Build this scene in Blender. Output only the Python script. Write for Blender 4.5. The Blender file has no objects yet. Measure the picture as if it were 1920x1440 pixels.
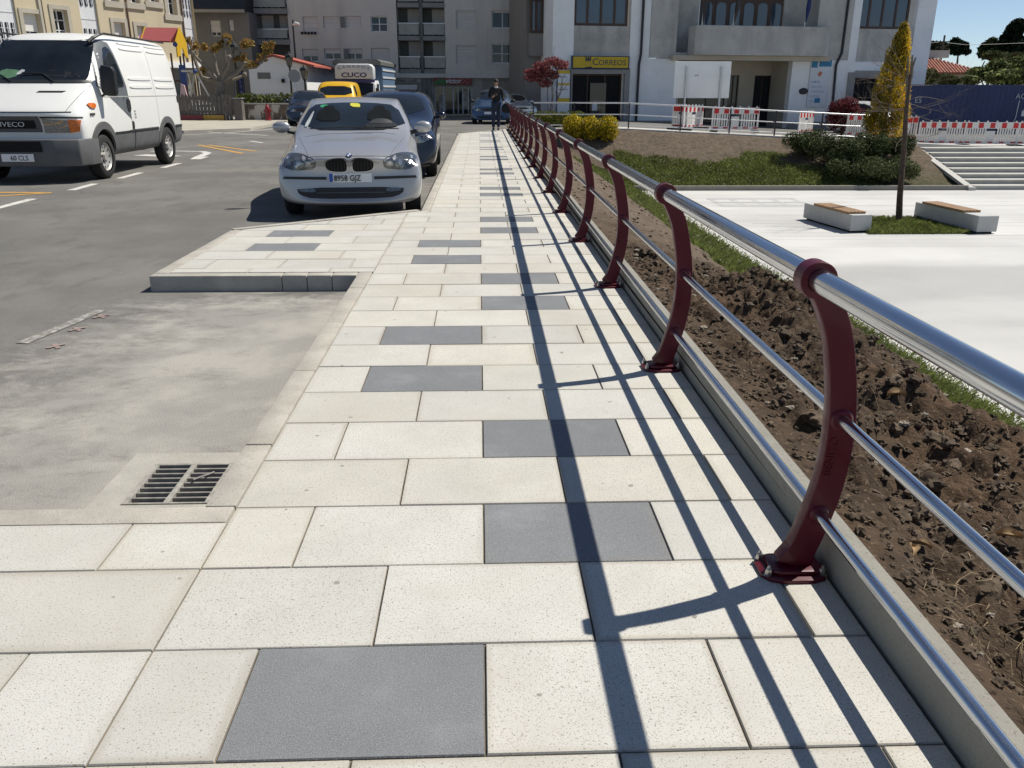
import bpy, bmesh, math, random
import numpy as np
from math import sin, cos, pi, radians, sqrt, atan2, hypot
from mathutils import Vector, Matrix, noise as mnoise
from mathutils.bvhtree import BVHTree
SC = bpy.context.scene
COL = SC.collection
random.seed(7); RNG = np.random.default_rng(7)

# ---------------------------------------------------------------- camera
PITCH, YAW, ROLL, CAMH, FPX = 0.339413, 0.0380670, 0.0027202, 1.40292, 1560.0
_f = Vector((sin(YAW)*cos(PITCH), cos(YAW)*cos(PITCH), -sin(PITCH)))
_r0 = Vector((cos(YAW), -sin(YAW), 0)); _u0 = _r0.cross(_f)
CR = cos(ROLL)*_r0 + sin(ROLL)*_u0; CU = -sin(ROLL)*_r0 + cos(ROLL)*_u0; CF = _f
CAMP = Vector((0, 0, CAMH))
cam_d = bpy.data.cameras.new('camera'); cam = bpy.data.objects.new('camera', cam_d); COL.objects.link(cam)
cam.matrix_world = Matrix(((CR.x, CU.x, -CF.x, 0), (CR.y, CU.y, -CF.y, 0), (CR.z, CU.z, -CF.z, CAMH), (0, 0, 0, 1)))
cam_d.sensor_width = 36; cam_d.lens = FPX/1920*36; cam_d.clip_start = 0.05; cam_d.clip_end = 2000
SC.camera = cam
def ray(px, py): return CF + CR*((px-960)/FPX) - CU*((py-720)/FPX)
def gnd(px, py, z=0.0):
    d = ray(px, py); return CAMP + d*((z-CAMH)/d.z)
def atY(px, py, Y):
    d = ray(px, py); return CAMP + d*(Y/d.y)

# ---------------------------------------------------------------- light
SUN_AZ, SUN_EL = 65.8, 55.2
w = bpy.data.worlds.new('World'); SC.world = w; w.use_nodes = True
nt = w.node_tree; nt.nodes.clear()
sky = nt.nodes.new('ShaderNodeTexSky'); sky.sky_type = 'NISHITA'; sky.sun_disc = False
sky.sun_elevation = radians(SUN_EL); sky.sun_rotation = radians(SUN_AZ)
sky.altitude = 300; sky.air_density = 0.7; sky.dust_density = 0.0; sky.ozone_density = 3.0
bg = nt.nodes.new('ShaderNodeBackground'); bg.inputs[1].default_value = 0.07
wo = nt.nodes.new('ShaderNodeOutputWorld')
hs = nt.nodes.new('ShaderNodeHueSaturation'); hs.inputs['Saturation'].default_value = 0.9
nt.links.new(sky.outputs[0], hs.inputs['Color']); nt.links.new(hs.outputs[0], bg.inputs[0]); nt.links.new(bg.outputs[0], wo.inputs[0])
sl = bpy.data.lights.new('sun', 'SUN'); sl.energy = 4.0; sl.angle = radians(0.53); sl.color = (1.0, 0.955, 0.87)
so = bpy.data.objects.new('sun', sl); COL.objects.link(so)
_sd = Vector((sin(radians(SUN_AZ))*cos(radians(SUN_EL)), cos(radians(SUN_AZ))*cos(radians(SUN_EL)), sin(radians(SUN_EL))))
so.rotation_euler = _sd.to_track_quat('Z', 'Y').to_euler(); so.location = (20, 10, 40)
SC.view_settings.view_transform = 'Standard'; SC.view_settings.look = 'None'
SC.view_settings.exposure = 0.42; SC.view_settings.gamma = 1
SC.render.resolution_x = 1024; SC.render.resolution_y = 768
SC.cycles.max_bounces = 6; SC.cycles.diffuse_bounces = 3; SC.cycles.glossy_bounces = 4

# ---------------------------------------------------------------- materials
MATS = {}
def mat(name, col, rough=0.6, metal=0.0, var=0.12, scale=6.0, bump=0.0, bscale=60.0, spec=0.5, coat=0.0,
        speck=None, island=0.0, attr=None, stain=None, trans=0.0, streak=None):
    """procedural principled: base colour x noise variation, optional dark specks, per-leaf variation, colour attribute, stains"""
    if name in MATS: return MATS[name]
    m = bpy.data.materials.new(name); m.use_nodes = True; MATS[name] = m
    t = m.node_tree; N = t.nodes; L = t.links; b = N['Principled BSDF']
    tc = N.new('ShaderNodeTexCoord'); co = tc.outputs['Object']
    def noise(s, d=4, r=0.6, vec=None):
        n = N.new('ShaderNodeTexNoise'); n.inputs['Scale'].default_value = s; n.inputs['Detail'].default_value = d
        n.inputs['Roughness'].default_value = r; L.new(vec or co, n.inputs['Vector']); return n.outputs['Fac']
    def rng(v, a, b_, c, d):
        n = N.new('ShaderNodeMapRange'); n.inputs[1].default_value = a; n.inputs[2].default_value = b_
        n.inputs[3].default_value = c; n.inputs[4].default_value = d; L.new(v, n.inputs[0]); return n.outputs[0]
    def mul(a, fac):
        n = N.new('ShaderNodeMix'); n.data_type = 'RGBA'; n.blend_type = 'MULTIPLY'; n.inputs[0].default_value = 1
        L.new(a, n.inputs[6]); L.new(fac, n.inputs[7]); return n.outputs[2]
    def mixc(a, fac, c):
        n = N.new('ShaderNodeMix'); n.data_type = 'RGBA'; L.new(fac, n.inputs[0]); L.new(a, n.inputs[6])
        n.inputs[7].default_value = (*c, 1); return n.outputs[2]
    if attr:
        a = N.new('ShaderNodeVertexColor'); a.layer_name = attr; c = a.outputs['Color']
    else:
        r = N.new('ShaderNodeRGB'); r.outputs[0].default_value = (*col, 1); c = r.outputs[0]
    if var: c = mul(c, rng(noise(scale), 0.3, 0.7, 1-var, 1+var))
    if island:
        g = N.new('ShaderNodeNewGeometry'); c = mul(c, rng(g.outputs['Random Per Island'], 0, 1, 1-island, 1+island))
    if speck:
        for (s, lo, hi, sc_) in speck: c = mixc(c, rng(noise(s, 1, 0.4), lo, hi, 0, 1), sc_)
    if stain:
        s, lo, hi, amt, sc_ = stain; c = mixc(c, rng(noise(s, 5, 0.65), lo, hi, 0, amt), sc_)
    if streak:
        mp = N.new('ShaderNodeMapping'); mp.inputs['Scale'].default_value = streak[0]; L.new(co, mp.inputs[0])
        c = mixc(c, rng(noise(1.0, 5, 0.6, mp.outputs[0]), streak[1], streak[2], 0, streak[3]), streak[4])
    L.new(c, b.inputs['Base Color'])
    b.inputs['Roughness'].default_value = rough; b.inputs['Metallic'].default_value = metal
    b.inputs['Specular IOR Level'].default_value = spec
    if coat: b.inputs['Coat Weight'].default_value = coat; b.inputs['Coat Roughness'].default_value = 0.06
    if trans:
        b.inputs['Subsurface Weight'].default_value = 0
        tr = N.new('ShaderNodeBsdfTranslucent'); L.new(c, tr.inputs[0]); mx = N.new('ShaderNodeMixShader')
        mx.inputs[0].default_value = trans; L.new(b.outputs[0], mx.inputs[1]); L.new(tr.outputs[0], mx.inputs[2])
        L.new(mx.outputs[0], N['Material Output'].inputs['Surface'])
    if bump:
        bp = N.new('ShaderNodeBump'); bp.inputs['Strength'].default_value = bump; bp.inputs['Distance'].default_value = 0.02
        L.new(noise(bscale, 5, 0.65), bp.inputs['Height']); L.new(bp.outputs[0], b.inputs['Normal'])
    return m

# ---------------------------------------------------------------- object helpers
def tag(o, label=None, cat=None, group=None, kind=None):
    if label: o['label'] = label
    if cat: o['category'] = cat
    if group: o['group'] = group
    if kind: o['kind'] = kind
    return o
def thing(name, label, cat, loc=(0, 0, 0), rz=0.0, group=None):
    o = bpy.data.objects.new(name, None); COL.objects.link(o); o.location = loc; o.rotation_euler = (0, 0, rz)
    o.empty_display_size = 0.2
    return tag(o, label, cat, group)
def copy_tree(o, parent=None):
    c = o.copy(); COL.objects.link(c)
    if parent: c.parent = parent
    for ch in list(o.children): copy_tree(ch, c)
    return c
def vary_rough(m, lo, hi, s, stretch=(1, 1, 1)):
    t = m.node_tree; N = t.nodes; L = t.links; n = N.new('ShaderNodeTexNoise'); n.inputs['Scale'].default_value = s; n.inputs['Detail'].default_value = 6; n.inputs['Roughness'].default_value = .7
    mp = N.new('ShaderNodeMapping'); mp.inputs['Scale'].default_value = stretch; L.new(N.new('ShaderNodeTexCoord').outputs['Object'], mp.inputs[0]); L.new(mp.outputs[0], n.inputs['Vector'])
    r = N.new('ShaderNodeMapRange'); r.inputs[1].default_value = .35; r.inputs[2].default_value = .68; r.inputs[3].default_value = lo; r.inputs[4].default_value = hi
    L.new(n.outputs['Fac'], r.inputs[0]); L.new(r.outputs[0], N['Principled BSDF'].inputs['Roughness'])
def link_mesh(name, me, mats, parent=None, smooth=0):
    o = bpy.data.objects.new(name, me); COL.objects.link(o)
    for m in (mats if isinstance(mats, (list, tuple)) else [mats]): me.materials.append(m)
    if smooth:
        for p in me.polygons: p.use_smooth = True
        try: me.set_sharp_from_angle(angle=radians(smooth))
        except Exception: pass
    if parent: o.parent = parent
    return o
def raw_mesh(name, V, F, mats, parent=None, smooth=0, mi=None):
    V = np.asarray(V, dtype=np.float32); F = np.asarray(F, dtype=np.int32)
    me = bpy.data.meshes.new(name); k = F.shape[1]
    me.vertices.add(len(V)); me.vertices.foreach_set('co', V.ravel())
    me.loops.add(F.size); me.loops.foreach_set('vertex_index', F.ravel())
    me.polygons.add(len(F)); me.polygons.foreach_set('loop_start', np.arange(len(F), dtype=np.int32)*k)
    me.polygons.foreach_set('loop_total', np.full(len(F), k, dtype=np.int32))
    if mi is not None: me.polygons.foreach_set('material_index', np.asarray(mi, dtype=np.int32))
    me.update(calc_edges=True)
    return link_mesh(name, me, mats, parent, smooth)
def face_attr(o, name, cols):
    me = o.data; a = me.color_attributes.new(name, 'FLOAT_COLOR', 'CORNER')
    n = np.zeros(len(me.polygons), dtype=np.int32); me.polygons.foreach_get('loop_total', n)
    c = np.repeat(np.asarray(cols, dtype=np.float32), n, axis=0)
    a.data.foreach_set('color', np.c_[c, np.ones(len(c), dtype=np.float32)].ravel())
def point_attr(o, name, cols):
    a = o.data.color_attributes.new(name, 'FLOAT_COLOR', 'POINT'); c = np.asarray(cols, dtype=np.float32)
    a.data.foreach_set('color', np.c_[c, np.ones(len(c), dtype=np.float32)].ravel())

class MB:
    """collects shapes, links them as ONE mesh"""
    def __init__(s): s.bm = bmesh.new(); s.mi = 0; s.M = Matrix()
    def v(s, p): return s.bm.verts.new(s.M @ Vector(p))
    def face(s, pts):
        try: f = s.bm.faces.new([s.v(p) for p in pts]); f.material_index = s.mi; return f
        except Exception: return None
    def _fs(s, fs):
        for f in fs: f.material_index = s.mi
    def box(s, x0, x1, y0, y1, z0, z1, bev=0.0, seg=1):
        vs = [s.v((x, y, z)) for x in (x0, x1) for y in (y0, y1) for z in (z0, z1)]
        fs = [s.bm.faces.new([vs[i] for i in q]) for q in ((0,1,3,2),(4,6,7,5),(0,4,5,1),(2,3,7,6),(0,2,6,4),(1,5,7,3))]
        s._fs(fs)
        if bev:
            es = list({e for f in fs for e in f.edges})
            r = bmesh.ops.bevel(s.bm, geom=es, offset=bev, segments=seg, profile=0.5, affect='EDGES'); s._fs(r['faces'])
        return s
    def prism(s, poly, axis, a, b, bev=0.0):
        """2D polygon extruded along axis: 'x' poly=(y,z), 'y' poly=(x,z), 'z' poly=(x,y)"""
        mk = {'x': lambda q, t: (t, q[0], q[1]), 'y': lambda q, t: (q[0], t, q[1]), 'z': lambda q, t: (q[0], q[1], t)}[axis]
        A = [s.v(mk(q, a)) for q in poly]; B = [s.v(mk(q, b)) for q in poly]; n = len(poly)
        fs = [s.bm.faces.new(A), s.bm.faces.new(B[::-1])]
        for i in range(n): fs.append(s.bm.faces.new((A[i], B[i], B[(i+1) % n], A[(i+1) % n])))
        s._fs(fs); bmesh.ops.recalc_face_normals(s.bm, faces=fs)
        if bev:
            es = list({e for f in fs for e in f.edges})
            r = bmesh.ops.bevel(s.bm, geom=es, offset=bev, segments=2, profile=0.5, affect='EDGES'); s._fs(r['faces'])
        return s
    def tube(s, pts, r, seg=8, caps=True, closed=False):
        pts = [Vector(p) for p in pts]; n = len(pts); rr = r if isinstance(r, (list, tuple)) else [r]*n
        rings = []; up = None
        for i, p in enumerate(pts):
            a = pts[i-1] if (i or closed) else p; b = pts[(i+1) % n] if (i < n-1 or closed) else p
            t = (b-a).normalized()
            if up is None: up = Vector((0, 0, 1)) if abs(t.z) < 0.9 else Vector((1, 0, 0))
            x = t.cross(up).normalized(); y = x.cross(t).normalized(); up = y
            rings.append([s.v(p+(x*cos(2*pi*k/seg)+y*sin(2*pi*k/seg))*rr[i]) for k in range(seg)])
        fs = []
        for i in range(n if closed else n-1):
            A, B = rings[i], rings[(i+1) % n]
            for k in range(seg): fs.append(s.bm.faces.new((A[k], A[(k+1) % seg], B[(k+1) % seg], B[k])))
        if caps and not closed: fs.append(s.bm.faces.new(rings[0][::-1])); fs.append(s.bm.faces.new(rings[-1]))
        s._fs(fs); return s
    def lathe(s, prof, c=(0, 0, 0), axis='z', seg=20):
        """prof: (radius, height) list, closed at both ends when the radius is 0"""
        c = Vector(c); rings = []
        def pt(r, h, a):
            u, v_ = r*cos(a), r*sin(a)
            return c+Vector({'z': (u, v_, h), 'y': (u, h, v_), 'x': (h, u, v_)}[axis])
        for r, h in prof:
            rings.append([s.v(pt(0, h, 0))] if r < 1e-6 else [s.v(pt(r, h, 2*pi*k/seg)) for k in range(seg)])
        fs = []
        for A, B in zip(rings, rings[1:]):
            if len(A) == 1 and len(B) == 1: continue
            for k in range(seg):
                k2 = (k+1) % seg
                if len(A) == 1: fs.append(s.bm.faces.new((A[0], B[k2], B[k])))
                elif len(B) == 1: fs.append(s.bm.faces.new((A[k], A[k2], B[0])))
                else: fs.append(s.bm.faces.new((A[k], A[k2], B[k2], B[k])))
        s._fs(fs); bmesh.ops.recalc_face_normals(s.bm, faces=fs); return s
    def ball(s, c, r, sub=2, jit=0.0, sc=(1, 1, 1), seed=0):
        r_ = bmesh.ops.create_icosphere(s.bm, subdivisions=sub, radius=1.0); rnd = random.Random(seed)
        o = Vector((rnd.random()*50, rnd.random()*50, rnd.random()*50))
        for vv in r_['verts']:
            p = vv.co.copy(); k = 1+jit*mnoise.noise(p*1.6+o)*2
            vv.co = s.M @ (Vector(c)+Vector((p.x*sc[0], p.y*sc[1], p.z*sc[2]))*r*k)
        s._fs({f for vv in r_['verts'] for f in vv.link_faces}); return s
    def grid(s, rows, flip=False):
        vs = [[s.v(p) for p in r] for r in rows]; fs = []
        for i in range(len(vs)-1):
            for j in range(len(vs[i])-1):
                q = (vs[i][j], vs[i][j+1], vs[i+1][j+1], vs[i+1][j]); fs.append(s.bm.faces.new(q[::-1] if flip else q))
        s._fs(fs); return s
    def build(s, name, mats, parent=None, smooth=0, fix=False):
        if fix: bmesh.ops.recalc_face_normals(s.bm, faces=s.bm.faces[:])
        me = bpy.data.meshes.new(name); s.bm.to_mesh(me); s.bm.free()
        return link_mesh(name, me, mats, parent, smooth)

def clip_poly(poly, line):
    """keep the side a*x+b*y<=c"""
    a, b, c = line; out = []
    for i in range(len(poly)):
        p, q = poly[i], poly[(i+1) % len(poly)]; fp = a*p[0]+b*p[1]-c; fq = a*q[0]+b*q[1]-c
        if fp <= 0: out.append(p)
        if (fp < 0) != (fq < 0) and abs(fp-fq) > 1e-9:
            t = fp/(fp-fq); out.append((p[0]+(q[0]-p[0])*t, p[1]+(q[1]-p[1])*t))
    return out
def inset_poly(poly, d):
    n = len(poly); out = []
    A = sum(poly[i][0]*poly[(i+1) % n][1]-poly[(i+1) % n][0]*poly[i][1] for i in range(n))
    sg = 1 if A > 0 else -1
    for i in range(n):
        p0, p1, p2 = Vector(poly[i-1]), Vector(poly[i]), Vector(poly[(i+1) % n])
        e1 = (p1-p0).normalized(); e2 = (p2-p1).normalized()
        n1 = Vector((-e1.y, e1.x))*sg; n2 = Vector((-e2.y, e2.x))*sg; b = n1+n2
        out.append(tuple(p1+b*(d/max(0.3, b.dot(n1)))) if b.length > 1e-6 else tuple(p1+n1*d))
    return out
# vectorised value noise for the terrain and leaves
_P = RNG.random((256, 256)).astype(np.float32)
def vnoise(x, y):
    xi = np.floor(x).astype(int); yi = np.floor(y).astype(int); fx = x-xi; fy = y-yi
    fx = fx*fx*(3-2*fx); fy = fy*fy*(3-2*fy)
    g = lambda i, j: _P[(xi+i) & 255, (yi+j) & 255]
    return (g(0,0)*(1-fx)+g(1,0)*fx)*(1-fy)+(g(0,1)*(1-fx)+g(1,1)*fx)*fy
def fbm(x, y, o=5, lac=2.1, gain=0.5):
    s = 0; a = 1; t = 0
    for k in range(o): s = s+a*vnoise(x*lac**k+17.3*k, y*lac**k+5.1*k); t += a; a *= gain
    return s/t
def sstep(a, b, x):
    t = np.clip((x-a)/(b-a), 0, 1); return t*t*(3-2*t)
def text_part(name, s, size, material, parent, u, y, w_, rx=pi/2, rz=0.0, ext=.01, align='LEFT', sx=1.0, ry=0.0, shear=0.0, bold=0.0):
    cu = bpy.data.curves.new(name, 'FONT'); cu.body = s; cu.size = size; cu.extrude = ext; cu.align_x = align; cu.shear = shear; cu.resolution_u = 3; cu.offset = bold
    o = bpy.data.objects.new(name, cu); COL.objects.link(o); bpy.context.view_layer.update()
    me = bpy.data.meshes.new_from_object(o.evaluated_get(bpy.context.evaluated_depsgraph_get()))
    bpy.data.objects.remove(o); bpy.data.curves.remove(cu); me.materials.clear()
    o = link_mesh(name, me, material, parent); o.location = (u, y, w_); o.rotation_euler = (rx, ry, rz); o.scale = (sx, 1, 1); return o

# ================================================================ ground, road, pavement, plaza
RZ = -0.13                                            # road level (the walkway top is z = 0)
def zU(x): return np.where(x < 6, RZ, np.clip(RZ-0.0464*(np.asarray(x)-6), -0.85, 0))
def asphalt_mat():
    m = bpy.data.materials.new('asphalt'); m.use_nodes = True; t = m.node_tree; N = t.nodes; L = t.links; b = N['Principled BSDF']; b.inputs['Roughness'].default_value = .93; b.inputs['Specular IOR Level'].default_value = .3
    co = N.new('ShaderNodeTexCoord').outputs['Object']; at = N.new('ShaderNodeVertexColor'); at.layer_name = 'col'; sep = N.new('ShaderNodeSeparateColor'); L.new(at.outputs[0], sep.inputs[0])
    def noise(s, d=5, r=.6, sc=None, dist=0):
        n = N.new('ShaderNodeTexNoise'); n.inputs['Scale'].default_value = s; n.inputs['Detail'].default_value = d; n.inputs['Roughness'].default_value = r; n.inputs['Distortion'].default_value = dist
        if sc: mp = N.new('ShaderNodeMapping'); mp.inputs['Scale'].default_value = sc; L.new(co, mp.inputs[0]); L.new(mp.outputs[0], n.inputs['Vector'])
        else: L.new(co, n.inputs['Vector'])
        return n.outputs['Fac']
    def rng(v, a, b_, c=0, d=1):
        n = N.new('ShaderNodeMapRange'); n.interpolation_type = 'SMOOTHSTEP'; n.inputs[1].default_value = a; n.inputs[2].default_value = b_; n.inputs[3].default_value = c; n.inputs[4].default_value = d; L.new(v, n.inputs[0]); return n.outputs[0]
    def mth(op, a, b_):
        n = N.new('ShaderNodeMath'); n.operation = op
        for i, q in enumerate((a, b_)):
            if isinstance(q, (int, float)): n.inputs[i].default_value = q
            else: L.new(q, n.inputs[i])
        return n.outputs[0]
    def mix(a, fac, c):
        n = N.new('ShaderNodeMix'); n.data_type = 'RGBA'
        if isinstance(fac, float): n.inputs[0].default_value = fac
        else: L.new(fac, n.inputs[0])
        for i, q in ((6, a), (7, c)):
            if isinstance(q, tuple): n.inputs[i].default_value = (*q, 1)
            else: L.new(q, n.inputs[i])
        return n.outputs[2]
    c = mix((.135, .13, .12), rng(noise(.5, 6, .65), .35, .68), (.205, .194, .174))
    c = mix(c, rng(noise(2.6, 8, .72, (1, .5, 1)), .5, .66, 0, .55), (.10, .097, .09))
    c = mix(c, rng(noise(260, 2, .5), .56, .68), (.25, .24, .22)); c = mix(c, rng(noise(190, 2, .5), .6, .7), (.05, .05, .05))
    # cement dust: the attribute says how much lies where, the noise breaks it into patches and brushed streaks
    k = mth('ADD', sep.outputs[0], mth('MULTIPLY', mth('SUBTRACT', noise(3.2, 9, .74, (.75, 1.15, 1), .5), .5), 1.5)); k = mth('ADD', k, mth('MULTIPLY', mth('SUBTRACT', noise(13, 6, .7), .5), .5))
    f = rng(k, .25, .85, 0, .95); f = mth('MULTIPLY', f, rng(sep.outputs[0], .0, .12))
    c = mix(c, f, mix((.31, .295, .265), rng(noise(1.4, 6, .6), .4, .62), (.42, .395, .345)))
    L.new(c, b.inputs['Base Color'])
    bp = N.new('ShaderNodeBump'); bp.inputs['Strength'].default_value = .5; bp.inputs['Distance'].default_value = .012; L.new(noise(150, 4, .6), bp.inputs['Height']); L.new(bp.outputs[0], b.inputs['Normal']); return m
m_asph = asphalt_mat()
def lin(a, b, n): return np.linspace(a, b, n)
xs = np.unique(np.r_[lin(-90, -14, 12), lin(-14, -4, 36), lin(-4, 1.06, 120)]); ys = np.unique(np.r_[lin(-8, 1.5, 10), lin(1.5, 12, 210), lin(12, 36.2, 60)])
def heightgrid(xs, ys, zf):
    X, Y = np.meshgrid(xs, ys); V = np.c_[X.ravel(), Y.ravel(), zf(X, Y).ravel()]; nx, ny = len(xs), len(ys)
    i = (np.arange(ny-1)[:, None]*nx+np.arange(nx-1)).ravel(); return V, np.c_[i, i+1, i+1+nx, i+nx]
def road_cols(V):
    x, y = V[:, 0], V[:, 1]                            # red = how much cement dust lies here (new parking bay, thinning to the lane)
    d = sstep(-4.4, -1.2, x)*sstep(7.6, 5.6, y)*sstep(-2, 1, y)*.7 + sstep(-3.2, -1.9, x)*sstep(6.9, 6.2, y)*.15
    d2 = sstep(-2.4, -0.8, x)*sstep(33, 12, y)*0.32*(x < -0.7)
    k = np.clip(np.maximum(d, d2), 0, 1); return np.c_[k, k, k]
V, F = heightgrid(xs, ys, lambda X, Y: np.full_like(X, RZ))
_c = V[F].mean(1); F = F[~((_c[:, 0] > -1.425) & (_c[:, 0] < -1.045) & (_c[:, 1] > 2.92) & (_c[:, 1] < 3.33))]   # opening of the storm drain
road = tag(raw_mesh('road', V, F, m_asph), kind='structure'); point_attr(road, 'col', road_cols(V))
xs2 = np.unique(np.r_[lin(-140, -20, 10), lin(-20, 40, 40), lin(40, 260, 12)]); ys2 = np.unique(np.r_[36.2, lin(38, 62, 20), lin(62, 400, 14)])
V, F = heightgrid(xs2, ys2, lambda X, Y: zU(X)-0.0*Y)
ground = tag(raw_mesh('ground', V, F, m_asph), kind='structure'); point_attr(ground, 'col', np.zeros((len(V), 3)))

m_tile = mat('pale_granite', (0.62, 0.6, 0.54), 0.82, var=0.07, scale=3.0, bump=0.12, bscale=220, attr='col',
             speck=[(250, 0.59, 0.68, (0.38, 0.35, 0.29)), (160, 0.65, 0.72, (0.25, 0.23, 0.19)), (19, .765, .775, (.28, .26, .22))],
             stain=(1.1, 0.47, 0.7, 0.42, (0.45, 0.41, 0.33)))
m_dark = mat('grey_granite', (0.2, 0.21, 0.225), 0.8, var=0.1, scale=3, bump=0.15, bscale=260, attr='col',
             speck=[(320, 0.58, 0.68, (0.29, 0.3, 0.31)), (280, 0.6, 0.7, (0.11, 0.11, 0.12))],
             stain=(3.0, 0.55, 0.8, 0.35, (0.36, 0.36, 0.36)))
m_mortar = mat('joint_mortar', (0.19, 0.155, 0.108), 0.95, var=0.4, scale=9)
m_kerb = mat('kerb_granite', (0.43, 0.40, 0.345), 0.88, var=0.14, scale=5, bump=0.2, bscale=120,
             speck=[(150, 0.62, 0.7, (0.27, 0.25, 0.21))], stain=(3.5, 0.5, 0.7, 0.5, (0.29, 0.255, 0.2)))
Y0 = 1.4795
TILES = []                                            # (polygon, dark?)
END = (-0.9, 0.43)                                     # far end of the walkway, oblique
def end_line():                                       # points with y <= 29.6+2.08*(x+.72)
    return (-2.08, 1.0, 29.6+2.08*0.72)
DG = ((-2.53, 8.98), (-0.70, 10.42))                   # oblique back edge of the widened corner
_k = (DG[1][1]-DG[0][1])/(DG[1][0]-DG[0][0]); diag_line = (-_k, 1.0, DG[0][1]-_k*DG[0][0])
for n in range(-5, 80):
    y0 = Y0+0.4*n; y1 = y0+0.4; o = -0.3 if n % 2 else 0.0
    far = y0 > 9.9; XL = -0.62 if far else -0.88
    if n % 2: cuts = [-0.3, 0.3, 0.9]; dark = None
    else:
        cuts = [-0.6, 0.0, 0.6]; dark = (-0.6, 0.0) if n % 8 in (0, 6) else (0.0, 0.6)
    b = [XL]+[c for c in cuts if c > XL+0.03]+[1.05+0.0045*max(0, y0-2)]
    for a, c in zip(b, b[1:]):
        p = clip_poly([(a, y0), (c, y0), (c, y1), (a, y1)], end_line())
        if len(p) > 2: TILES.append((p, dark is not None and abs(a-dark[0]) < 1e-6))
    if y0 < 2.575:                                     # the wide pavement at the lower left
        cuts = [-2.7, -2.1, -1.5] if n % 2 else [-3.0, -2.4, -1.8, -1.2]
        b = [-3.3]+cuts+[-0.88]
        for a, c in zip(b, b[1:]): TILES.append(([(a, y0), (c, y0), (c, min(y1, 2.575)), (a, min(y1, 2.575))], False))
for k in range(-1, 9):                                # the widened corner
    y0 = 6.92+0.4*k; y1 = y0+0.4; y0 = max(y0, 6.76)
    dark = k in (2, 4)
    if dark: b = [-2.53, -2.18, -1.55, -0.88]
    elif k % 2: b = [-2.53, -1.9, -1.25, -0.88]
    else: b = [-2.53, -2.3, -1.7, -1.1, -0.88]
    for i, (a, c) in enumerate(zip(b, b[1:])):
        p = clip_poly([(a, y0), (c, y0), (c, y1), (a, y1)], diag_line)
        if len(p) > 2: TILES.append((p, dark and i == 1))
for n in range(19, 24):                               # filler between the corner and the narrow part
    y0 = Y0+0.4*n; y1 = y0+0.4
    if y0 > 9.9:
        p = clip_poly([(-0.88, y0), (-0.62, y0), (-0.62, y1), (-0.88, y1)], diag_line)
        if len(p) > 2: TILES.append((p, False))
mb = MB(); CC = []
for p, dk in TILES:
    mb.mi = 1 if dk else 0; hz = RNG.uniform(-0.0012, 0.0012)
    top = inset_poly(p, 0.0048); low = inset_poly(p, 0.0026); inn = inset_poly(p, 0.0048+RNG.uniform(.012, .04)); n = len(p)
    T = [mb.v((*q, hz)) for q in top]; I = [mb.v((*q, hz)) for q in inn]; B = [mb.v((*q, -0.0035)) for q in low]; C = [mb.v((*q, -0.03)) for q in low]
    k = 1+RNG.uniform(-0.09, 0.05); wm = RNG.uniform(-0.03, 0.03)
    c = np.array((0.185*k, 0.19*k, 0.195*k) if dk else (0.55*k*(1-wm*.3), 0.533*k, 0.478*k*(1+wm)))
    near = p[0][1] < 14; dirt = np.array((.62, .55, .45)) if not dk else np.array((1.05, .98, .88))
    es = [RNG.random()**2.2*(.8 if near else .3) for _ in range(n)]; vs = [max(es[i], es[i-1])*RNG.uniform(.5, 1) for i in range(n)]
    mb._fs([mb.bm.faces.new(I)]); CC += [c]*n
    for i in range(n):
        j = (i+1) % n; mb._fs([mb.bm.faces.new((T[i], T[j], I[j], I[i]))]); CC += [c*(1-vs[i])+c*dirt*vs[i], c*(1-vs[j])+c*dirt*vs[j], c, c]
    for A_, B_, m_ in ((B, T, .8), (C, B, .6)):
        for i in range(n): mb._fs([mb.bm.faces.new((A_[i], A_[(i+1) % n], B_[(i+1) % n], B_[i]))]); CC += [c*m_]*4
sw = tag(mb.build('sidewalk', [m_tile, m_dark]), kind='structure')
a = sw.data.color_attributes.new('col', 'FLOAT_COLOR', 'CORNER'); a.data.foreach_set('color', np.c_[np.array(CC, dtype=np.float32), np.ones(len(CC), dtype=np.float32)].ravel())
mb = MB()
for p in ([(-3.3, -1), (1.05, -1), (1.05, 2.575), (-3.3, 2.575)], [(-0.88, 2.575), (1.05, 2.575), (1.05, 6.76), (-0.88, 6.76)],
          [(-2.53, 6.76), (1.06, 6.76), (1.06, 10.42), (-0.62, 10.42), (-2.53, 8.98)], [(-0.62, 10.42), (1.06, 10.42), (1.17, 33.4), (-0.62, 29.75)]):
    mb.prism(p, 'z', -0.125, -0.0075)
tag(mb.build('sidewalk_bed', m_mortar), kind='structure')
# kerb stones: separate lengths with fine joints, one sheet of stones
mb = MB()
def kerb_run(p, q, wdt, side, L=0.98, z0=-0.3, z1=-0.001, first=0.0):
    p = Vector(p); q = Vector(q); d = (q-p); n = d.length; d.normalize(); s_ = Vector((-d.y, d.x))*side*wdt
    t = 0.0; nxt = first or L
    while t < n-0.02:
        e = min(n, nxt); a = p+d*(t+0.002); b = p+d*(e-0.002)
        mb.prism([tuple(a), tuple(b), tuple(b+s_), tuple(a+s_)], 'z', z0, z1+random.uniform(-.0015, .0015), bev=0.008)
        t = e; nxt = e+L
kerb_run((-3.3, 2.58), (-0.885, 2.58), 0.115, 1, first=0.5)
kerb_run((-0.885, 2.70), (-0.885, 6.645), 0.112, 1, first=0.55)
kerb_run((-2.65, 6.645), (-0.885, 6.645), 0.112, 1, first=1.05, L=0.2)
kerb_run((-2.535, 6.76), (-2.535, 8.96), 0.112, 1)
kerb_run((-2.62, 9.0), (-0.74, 10.48), 0.09, 1)
kerb_run((-0.622, 10.44), (-0.622, 29.7), 0.112, 1)
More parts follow.
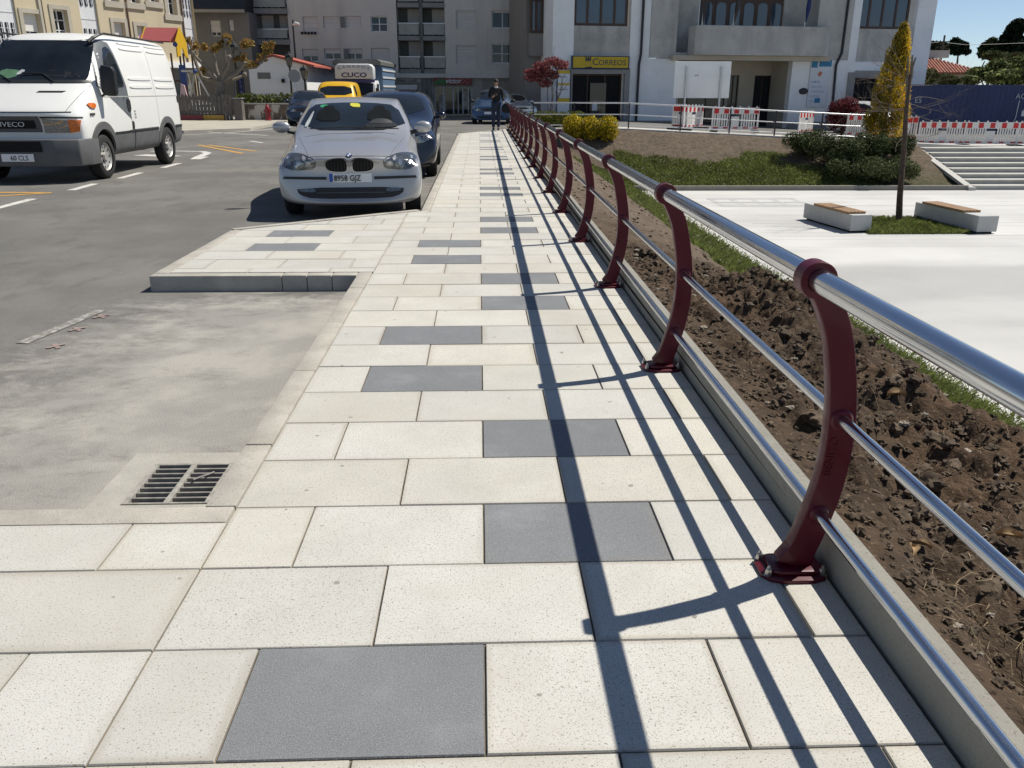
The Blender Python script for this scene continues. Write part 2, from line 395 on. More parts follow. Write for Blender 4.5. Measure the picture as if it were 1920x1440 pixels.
kerb_run((-0.7, 29.66), (1.2, 33.6), 0.1, 1)
tag(mb.build('kerb', m_kerb, smooth=30), kind='structure')
# the gap left of the narrow part's kerb
# ---- low concrete wall that carries the railing edge
m_conc = mat('wall_concrete', (0.295, 0.28, 0.238), 0.9, var=0.16, scale=2.2, bump=0.25, bscale=70,
             speck=[(120, 0.63, 0.72, (0.2, 0.18, 0.15))], stain=(2.2, 0.45, 0.66, 0.6, (0.165, 0.152, 0.125)))
mb = MB(); ywall = lin(-1.2, 33.2, 60)
for a, b in zip(ywall, ywall[1:]):
    xa, xb = 1.058+.0045*max(0, a-2), 1.058+.0045*max(0, b-2)
    mb.prism([(xa, a), (xa+.08, a), (xb+.08, b), (xb, b)], 'z', -0.5, 0.12)
bmesh.ops.remove_doubles(mb.bm, verts=mb.bm.verts[:], dist=1e-4)
tag(mb.build('low_concrete_wall', m_conc), 'long low grey concrete edging wall running under the burgundy railing', 'wall')
# ---- plaza
m_plaza = mat('plaza_stone', (0.7, 0.69, 0.655), 0.7, var=0.05, scale=0.7, bump=0.08, bscale=120, attr='col',
              speck=[(60, 0.64, 0.72, (0.6, 0.585, 0.55))])
PZ = -2.05
xs = lin(5.0, 60, 150); ys = lin(-12, 31.0, 215); V, F = heightgrid(xs, ys, lambda X, Y: np.full_like(X, PZ))
plaza = raw_mesh('plaza', V, F, m_plaza); x, y = V[:, 0], V[:, 1]
band = sstep(.38, .62, fbm(x*.22+4, y*.6+3, 5)); band2 = sstep(.35, .65, fbm(x*.5, y*.35+40, 4)); bb = sstep(0.5, .62, vnoise(x*0+3.3, y*0.42))
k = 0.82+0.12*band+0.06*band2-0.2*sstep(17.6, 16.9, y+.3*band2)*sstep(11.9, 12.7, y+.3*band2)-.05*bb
point_attr(plaza, 'col', np.array((0.6, 0.588, 0.56))*k[:, None]); tag(plaza, kind='structure')
m_band = mat('plaza_grey_stone', (0.47, 0.47, 0.46), 0.75, var=0.08, scale=2)
mb = MB()
gx = [g_ for g_ in (gnd(1345, 380, PZ).x, gnd(1505, 380, PZ).x)]; gy0, gy1 = gnd(1345, 386, PZ).y, gnd(1345, 373, PZ).y
for i in range(5):
    xx = gx[0]+(gx[1]-gx[0])*i/4; mb.box(xx-.09, xx+.09, gy0, gy1, PZ-.05, PZ+.004)
for i in range(3):
    yy = gy0+(gy1-gy0)*i/2; mb.box(gx[0]-.09, gx[1]+.09, yy-.1, yy+.1, PZ-.05, PZ+.008)
for yy in (22.9, 20.75, 26.6): mb.box(7.5, 40, yy-.02, yy+.02, PZ-.05, PZ+.003)
tag(mb.build('plaza_bands', m_band), kind='structure')

# ---- soil bank: side slope under the railing + back slope under the upper street
def soil_z(X, Y):
    mid = np.interp(X, [1.0, 1.16, 1.5, 2.1, 2.6, 3.3, 4.4, 5.75, 6.2], [.075, .07, -.01, -.27, -.48, -.85, -1.42, -2.04, -2.14])
    near = np.interp(X, [1.0, 1.16, 1.55, 2.1, 2.6, 3.0, 4.4, 5.75, 6.2], [.065, .06, -.03, -.16, -.2, -.6, -1.42, -2.04, -2.14])
    k = sstep(9.0, 6.2, Y); side = mid*(1-k)+near*k
    zt = zU(X); back = np.interp(Y, [30.9, 31.02, 31.2, 35.3, 36.3], [0, .0, .03, 1, 1.0])
    back = PZ-0.1+back*(zt-0.0-(PZ-0.1))
    return np.maximum(side, back)
def soil_disp(X, Y):
    near = sstep(10, 6, Y)*sstep(3.2, 2.2, X); w_ = sstep(1.3, 1.5, X)*sstep(5.6, 4.6, X) + sstep(31.2, 32.2, Y)
    w_ = np.clip(w_, 0, 1)
    f1 = fbm(X*1.4+7, Y*1.4, 3)-.5; f2 = fbm(X*5+3, Y*5+9, 4)-.5; f3 = fbm(X*17, Y*17, 3)-.5
    rid = 1-np.abs(2*fbm(X*3.1+11, Y*3.1+2, 4)-1)
    d = w_*(0.10*f1+0.05*f2+0.02*f3)+w_*near*(0.16*f1+0.17*(rid-.8)+0.13*f2+0.06*f3)
    d += 0.2*np.exp(-(((X-2.25)/.42)**2+((Y-6.25)/.75)**2)*1.1)*(0.75+1.2*f2+.4*f3)   # the heap
    d -= 0.13*np.exp(-(((X-1.5)/.16)**2+((Y-1.75)/.22)**2))                            # the hollow by the wall
    return d
xs = np.unique(np.r_[lin(1.06, 1.2, 5), lin(1.2, 3.4, 120), lin(3.4, 6.2, 34), lin(6.2, 18.2, 70)])
ys = np.unique(np.r_[lin(-2, .8, 12), lin(.8, 8.5, 330), lin(8.5, 14, 70), lin(14, 30.5, 70), lin(30.5, 36.3, 50)])
V, F = heightgrid(xs, ys, lambda X, Y: soil_z(X, Y)+soil_disp(X, Y))
cz = V[F].mean(1); keep = ~((cz[:, 0] > 6.2) & (cz[:, 1] < 30.7)); F = F[keep]
def grass_k(x, y):
    side = sstep(2.75, 3.1, x+.5*(fbm(x*1.5, y*1.5)-.5)-0.35*sstep(7.5, 11, y)-.1*sstep(12, 20, y))*sstep(33.5, 31, y)
    bk = sstep(34.2, 32.6, y+3.0*(fbm(x*.45+3, y*.9, 4)-.5))*sstep(31.02, 31.2, y)*sstep(14.8, 13.4, x)*sstep(4, 6, x)
    return np.clip(np.maximum(side, bk), 0, 1)
m_soil = mat('soil', (.09, .06, .04), 0.97, var=0.35, scale=7, bump=0.9, bscale=45, attr='col', spec=0.15,
             speck=[(60, .62, .72, (.16, .115, .075)), (33, .66, .74, (.035, .024, .016))])
soil = raw_mesh('soil', V, F, m_soil, smooth=180)
x, y = V[:, 0], V[:, 1]; gk = grass_k(x, y); red = sstep(.48, .62, fbm(x*1.2+20, y*1.2, 4))*sstep(9, 4, y)
dry = sstep(6, 12, y)
c = np.array((.075, .052, .035))*(1-dry[:, None])+np.array((.135, .105, .078))*dry[:, None]
c = c*(1-red[:, None])+np.array((.092, .060, .038))*red[:, None]*1.0
c = c*(1-gk[:, None]*.75)+np.array((.05, .065, .02))*gk[:, None]*.75
point_attr(soil, 'col', c); tag(soil, kind='structure')
# kerb between the plaza and the back bank
mb = MB(); mb.box(5.6, 18.1, 30.86, 30.98, PZ-.2, PZ+.17, bev=.012); tag(mb.build('plaza_kerb', m_conc), kind='structure')
# upper pavement strip along the top of the bank
m_pave = mat('pale_concrete_paving', (.5, .485, .45), .85, var=.08, scale=1.2, bump=.1, bscale=80)
mb = MB(); xp = lin(2.2, 60, 60)
for a, b in zip(xp, xp[1:]):
    za, zb = float(zU(a)), float(zU(b)); P = [(a, 35.7, za+.05), (b, 35.7, zb+.05), (b, 37.6, zb+.05), (a, 37.6, za+.05)]
    mb.face(P); mb.face([(a, 35.7, za-.4), (b, 35.7, zb-.4), P[1], P[0]]); mb.face([P[3], P[2], (b, 37.6, zb-.2), (a, 37.6, za-.2)])
bmesh.ops.remove_doubles(mb.bm, verts=mb.bm.verts[:], dist=1e-4)
tag(mb.build('upper_pavement', m_pave), kind='structure')
# ---- steps up from the plaza
m_step = mat('step_stone', (.42, .41, .37), .85, var=.1, scale=2, bump=.12, bscale=90, stain=(1.6, .5, .7, .35, (.33, .31, .27)))
t = thing('stairway', 'wide flight of pale stone steps rising from the plaza behind the sloping kerb', 'steps', (18.35, 30.95, PZ))
NS = 8; rise = (-0.8-PZ)/NS; run = 0.58
for i in range(NS):
    mb = MB(); mb.box(0, 16, i*run, NS*run+.2, i*rise-(.0 if i else .1), (i+1)*rise-.045)
    mb.build('riser', m_step, t)
    mb = MB(); mb.box(-.002, 16.01, i*run-.03, i*run+.4+run*.35, (i+1)*rise-.043, (i+1)*rise, bev=.006); mb.build('tread', mat('tread_stone', (.47, .46, .42), .85, var=.08, scale=2, bump=.1), t)
mb = MB(); mb.prism([(-.2, -.05), (NS*run+.1, NS*rise-.05), (NS*run+.1, NS*rise+.1), (.0, .12), (-.2, .12)], 'x', -.3, -.012, bev=.01)
mb.build('stringer', m_pave, t)

# ---- road paint
m_wp = mat('white_road_paint', (.62, .6, .55), .8, var=.15, scale=9, stain=(14, .5, .62, .6, (.26, .245, .22)))
m_yp = mat('yellow_road_paint', (.55, .3, .06), .8, var=.15, scale=9, stain=(12, .5, .62, .6, (.25, .19, .1)))
m_pk = mat('pink_marker_spray', (.31, .205, .18), .9, var=.2, scale=20, stain=(60, .45, .55, .8, (.26, .25, .22)))
def strip(mb, pts, w_, z):
    pts = [Vector(p) for p in pts]; L_ = []; R_ = []
    for i, p in enumerate(pts):
        d = (pts[min(i+1, len(pts)-1)]-pts[max(i-1, 0)]).normalized(); s_ = Vector((-d.y, d.x))*w_/2; L_.append(p+s_); R_.append(p-s_)
    for i in range(len(pts)-1): mb.face([(*R_[i], z), (*R_[i+1], z), (*L_[i+1], z), (*L_[i], z)])
zp = RZ+.004
mb = MB()
for a, b in ((11.0, 12.75), (13.85, 14.85), (15.75, 16.9), (17.95, 19.1), (20.2, 21.0)): strip(mb, [(-6.55, a), (-6.6, b)], .14, zp)
strip(mb, [(-8.6, 22.9), (-7.9, 22.95), (-7.25, 22.8), (-6.95, 22.3), (-6.85, 21.7), (-6.75, 20.9), (-6.62, 20.2)], .2, zp+.001)
strip(mb, [(-8.4, 21.6), (-7.35, 21.1)], .42, zp)
for a, b in (((-14, 36.5), (-7.5, 31.0)), ((-7.2, 27.5), (-6.6, 26.6)), ((-6.2, 34.5), (-5.2, 34.3)), ((-4.8, 26.3), (-4.1, 26.1))): strip(mb, [a, b], .14, zp)
tag(mb.build('white_lane_markings', m_wp), kind='structure')
mb = MB(); q = [gnd(*p_, RZ) for p_ in ((0, 360), (95, 362), (0, 370), (372, 272), (455, 288), (390, 272), (480, 284))]
strip(mb, [q[0].xy-Vector((.7, 0)), q[1].xy], .12, zp); strip(mb, [q[2].xy-Vector((.8, .4)), q[1].xy], .12, zp+.001)
strip(mb, [q[3].xy, q[4].xy], .14, zp); strip(mb, [q[5].xy, q[6].xy], .14, zp+.001)
tag(mb.build('yellow_kerbside_markings', m_yp), kind='structure')
m_old = mat('worn_parking_line_paint', (.36, .345, .31), .85, var=.25, scale=20, stain=(22, .44, .52, 1.0, (.2, .19, .165)))
mb = MB(); strip(mb, [(-2.93, 5.2), (-2.86, 5.6), (-2.79, 6.05)], .085, zp+.001); tag(mb.build('worn_parking_line', m_old), kind='structure')
mb = MB()
for (px, py) in ((105, 650), (145, 618), (190, 594)):
    c_ = gnd(px, py, RZ)
    for sg in (-1, 1): strip(mb, [(c_.x-.035, c_.y-.05*sg), (c_.x, c_.y), (c_.x+.04, c_.y+.045*sg)], .03, zp+.002+.001*sg)
tag(mb.build('pink_survey_crosses', m_pk), kind='structure')

# ---- storm drain in the corner of the parking bay
gx0, gx1, gy0, gy1 = -1.395, -1.075, 2.95, 3.30
m_grt = mat('grate_iron', (.34, .32, .28), .75, metal=.1, var=.3, scale=25)
mb = MB(); z0, z1 = RZ-.02, RZ+.012
for b_ in ((-1.53, gx0-.012, 2.70, 3.43), (gx1+.012, -1.0, 2.70, 3.43), (gx0-.0118, gx1+.0118, 2.70, gy0-.012), (gx0-.0118, gx1+.0118, gy1+.012, 3.43)): mb.box(*b_, z0, z1)
tag(mb.build('drain_surround', mat('fresh_cement', (.40, .38, .33), .92, var=.12, scale=6, bump=.25, bscale=70, stain=(7, .5, .7, .4, (.36, .33, .27)))), kind='structure')
t = thing('storm_drain', 'rectangular iron storm drain grate in pale cement in the corner of the parking bay', 'drain', ((gx0+gx1)/2, (gy0+gy1)/2, RZ+.012)); hx, hy = (gx1-gx0)/2, (gy1-gy0)/2
mb = MB(); mb.grid([[(-hx-.012, -hy-.012, -.3), (hx+.012, -hy-.012, -.3)], [(-hx-.012, hy+.012, -.3), (hx+.012, hy+.012, -.3)]])
for a_, b_ in (((-1, -1), (1, -1)), ((1, -1), (1, 1)), ((1, 1), (-1, 1)), ((-1, 1), (-1, -1))): mb.face([(a_[0]*(hx+.0118), a_[1]*(hy+.0118), -.31), (b_[0]*(hx+.0118), b_[1]*(hy+.0118), -.31), (b_[0]*(hx+.0118), b_[1]*(hy+.0118), -.02), (a_[0]*(hx+.0118), a_[1]*(hy+.0118), -.02)])
mb.build('pit', mat('pit_black', (.004, .004, .004), .95, var=0), t)
mb = MB(); mb.box(-hx-.01, -hx+.012, -hy, hy, -.025, .004); mb.box(hx-.012, hx+.01, -hy, hy, -.025, .004); mb.box(-hx-.01, hx+.01, -hy-.01, -hy, -.025, .0045); mb.box(-hx-.01, hx+.01, hy, hy+.01, -.025, .0045); mb.box(-.011, .011, -hy, hy, -.024, .005); mb.build('frame', m_grt, t)
for k in range(9):
    yk = -hy+2*hy*k/8; mb = MB(); mb.box(-hx+.0125, hx-.0125, yk-.0042, yk+.0042, -.022, .003+.0002*k, bev=.002); mb.build('grate_bar', m_grt, t)
mb = MB(); mb.tube([(.05, .0, .012), (.09, .04, .013), (.115, .07, .012)], .0045, 5); tag(mb.build('broken_twig', m_pave if False else mat('grey_twig', (.3, .28, .26), .9)), 'small grey broken twig lying across the drain grate', 'twig').location = ((gx0+gx1)/2, (gy0+gy1)/2, RZ+.016)
# thin joints of the plaza slabs
mb = MB()
for k in range(12): yy = 19.2+1.04*k; mb.box(5.9, 40, yy-.004, yy+.004, PZ-.05, PZ+.002)
tag(mb.build('plaza_joints', mat('plaza_joint', (.53, .52, .495), .9, var=.2)), kind='structure')
# ================================================================ the burgundy railing
m_burg = mat('burgundy_paint', (.088, .004, .013), .42, var=.08, scale=4, coat=.15, spec=.35)
m_steel = mat('polished_steel', (.62, .63, .65), .13, metal=1.0, var=.03, scale=8)
m_zinc = mat('zinc_bolt', (.5, .48, .44), .3, metal=1.0, var=.1, scale=30)
vary_rough(m_steel, .07, .24, 9, (1, .35, 1)); vary_rough(m_burg, .28, .6, 11)
def xo(y): return 0.0045*max(0.0, y-2.2)
POSTY = [.2, 2.21, 4.2, 6.18, 8.19, 10.24, 12.32, 14.42, 16.55, 18.7, 20.85, 23.05, 25.3, 27.5, 29.7, 31.9]
rail = thing('metal_railing', 'burgundy curved post railing with three polished steel rails along the pale walkway', 'railing', (0, 0, 0))
arc = [(.945, .02), (.972, .085), (1.006, .2), (1.03, .32), (1.038, .45), (1.03, .58), (1.0, .74), (.967, .83), (.928, .9)]
def catmull(P, n=4):
    out = []
    P = [P[0]]+list(P)+[P[-1]]
    for i in range(1, len(P)-2):
        for k in range(n):
            t = k/n; p0, p1, p2, p3 = (np.array(P[i+j], float) for j in (-1, 0, 1, 2))
            out.append(tuple(.5*((2*p1)+(-p0+p2)*t+(2*p0-5*p1+4*p2-p3)*t*t+(-p0+3*p1-3*p2+p3)*t**3)))
    out.append(tuple(P[-2])); return out
A = catmull(arc, 4)
def make_post(y):
    mb = MB(); hw = .0235
    L_, R_ = [], []
    for i, p in enumerate(A):
        a, b = A[max(i-1, 0)], A[min(i+1, len(A)-1)]; d = Vector((b[0]-a[0], b[1]-a[1])).normalized()
        w_ = np.interp(i, [0, 4, 18, len(A)-1], [.06, .043, .041, .034]); n_ = Vector((-d.y, d.x))
        L_.append((p[0]+n_.x*w_, p[1]+n_.y*w_)); R_.append((p[0]-n_.x*w_, p[1]-n_.y*w_))
    prof = R_+L_[::-1]
    mb.prism([(max(q[0], .9), max(q[1], .012)) for q in prof], 'y', y-hw, y+hw, bev=.0035)
    for (cx, cz, r) in ((1.006, .205, .03), (1.033, .51, .034)):              # bosses round the rails
        mb.lathe([(0, -.032), (r*.8, -.032), (r, -.026), (r, .026), (r*.8, .032), (0, .032)], (cx, y, cz), 'y', 18)
    p = mb.build('post', m_burg, rail, smooth=22)
    mb = MB(); mb.lathe([(.0325, -.03), (.0495, -.03), (.0515, -.028), (.0515, .028), (.0495, .03), (.0325, .03)], (.914, y, .919), 'y', 26)
    mb.build('collar', m_burg, p, smooth=25)
    mb = MB(); oct_ = [(.845, -.035), (.865, -.066), (.905, -.08), (1.0, -.08), (1.035, -.066), (1.047, -.035), (1.047, .035), (1.035, .066), (1.0, .08), (.905, .08), (.865, .066), (.845, .035)]
    mb.prism([(a, y+b) for a, b in oct_], 'z', .0005, .014, bev=.003)
    mb.prism([(.875, y-.045), (.9, y-.056), (1.02, y-.056), (1.036, y-.04), (1.036, y+.04), (1.02, y+.056), (.9, y+.056), (.875, y+.045)], 'z', .014, .03, bev=.006)
    mb.build('base_plate', m_burg, p, smooth=35)
    text_part('cast_lettering', 'BENITO', .036, m_burg, p, 1.022, y-hw-.0005, .33, rz=0, ry=-pi/2+.1, ext=.0022)
    for bx, by in ((.865, -.045), (.865, .045), (1.028, -.05), (1.028, .05)):
        mb = MB(); mb.lathe([(0, .034), (.009, .034), (.011, .026), (.011, .014), (.016, .0138)], (bx, y+by, 0), 'z', 6)
        mb.lathe([(0, .044), (.005, .044), (.005, .03)], (bx, y+by, 0), 'z', 8); mb.build('bolt', m_zinc, p)
    for ch in [p]+list(p.children):
        pass
    return p
P0_ = make_post(0.0); P0_.location = (xo(POSTY[0]), POSTY[0], 0)
for yy in POSTY[1:]:
    c = copy_tree(P0_, rail); c.location = (xo(yy), yy, 0)
yl = list(lin(-.8, 34.0, 40))
for nm, (rx, rz, r) in (('top_rail', (.914, .919, .032)), ('middle_rail', (1.033, .51, .0175)), ('lower_rail', (1.004, .205, .0175))):
    mb = MB(); mb.tube([(rx+xo(q), q, rz) for q in yl], r, 24); mb.build(nm, m_steel, rail, smooth=50)
# ================================================================ buildings
m_glass = mat('dark_glass', (.015, .019, .024), .04, var=0, spec=.6)
m_glassb = mat('office_glass', (.05, .075, .1), .05, var=.2, scale=.4, spec=1.0)
m_white = mat('white_render', (.92, .92, .9), .9, var=.05, scale=.6, bump=.1, bscale=60, stain=(.7, .52, .75, .3, (.55, .55, .55)))
m_grey = mat('grey_concrete_render', (.53, .51, .465), .93, var=.13, scale=.8, bump=.15, bscale=40, stain=(.55, .5, .68, .55, (.27, .262, .245)), streak=((1.2, 1.2, .12), .5, .75, .5, (.24, .232, .215)))
m_apt = mat('apartment_render', (.66, .63, .575), .93, var=.07, scale=.5, bump=.12, bscale=40, streak=((.9, .9, .1), .52, .8, .4, (.25, .235, .215)))
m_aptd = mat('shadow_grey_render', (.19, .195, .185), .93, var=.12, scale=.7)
m_slab = mat('balcony_slab_grey', (.27, .275, .265), .9, var=.1, scale=1)
m_cream = mat('cream_render', (.58, .5, .345), .92, var=.05, scale=.5, streak=((1, 1, .1), .55, .8, .25, (.45, .36, .22)))
m_trim = mat('stone_trim', (.47, .43, .35), .9, var=.08, scale=2)
m_wood = mat('brown_timber', (.075, .042, .03), .6, var=.2, scale=5)
m_pvc = mat('white_frame', (.74, .75, .76), .45, var=.04, scale=3)
m_shut = mat('roller_shutter', (.66, .64, .61), .7, var=.05, scale=3, streak=((.2, .2, 14), .45, .55, .25, (.36, .35, .33)))
m_shutw = mat('white_roller_shutter', (.75, .74, .71), .7, var=.05, scale=3, streak=((.2, .2, 14), .45, .55, .25, (.5, .5, .48)))
m_tglass = mat('frosted_balcony_glass', (.3, .31, .28), .25, var=.15, scale=2)
m_pipe = mat('black_downpipe', (.02, .02, .022), .45, var=.1)
m_dstone = mat('grey_door_stone', (.31, .3, .28), .85, var=.1, scale=2)
m_void = mat('dark_interior', (.012, .012, .013), .9, var=.3, scale=2)
m_beige = mat('beige_porch_render', (.5, .44, .35), .9, var=.08, scale=1)
m_yel = mat('sign_yellow', (.62, .43, .015), .5, var=.04, scale=3)
m_navy = mat('sign_navy', (.012, .025, .075), .5, var=.05)
m_red_tile = mat('red_roof_sheet', (.4, .1, .07), .8, var=.15, scale=3)
m_chrome = mat('grey_metal', (.5, .51, .52), .35, metal=.9, var=.05)

class Bld:
    """a building whose front stands in a vertical plane; local x along the front, y into the building, z up"""
    def __init__(s, name, label, cat, px, Y, ang, base, group=None):
        p = atY(px, 169, Y); s.O = Vector((p.x, p.y, base)); s.a = radians(ang); s.d = Vector((cos(s.a), sin(s.a), 0)); s.n = Vector((-sin(s.a), cos(s.a), 0))
        s.t = thing(name, label, cat, s.O, s.a, group)
    def uw(s, px, py, y=0.0):
        d = ray(px, py); k = ((s.O+s.n*y-CAMP).dot(s.n))/d.dot(s.n); q = CAMP+d*k-s.O; return q.dot(s.d), q.z
    def rect(s, x0, y0, x1, y1, y=0.0):
        ym = (y0+y1)/2; xm = (x0+x1)/2
        return s.uw(x0, ym, y)[0], s.uw(x1, ym, y)[0], s.uw(xm, y1, y)[1], s.uw(xm, y0, y)[1]
    def part(s, name, mats, boxes, bev=0.0, parent=None, **k):
        mb = MB()
        for b in boxes: mb.box(*b, bev=bev)
        return mb.build(name, mats, parent or s.t, **k)
    def wall(s, name, m, u0, u1, w0, w1, holes=(), rev=.25, y=0.0, th=None):
        us = sorted({u0, u1, *[c for h in holes for c in h[:2] if u0 < c < u1]}); ws = sorted({w0, w1, *[c for h in holes for c in h[2:4] if w0 < c < w1]})
        mb = MB(); inh = lambda a, b: any(h[0]-1e-4 < a < h[1]+1e-4 and h[2]-1e-4 < b < h[3]+1e-4 for h in holes)
        for a, b in zip(us, us[1:]):
            for c, d in zip(ws, ws[1:]):
                if not inh((a+b)/2, (c+d)/2): mb.face([(a, y, c), (b, y, c), (b, y, d), (a, y, d)])
        for h in holes:
            a, b, c, d = h; r = y+rev
            mb.face([(a, y, c), (a, y, d), (a, r, d), (a, r, c)]); mb.face([(b, y, d), (b, y, c), (b, r, c), (b, r, d)])
            mb.face([(a, y, d), (b, y, d), (b, r, d), (a, r, d)]); mb.face([(a, y, c), (a, r, c), (b, r, c), (b, y, c)])
        D = th or 6.0
        mb.face([(u0, y, w0), (u0, y, w1), (u0, y+D, w1), (u0, y+D, w0)]); mb.face([(u1, y, w1), (u1, y, w0), (u1, y+D, w0), (u1, y+D, w1)])
        mb.face([(u0, y, w1), (u1, y, w1), (u1, y+D, w1), (u0, y+D, w1)])
        return mb.build(name, m, s.t)
    def window(s, r, y=0.0, rev=.25, fm=None, gm=None, nx=2, ny=1, shut=0.0, sm=None, fw=.06, name='window'):
        u0, u1, w0, w1 = r; yf = y+rev; mb = MB()
        mb.box(u0, u0+fw, yf-.06, yf, w0, w1); mb.box(u1-fw, u1, yf-.06, yf, w0, w1); mb.box(u0+fw, u1-fw, yf-.061, yf, w0, w0+fw); mb.box(u0+fw, u1-fw, yf-.061, yf, w1-fw, w1)
        for i in range(1, nx): c = u0+(u1-u0)*i/nx; mb.box(c-fw*.45, c+fw*.45, yf-.058, yf, w0+fw, w1-fw)
        for i in range(1, ny): c = w0+(w1-w0)*i/ny; mb.box(u0+fw, u1-fw, yf-.056, yf-.002, c-fw*.35, c+fw*.35)
        f = mb.build(name, fm or m_pvc, s.t)
        mb = MB(); mb.face([(u0+.01, yf-.02, w0+.01), (u1-.01, yf-.02, w0+.01), (u1-.01, yf-.02, w1-.01), (u0+.01, yf-.02, w1-.01)]); mb.build('pane', gm or m_glass, f)
        if shut > 0:
            mb = MB(); mb.box(u0+.02, u1-.02, yf-.10, yf-.065, w1-(w1-w0)*shut, w1-.002); mb.build('shutter', sm or m_shut, f)
        return f

# ---------------------------------------------------------------- town hall
T = Bld('town_hall', 'grey and white town hall with arched balcony windows and a post office', 'town hall', 1037, 50, 7.5, -.6)
TOP = 11.5
R = lambda *a: T.rect(*a)
wL = R(1077, -60, 1181, 47); wR = R(1610, -60, 1712, 53)
lin2 = T.uw(1100, 104)[1]
u = {k: T.uw(k, 104)[0] for k in (1036, 1061, 1075, 1180, 1196, 1217, 1273, 1300, 1488, 1560, 1578, 1590, 1605, 1708, 1742)}
doorL = R(1071, 138, 1167, 300); doorR = R(1592, 146, 1642, 300)
doorL = (doorL[0], doorL[1], 0.0, doorL[3]); doorR = (doorR[0], doorR[1], 0.05, doorR[3])
porch = (u[1273], u[1488], -.3, T.uw(1380, 109)[1])
# white walls left and right, ground floor
T.wall('wall', m_white, u[1036], u[1217], -.6, TOP, [(u[1075], u[1180], lin2-.0, TOP-.01), doorL], rev=.35)
T.wall('wall', m_white, u[1590]+.02, u[1742], -.6, TOP, [(u[1605], u[1708], lin2-.2, TOP-.01), doorR], rev=.35)
T.wall('wall', m_white, u[1217]+.004, u[1590]+.016, -.6, lin2-.12, [porch], rev=.5)
T.wall('bay_panel', m_grey, u[1075]+.01, u[1180]-.01, lin2, wL[2]-.04, y=.06, th=.5)
T.wall('bay_panel', m_grey, u[1605]+.01, u[1708]-.01, lin2-.2, wR[2]-.04, y=.06, th=.5)
for r in (wL, wR):
    rr = (r[0]+.03, r[1]-.03, r[2]-.04, r[3]); f = T.window(rr, y=.05, rev=.14, fm=m_wood, gm=m_glassb, nx=4, fw=.14)
T.wall('upper_panel', m_grey, u[1075]+.01, u[1180]-.01, wL[3]+.01, TOP, y=.06, th=.5)
T.wall('upper_panel', m_grey, u[1605]+.01, u[1708]-.01, wR[3]+.01, TOP, y=.06, th=.5)
# post office front
T.part('stone_surround', m_dstone, [(u[1061], doorL[0], -.14, .1, -.6, doorL[3]+.0), (doorL[1], u[1180]+.05, -.14, .1, -.6, doorL[3]), (u[1061], u[1180]+.05, -.141, .1, doorL[3], T.uw(1120, 128)[1])])
f = T.window((doorL[0], doorL[1], -.5, doorL[3]), rev=.5, fm=m_wood, gm=m_void, nx=3, fw=.1, name='glazed_entrance')
T.part('door_leaf', m_glass, [(doorL[0]+1.15, doorL[0]+2.1, .3, .36, -.5, doorL[3]-.5)], parent=f)
T.part('notice', m_pvc, [(doorL[0]+1.3, doorL[0]+1.6, .28, .298, .9, 1.35)], parent=f)
sg = R(1073, 106, 1176, 128)
s_ = T.part('post_office_sign', m_navy, [(sg[0]-.07, sg[1]+.07, -.2, -.02, sg[2]-.06, sg[3]+.03)])
T.part('yellow_panel', m_yel, [(sg[0], sg[1], -.212, -.195, sg[2]+.02, sg[3]-.02)], parent=s_)
ux, wx = T.uw(1108, 122); text_part('lettering', 'C', .5, m_navy, s_, ux, -.214, wx, ext=.004, sx=1.15)
text_part('lettering', 'ORREOS', .40, m_navy, s_, ux+.38, -.214, wx, ext=.004, sx=1.06)
mb = MB(); cx, cz = T.uw(1101, 118.5)                   # post horn with crown
mb.lathe([(.13, 0), (.15, .004), (.19, .004), (.2, 0)], (cx, -.214, cz-.06), 'y', 18); mb.tube([(cx-.2, -.216, cz-.26), (cx+.22, -.216, cz-.22)], .035, 6)
for k in (-1, 0, 1): mb.tube([(cx+k*.1, -.216, cz+.12), (cx+k*.13, -.216, cz+.32)], .04, 6)
mb.tube([(cx-.16, -.216, cz+.17), (cx+.16, -.216, cz+.17)], .03, 6); mb.build('horn_emblem', m_navy, s_)
# totem sign left of the door: yellow / white panels between blue posts
tg = R(1036, 131, 1060, 300); tg = (tg[0], tg[1], -.5, tg[3])
# central grey block, loggia and balcony
lg = R(1273, -60, 1538, 50); aw = R(1315, 2, 1471, 48, 1.0)
b0 = T.uw(1400, 104, -.9)[1]; bt = T.uw(1400, 48, -.9)[1]
T.wall('concrete_front', m_grey, u[1217]+.01, u[1590]-.01, lin2-.1, TOP, [(lg[0], lg[1], lin2+.2, TOP-1.0)], rev=1.25, y=-.05)
T.part('loggia_wall', m_grey, [(lg[0]-.3, aw[0]-.05, 1.2, 1.4, lin2, TOP), (aw[1]+.05, lg[1]+.3, 1.2, 1.4, lin2, TOP), (aw[0]-.05, aw[1]+.05, 1.2, 1.4, aw[3]+1.2, TOP)])
mb = MB(); bu0, bu1 = T.uw(1300, 76, -.9)[0], T.uw(1562, 76, -.9)[0]
pts = [(bu0-.0, -.06), (bu0+.15, -.75), (bu0+.5, -.9), (bu1-.5, -.9), (bu1-.15, -.75), (bu1, -.06)]
mb.prism(pts, 'z', b0, bt, bev=.03); mb.build('balcony', m_grey, T.t)
T.part('balcony_soffit', m_beige, [(bu0-1.0, bu1+.2, -.55, .4, b0-.26, b0-.003)])
fr = T.part('arched_window_screen', m_wood, [(aw[0], aw[1], 1.22, 1.3, b0, aw[3]+1.2)])
n_ar = 6; aww = (aw[1]-aw[0])/n_ar
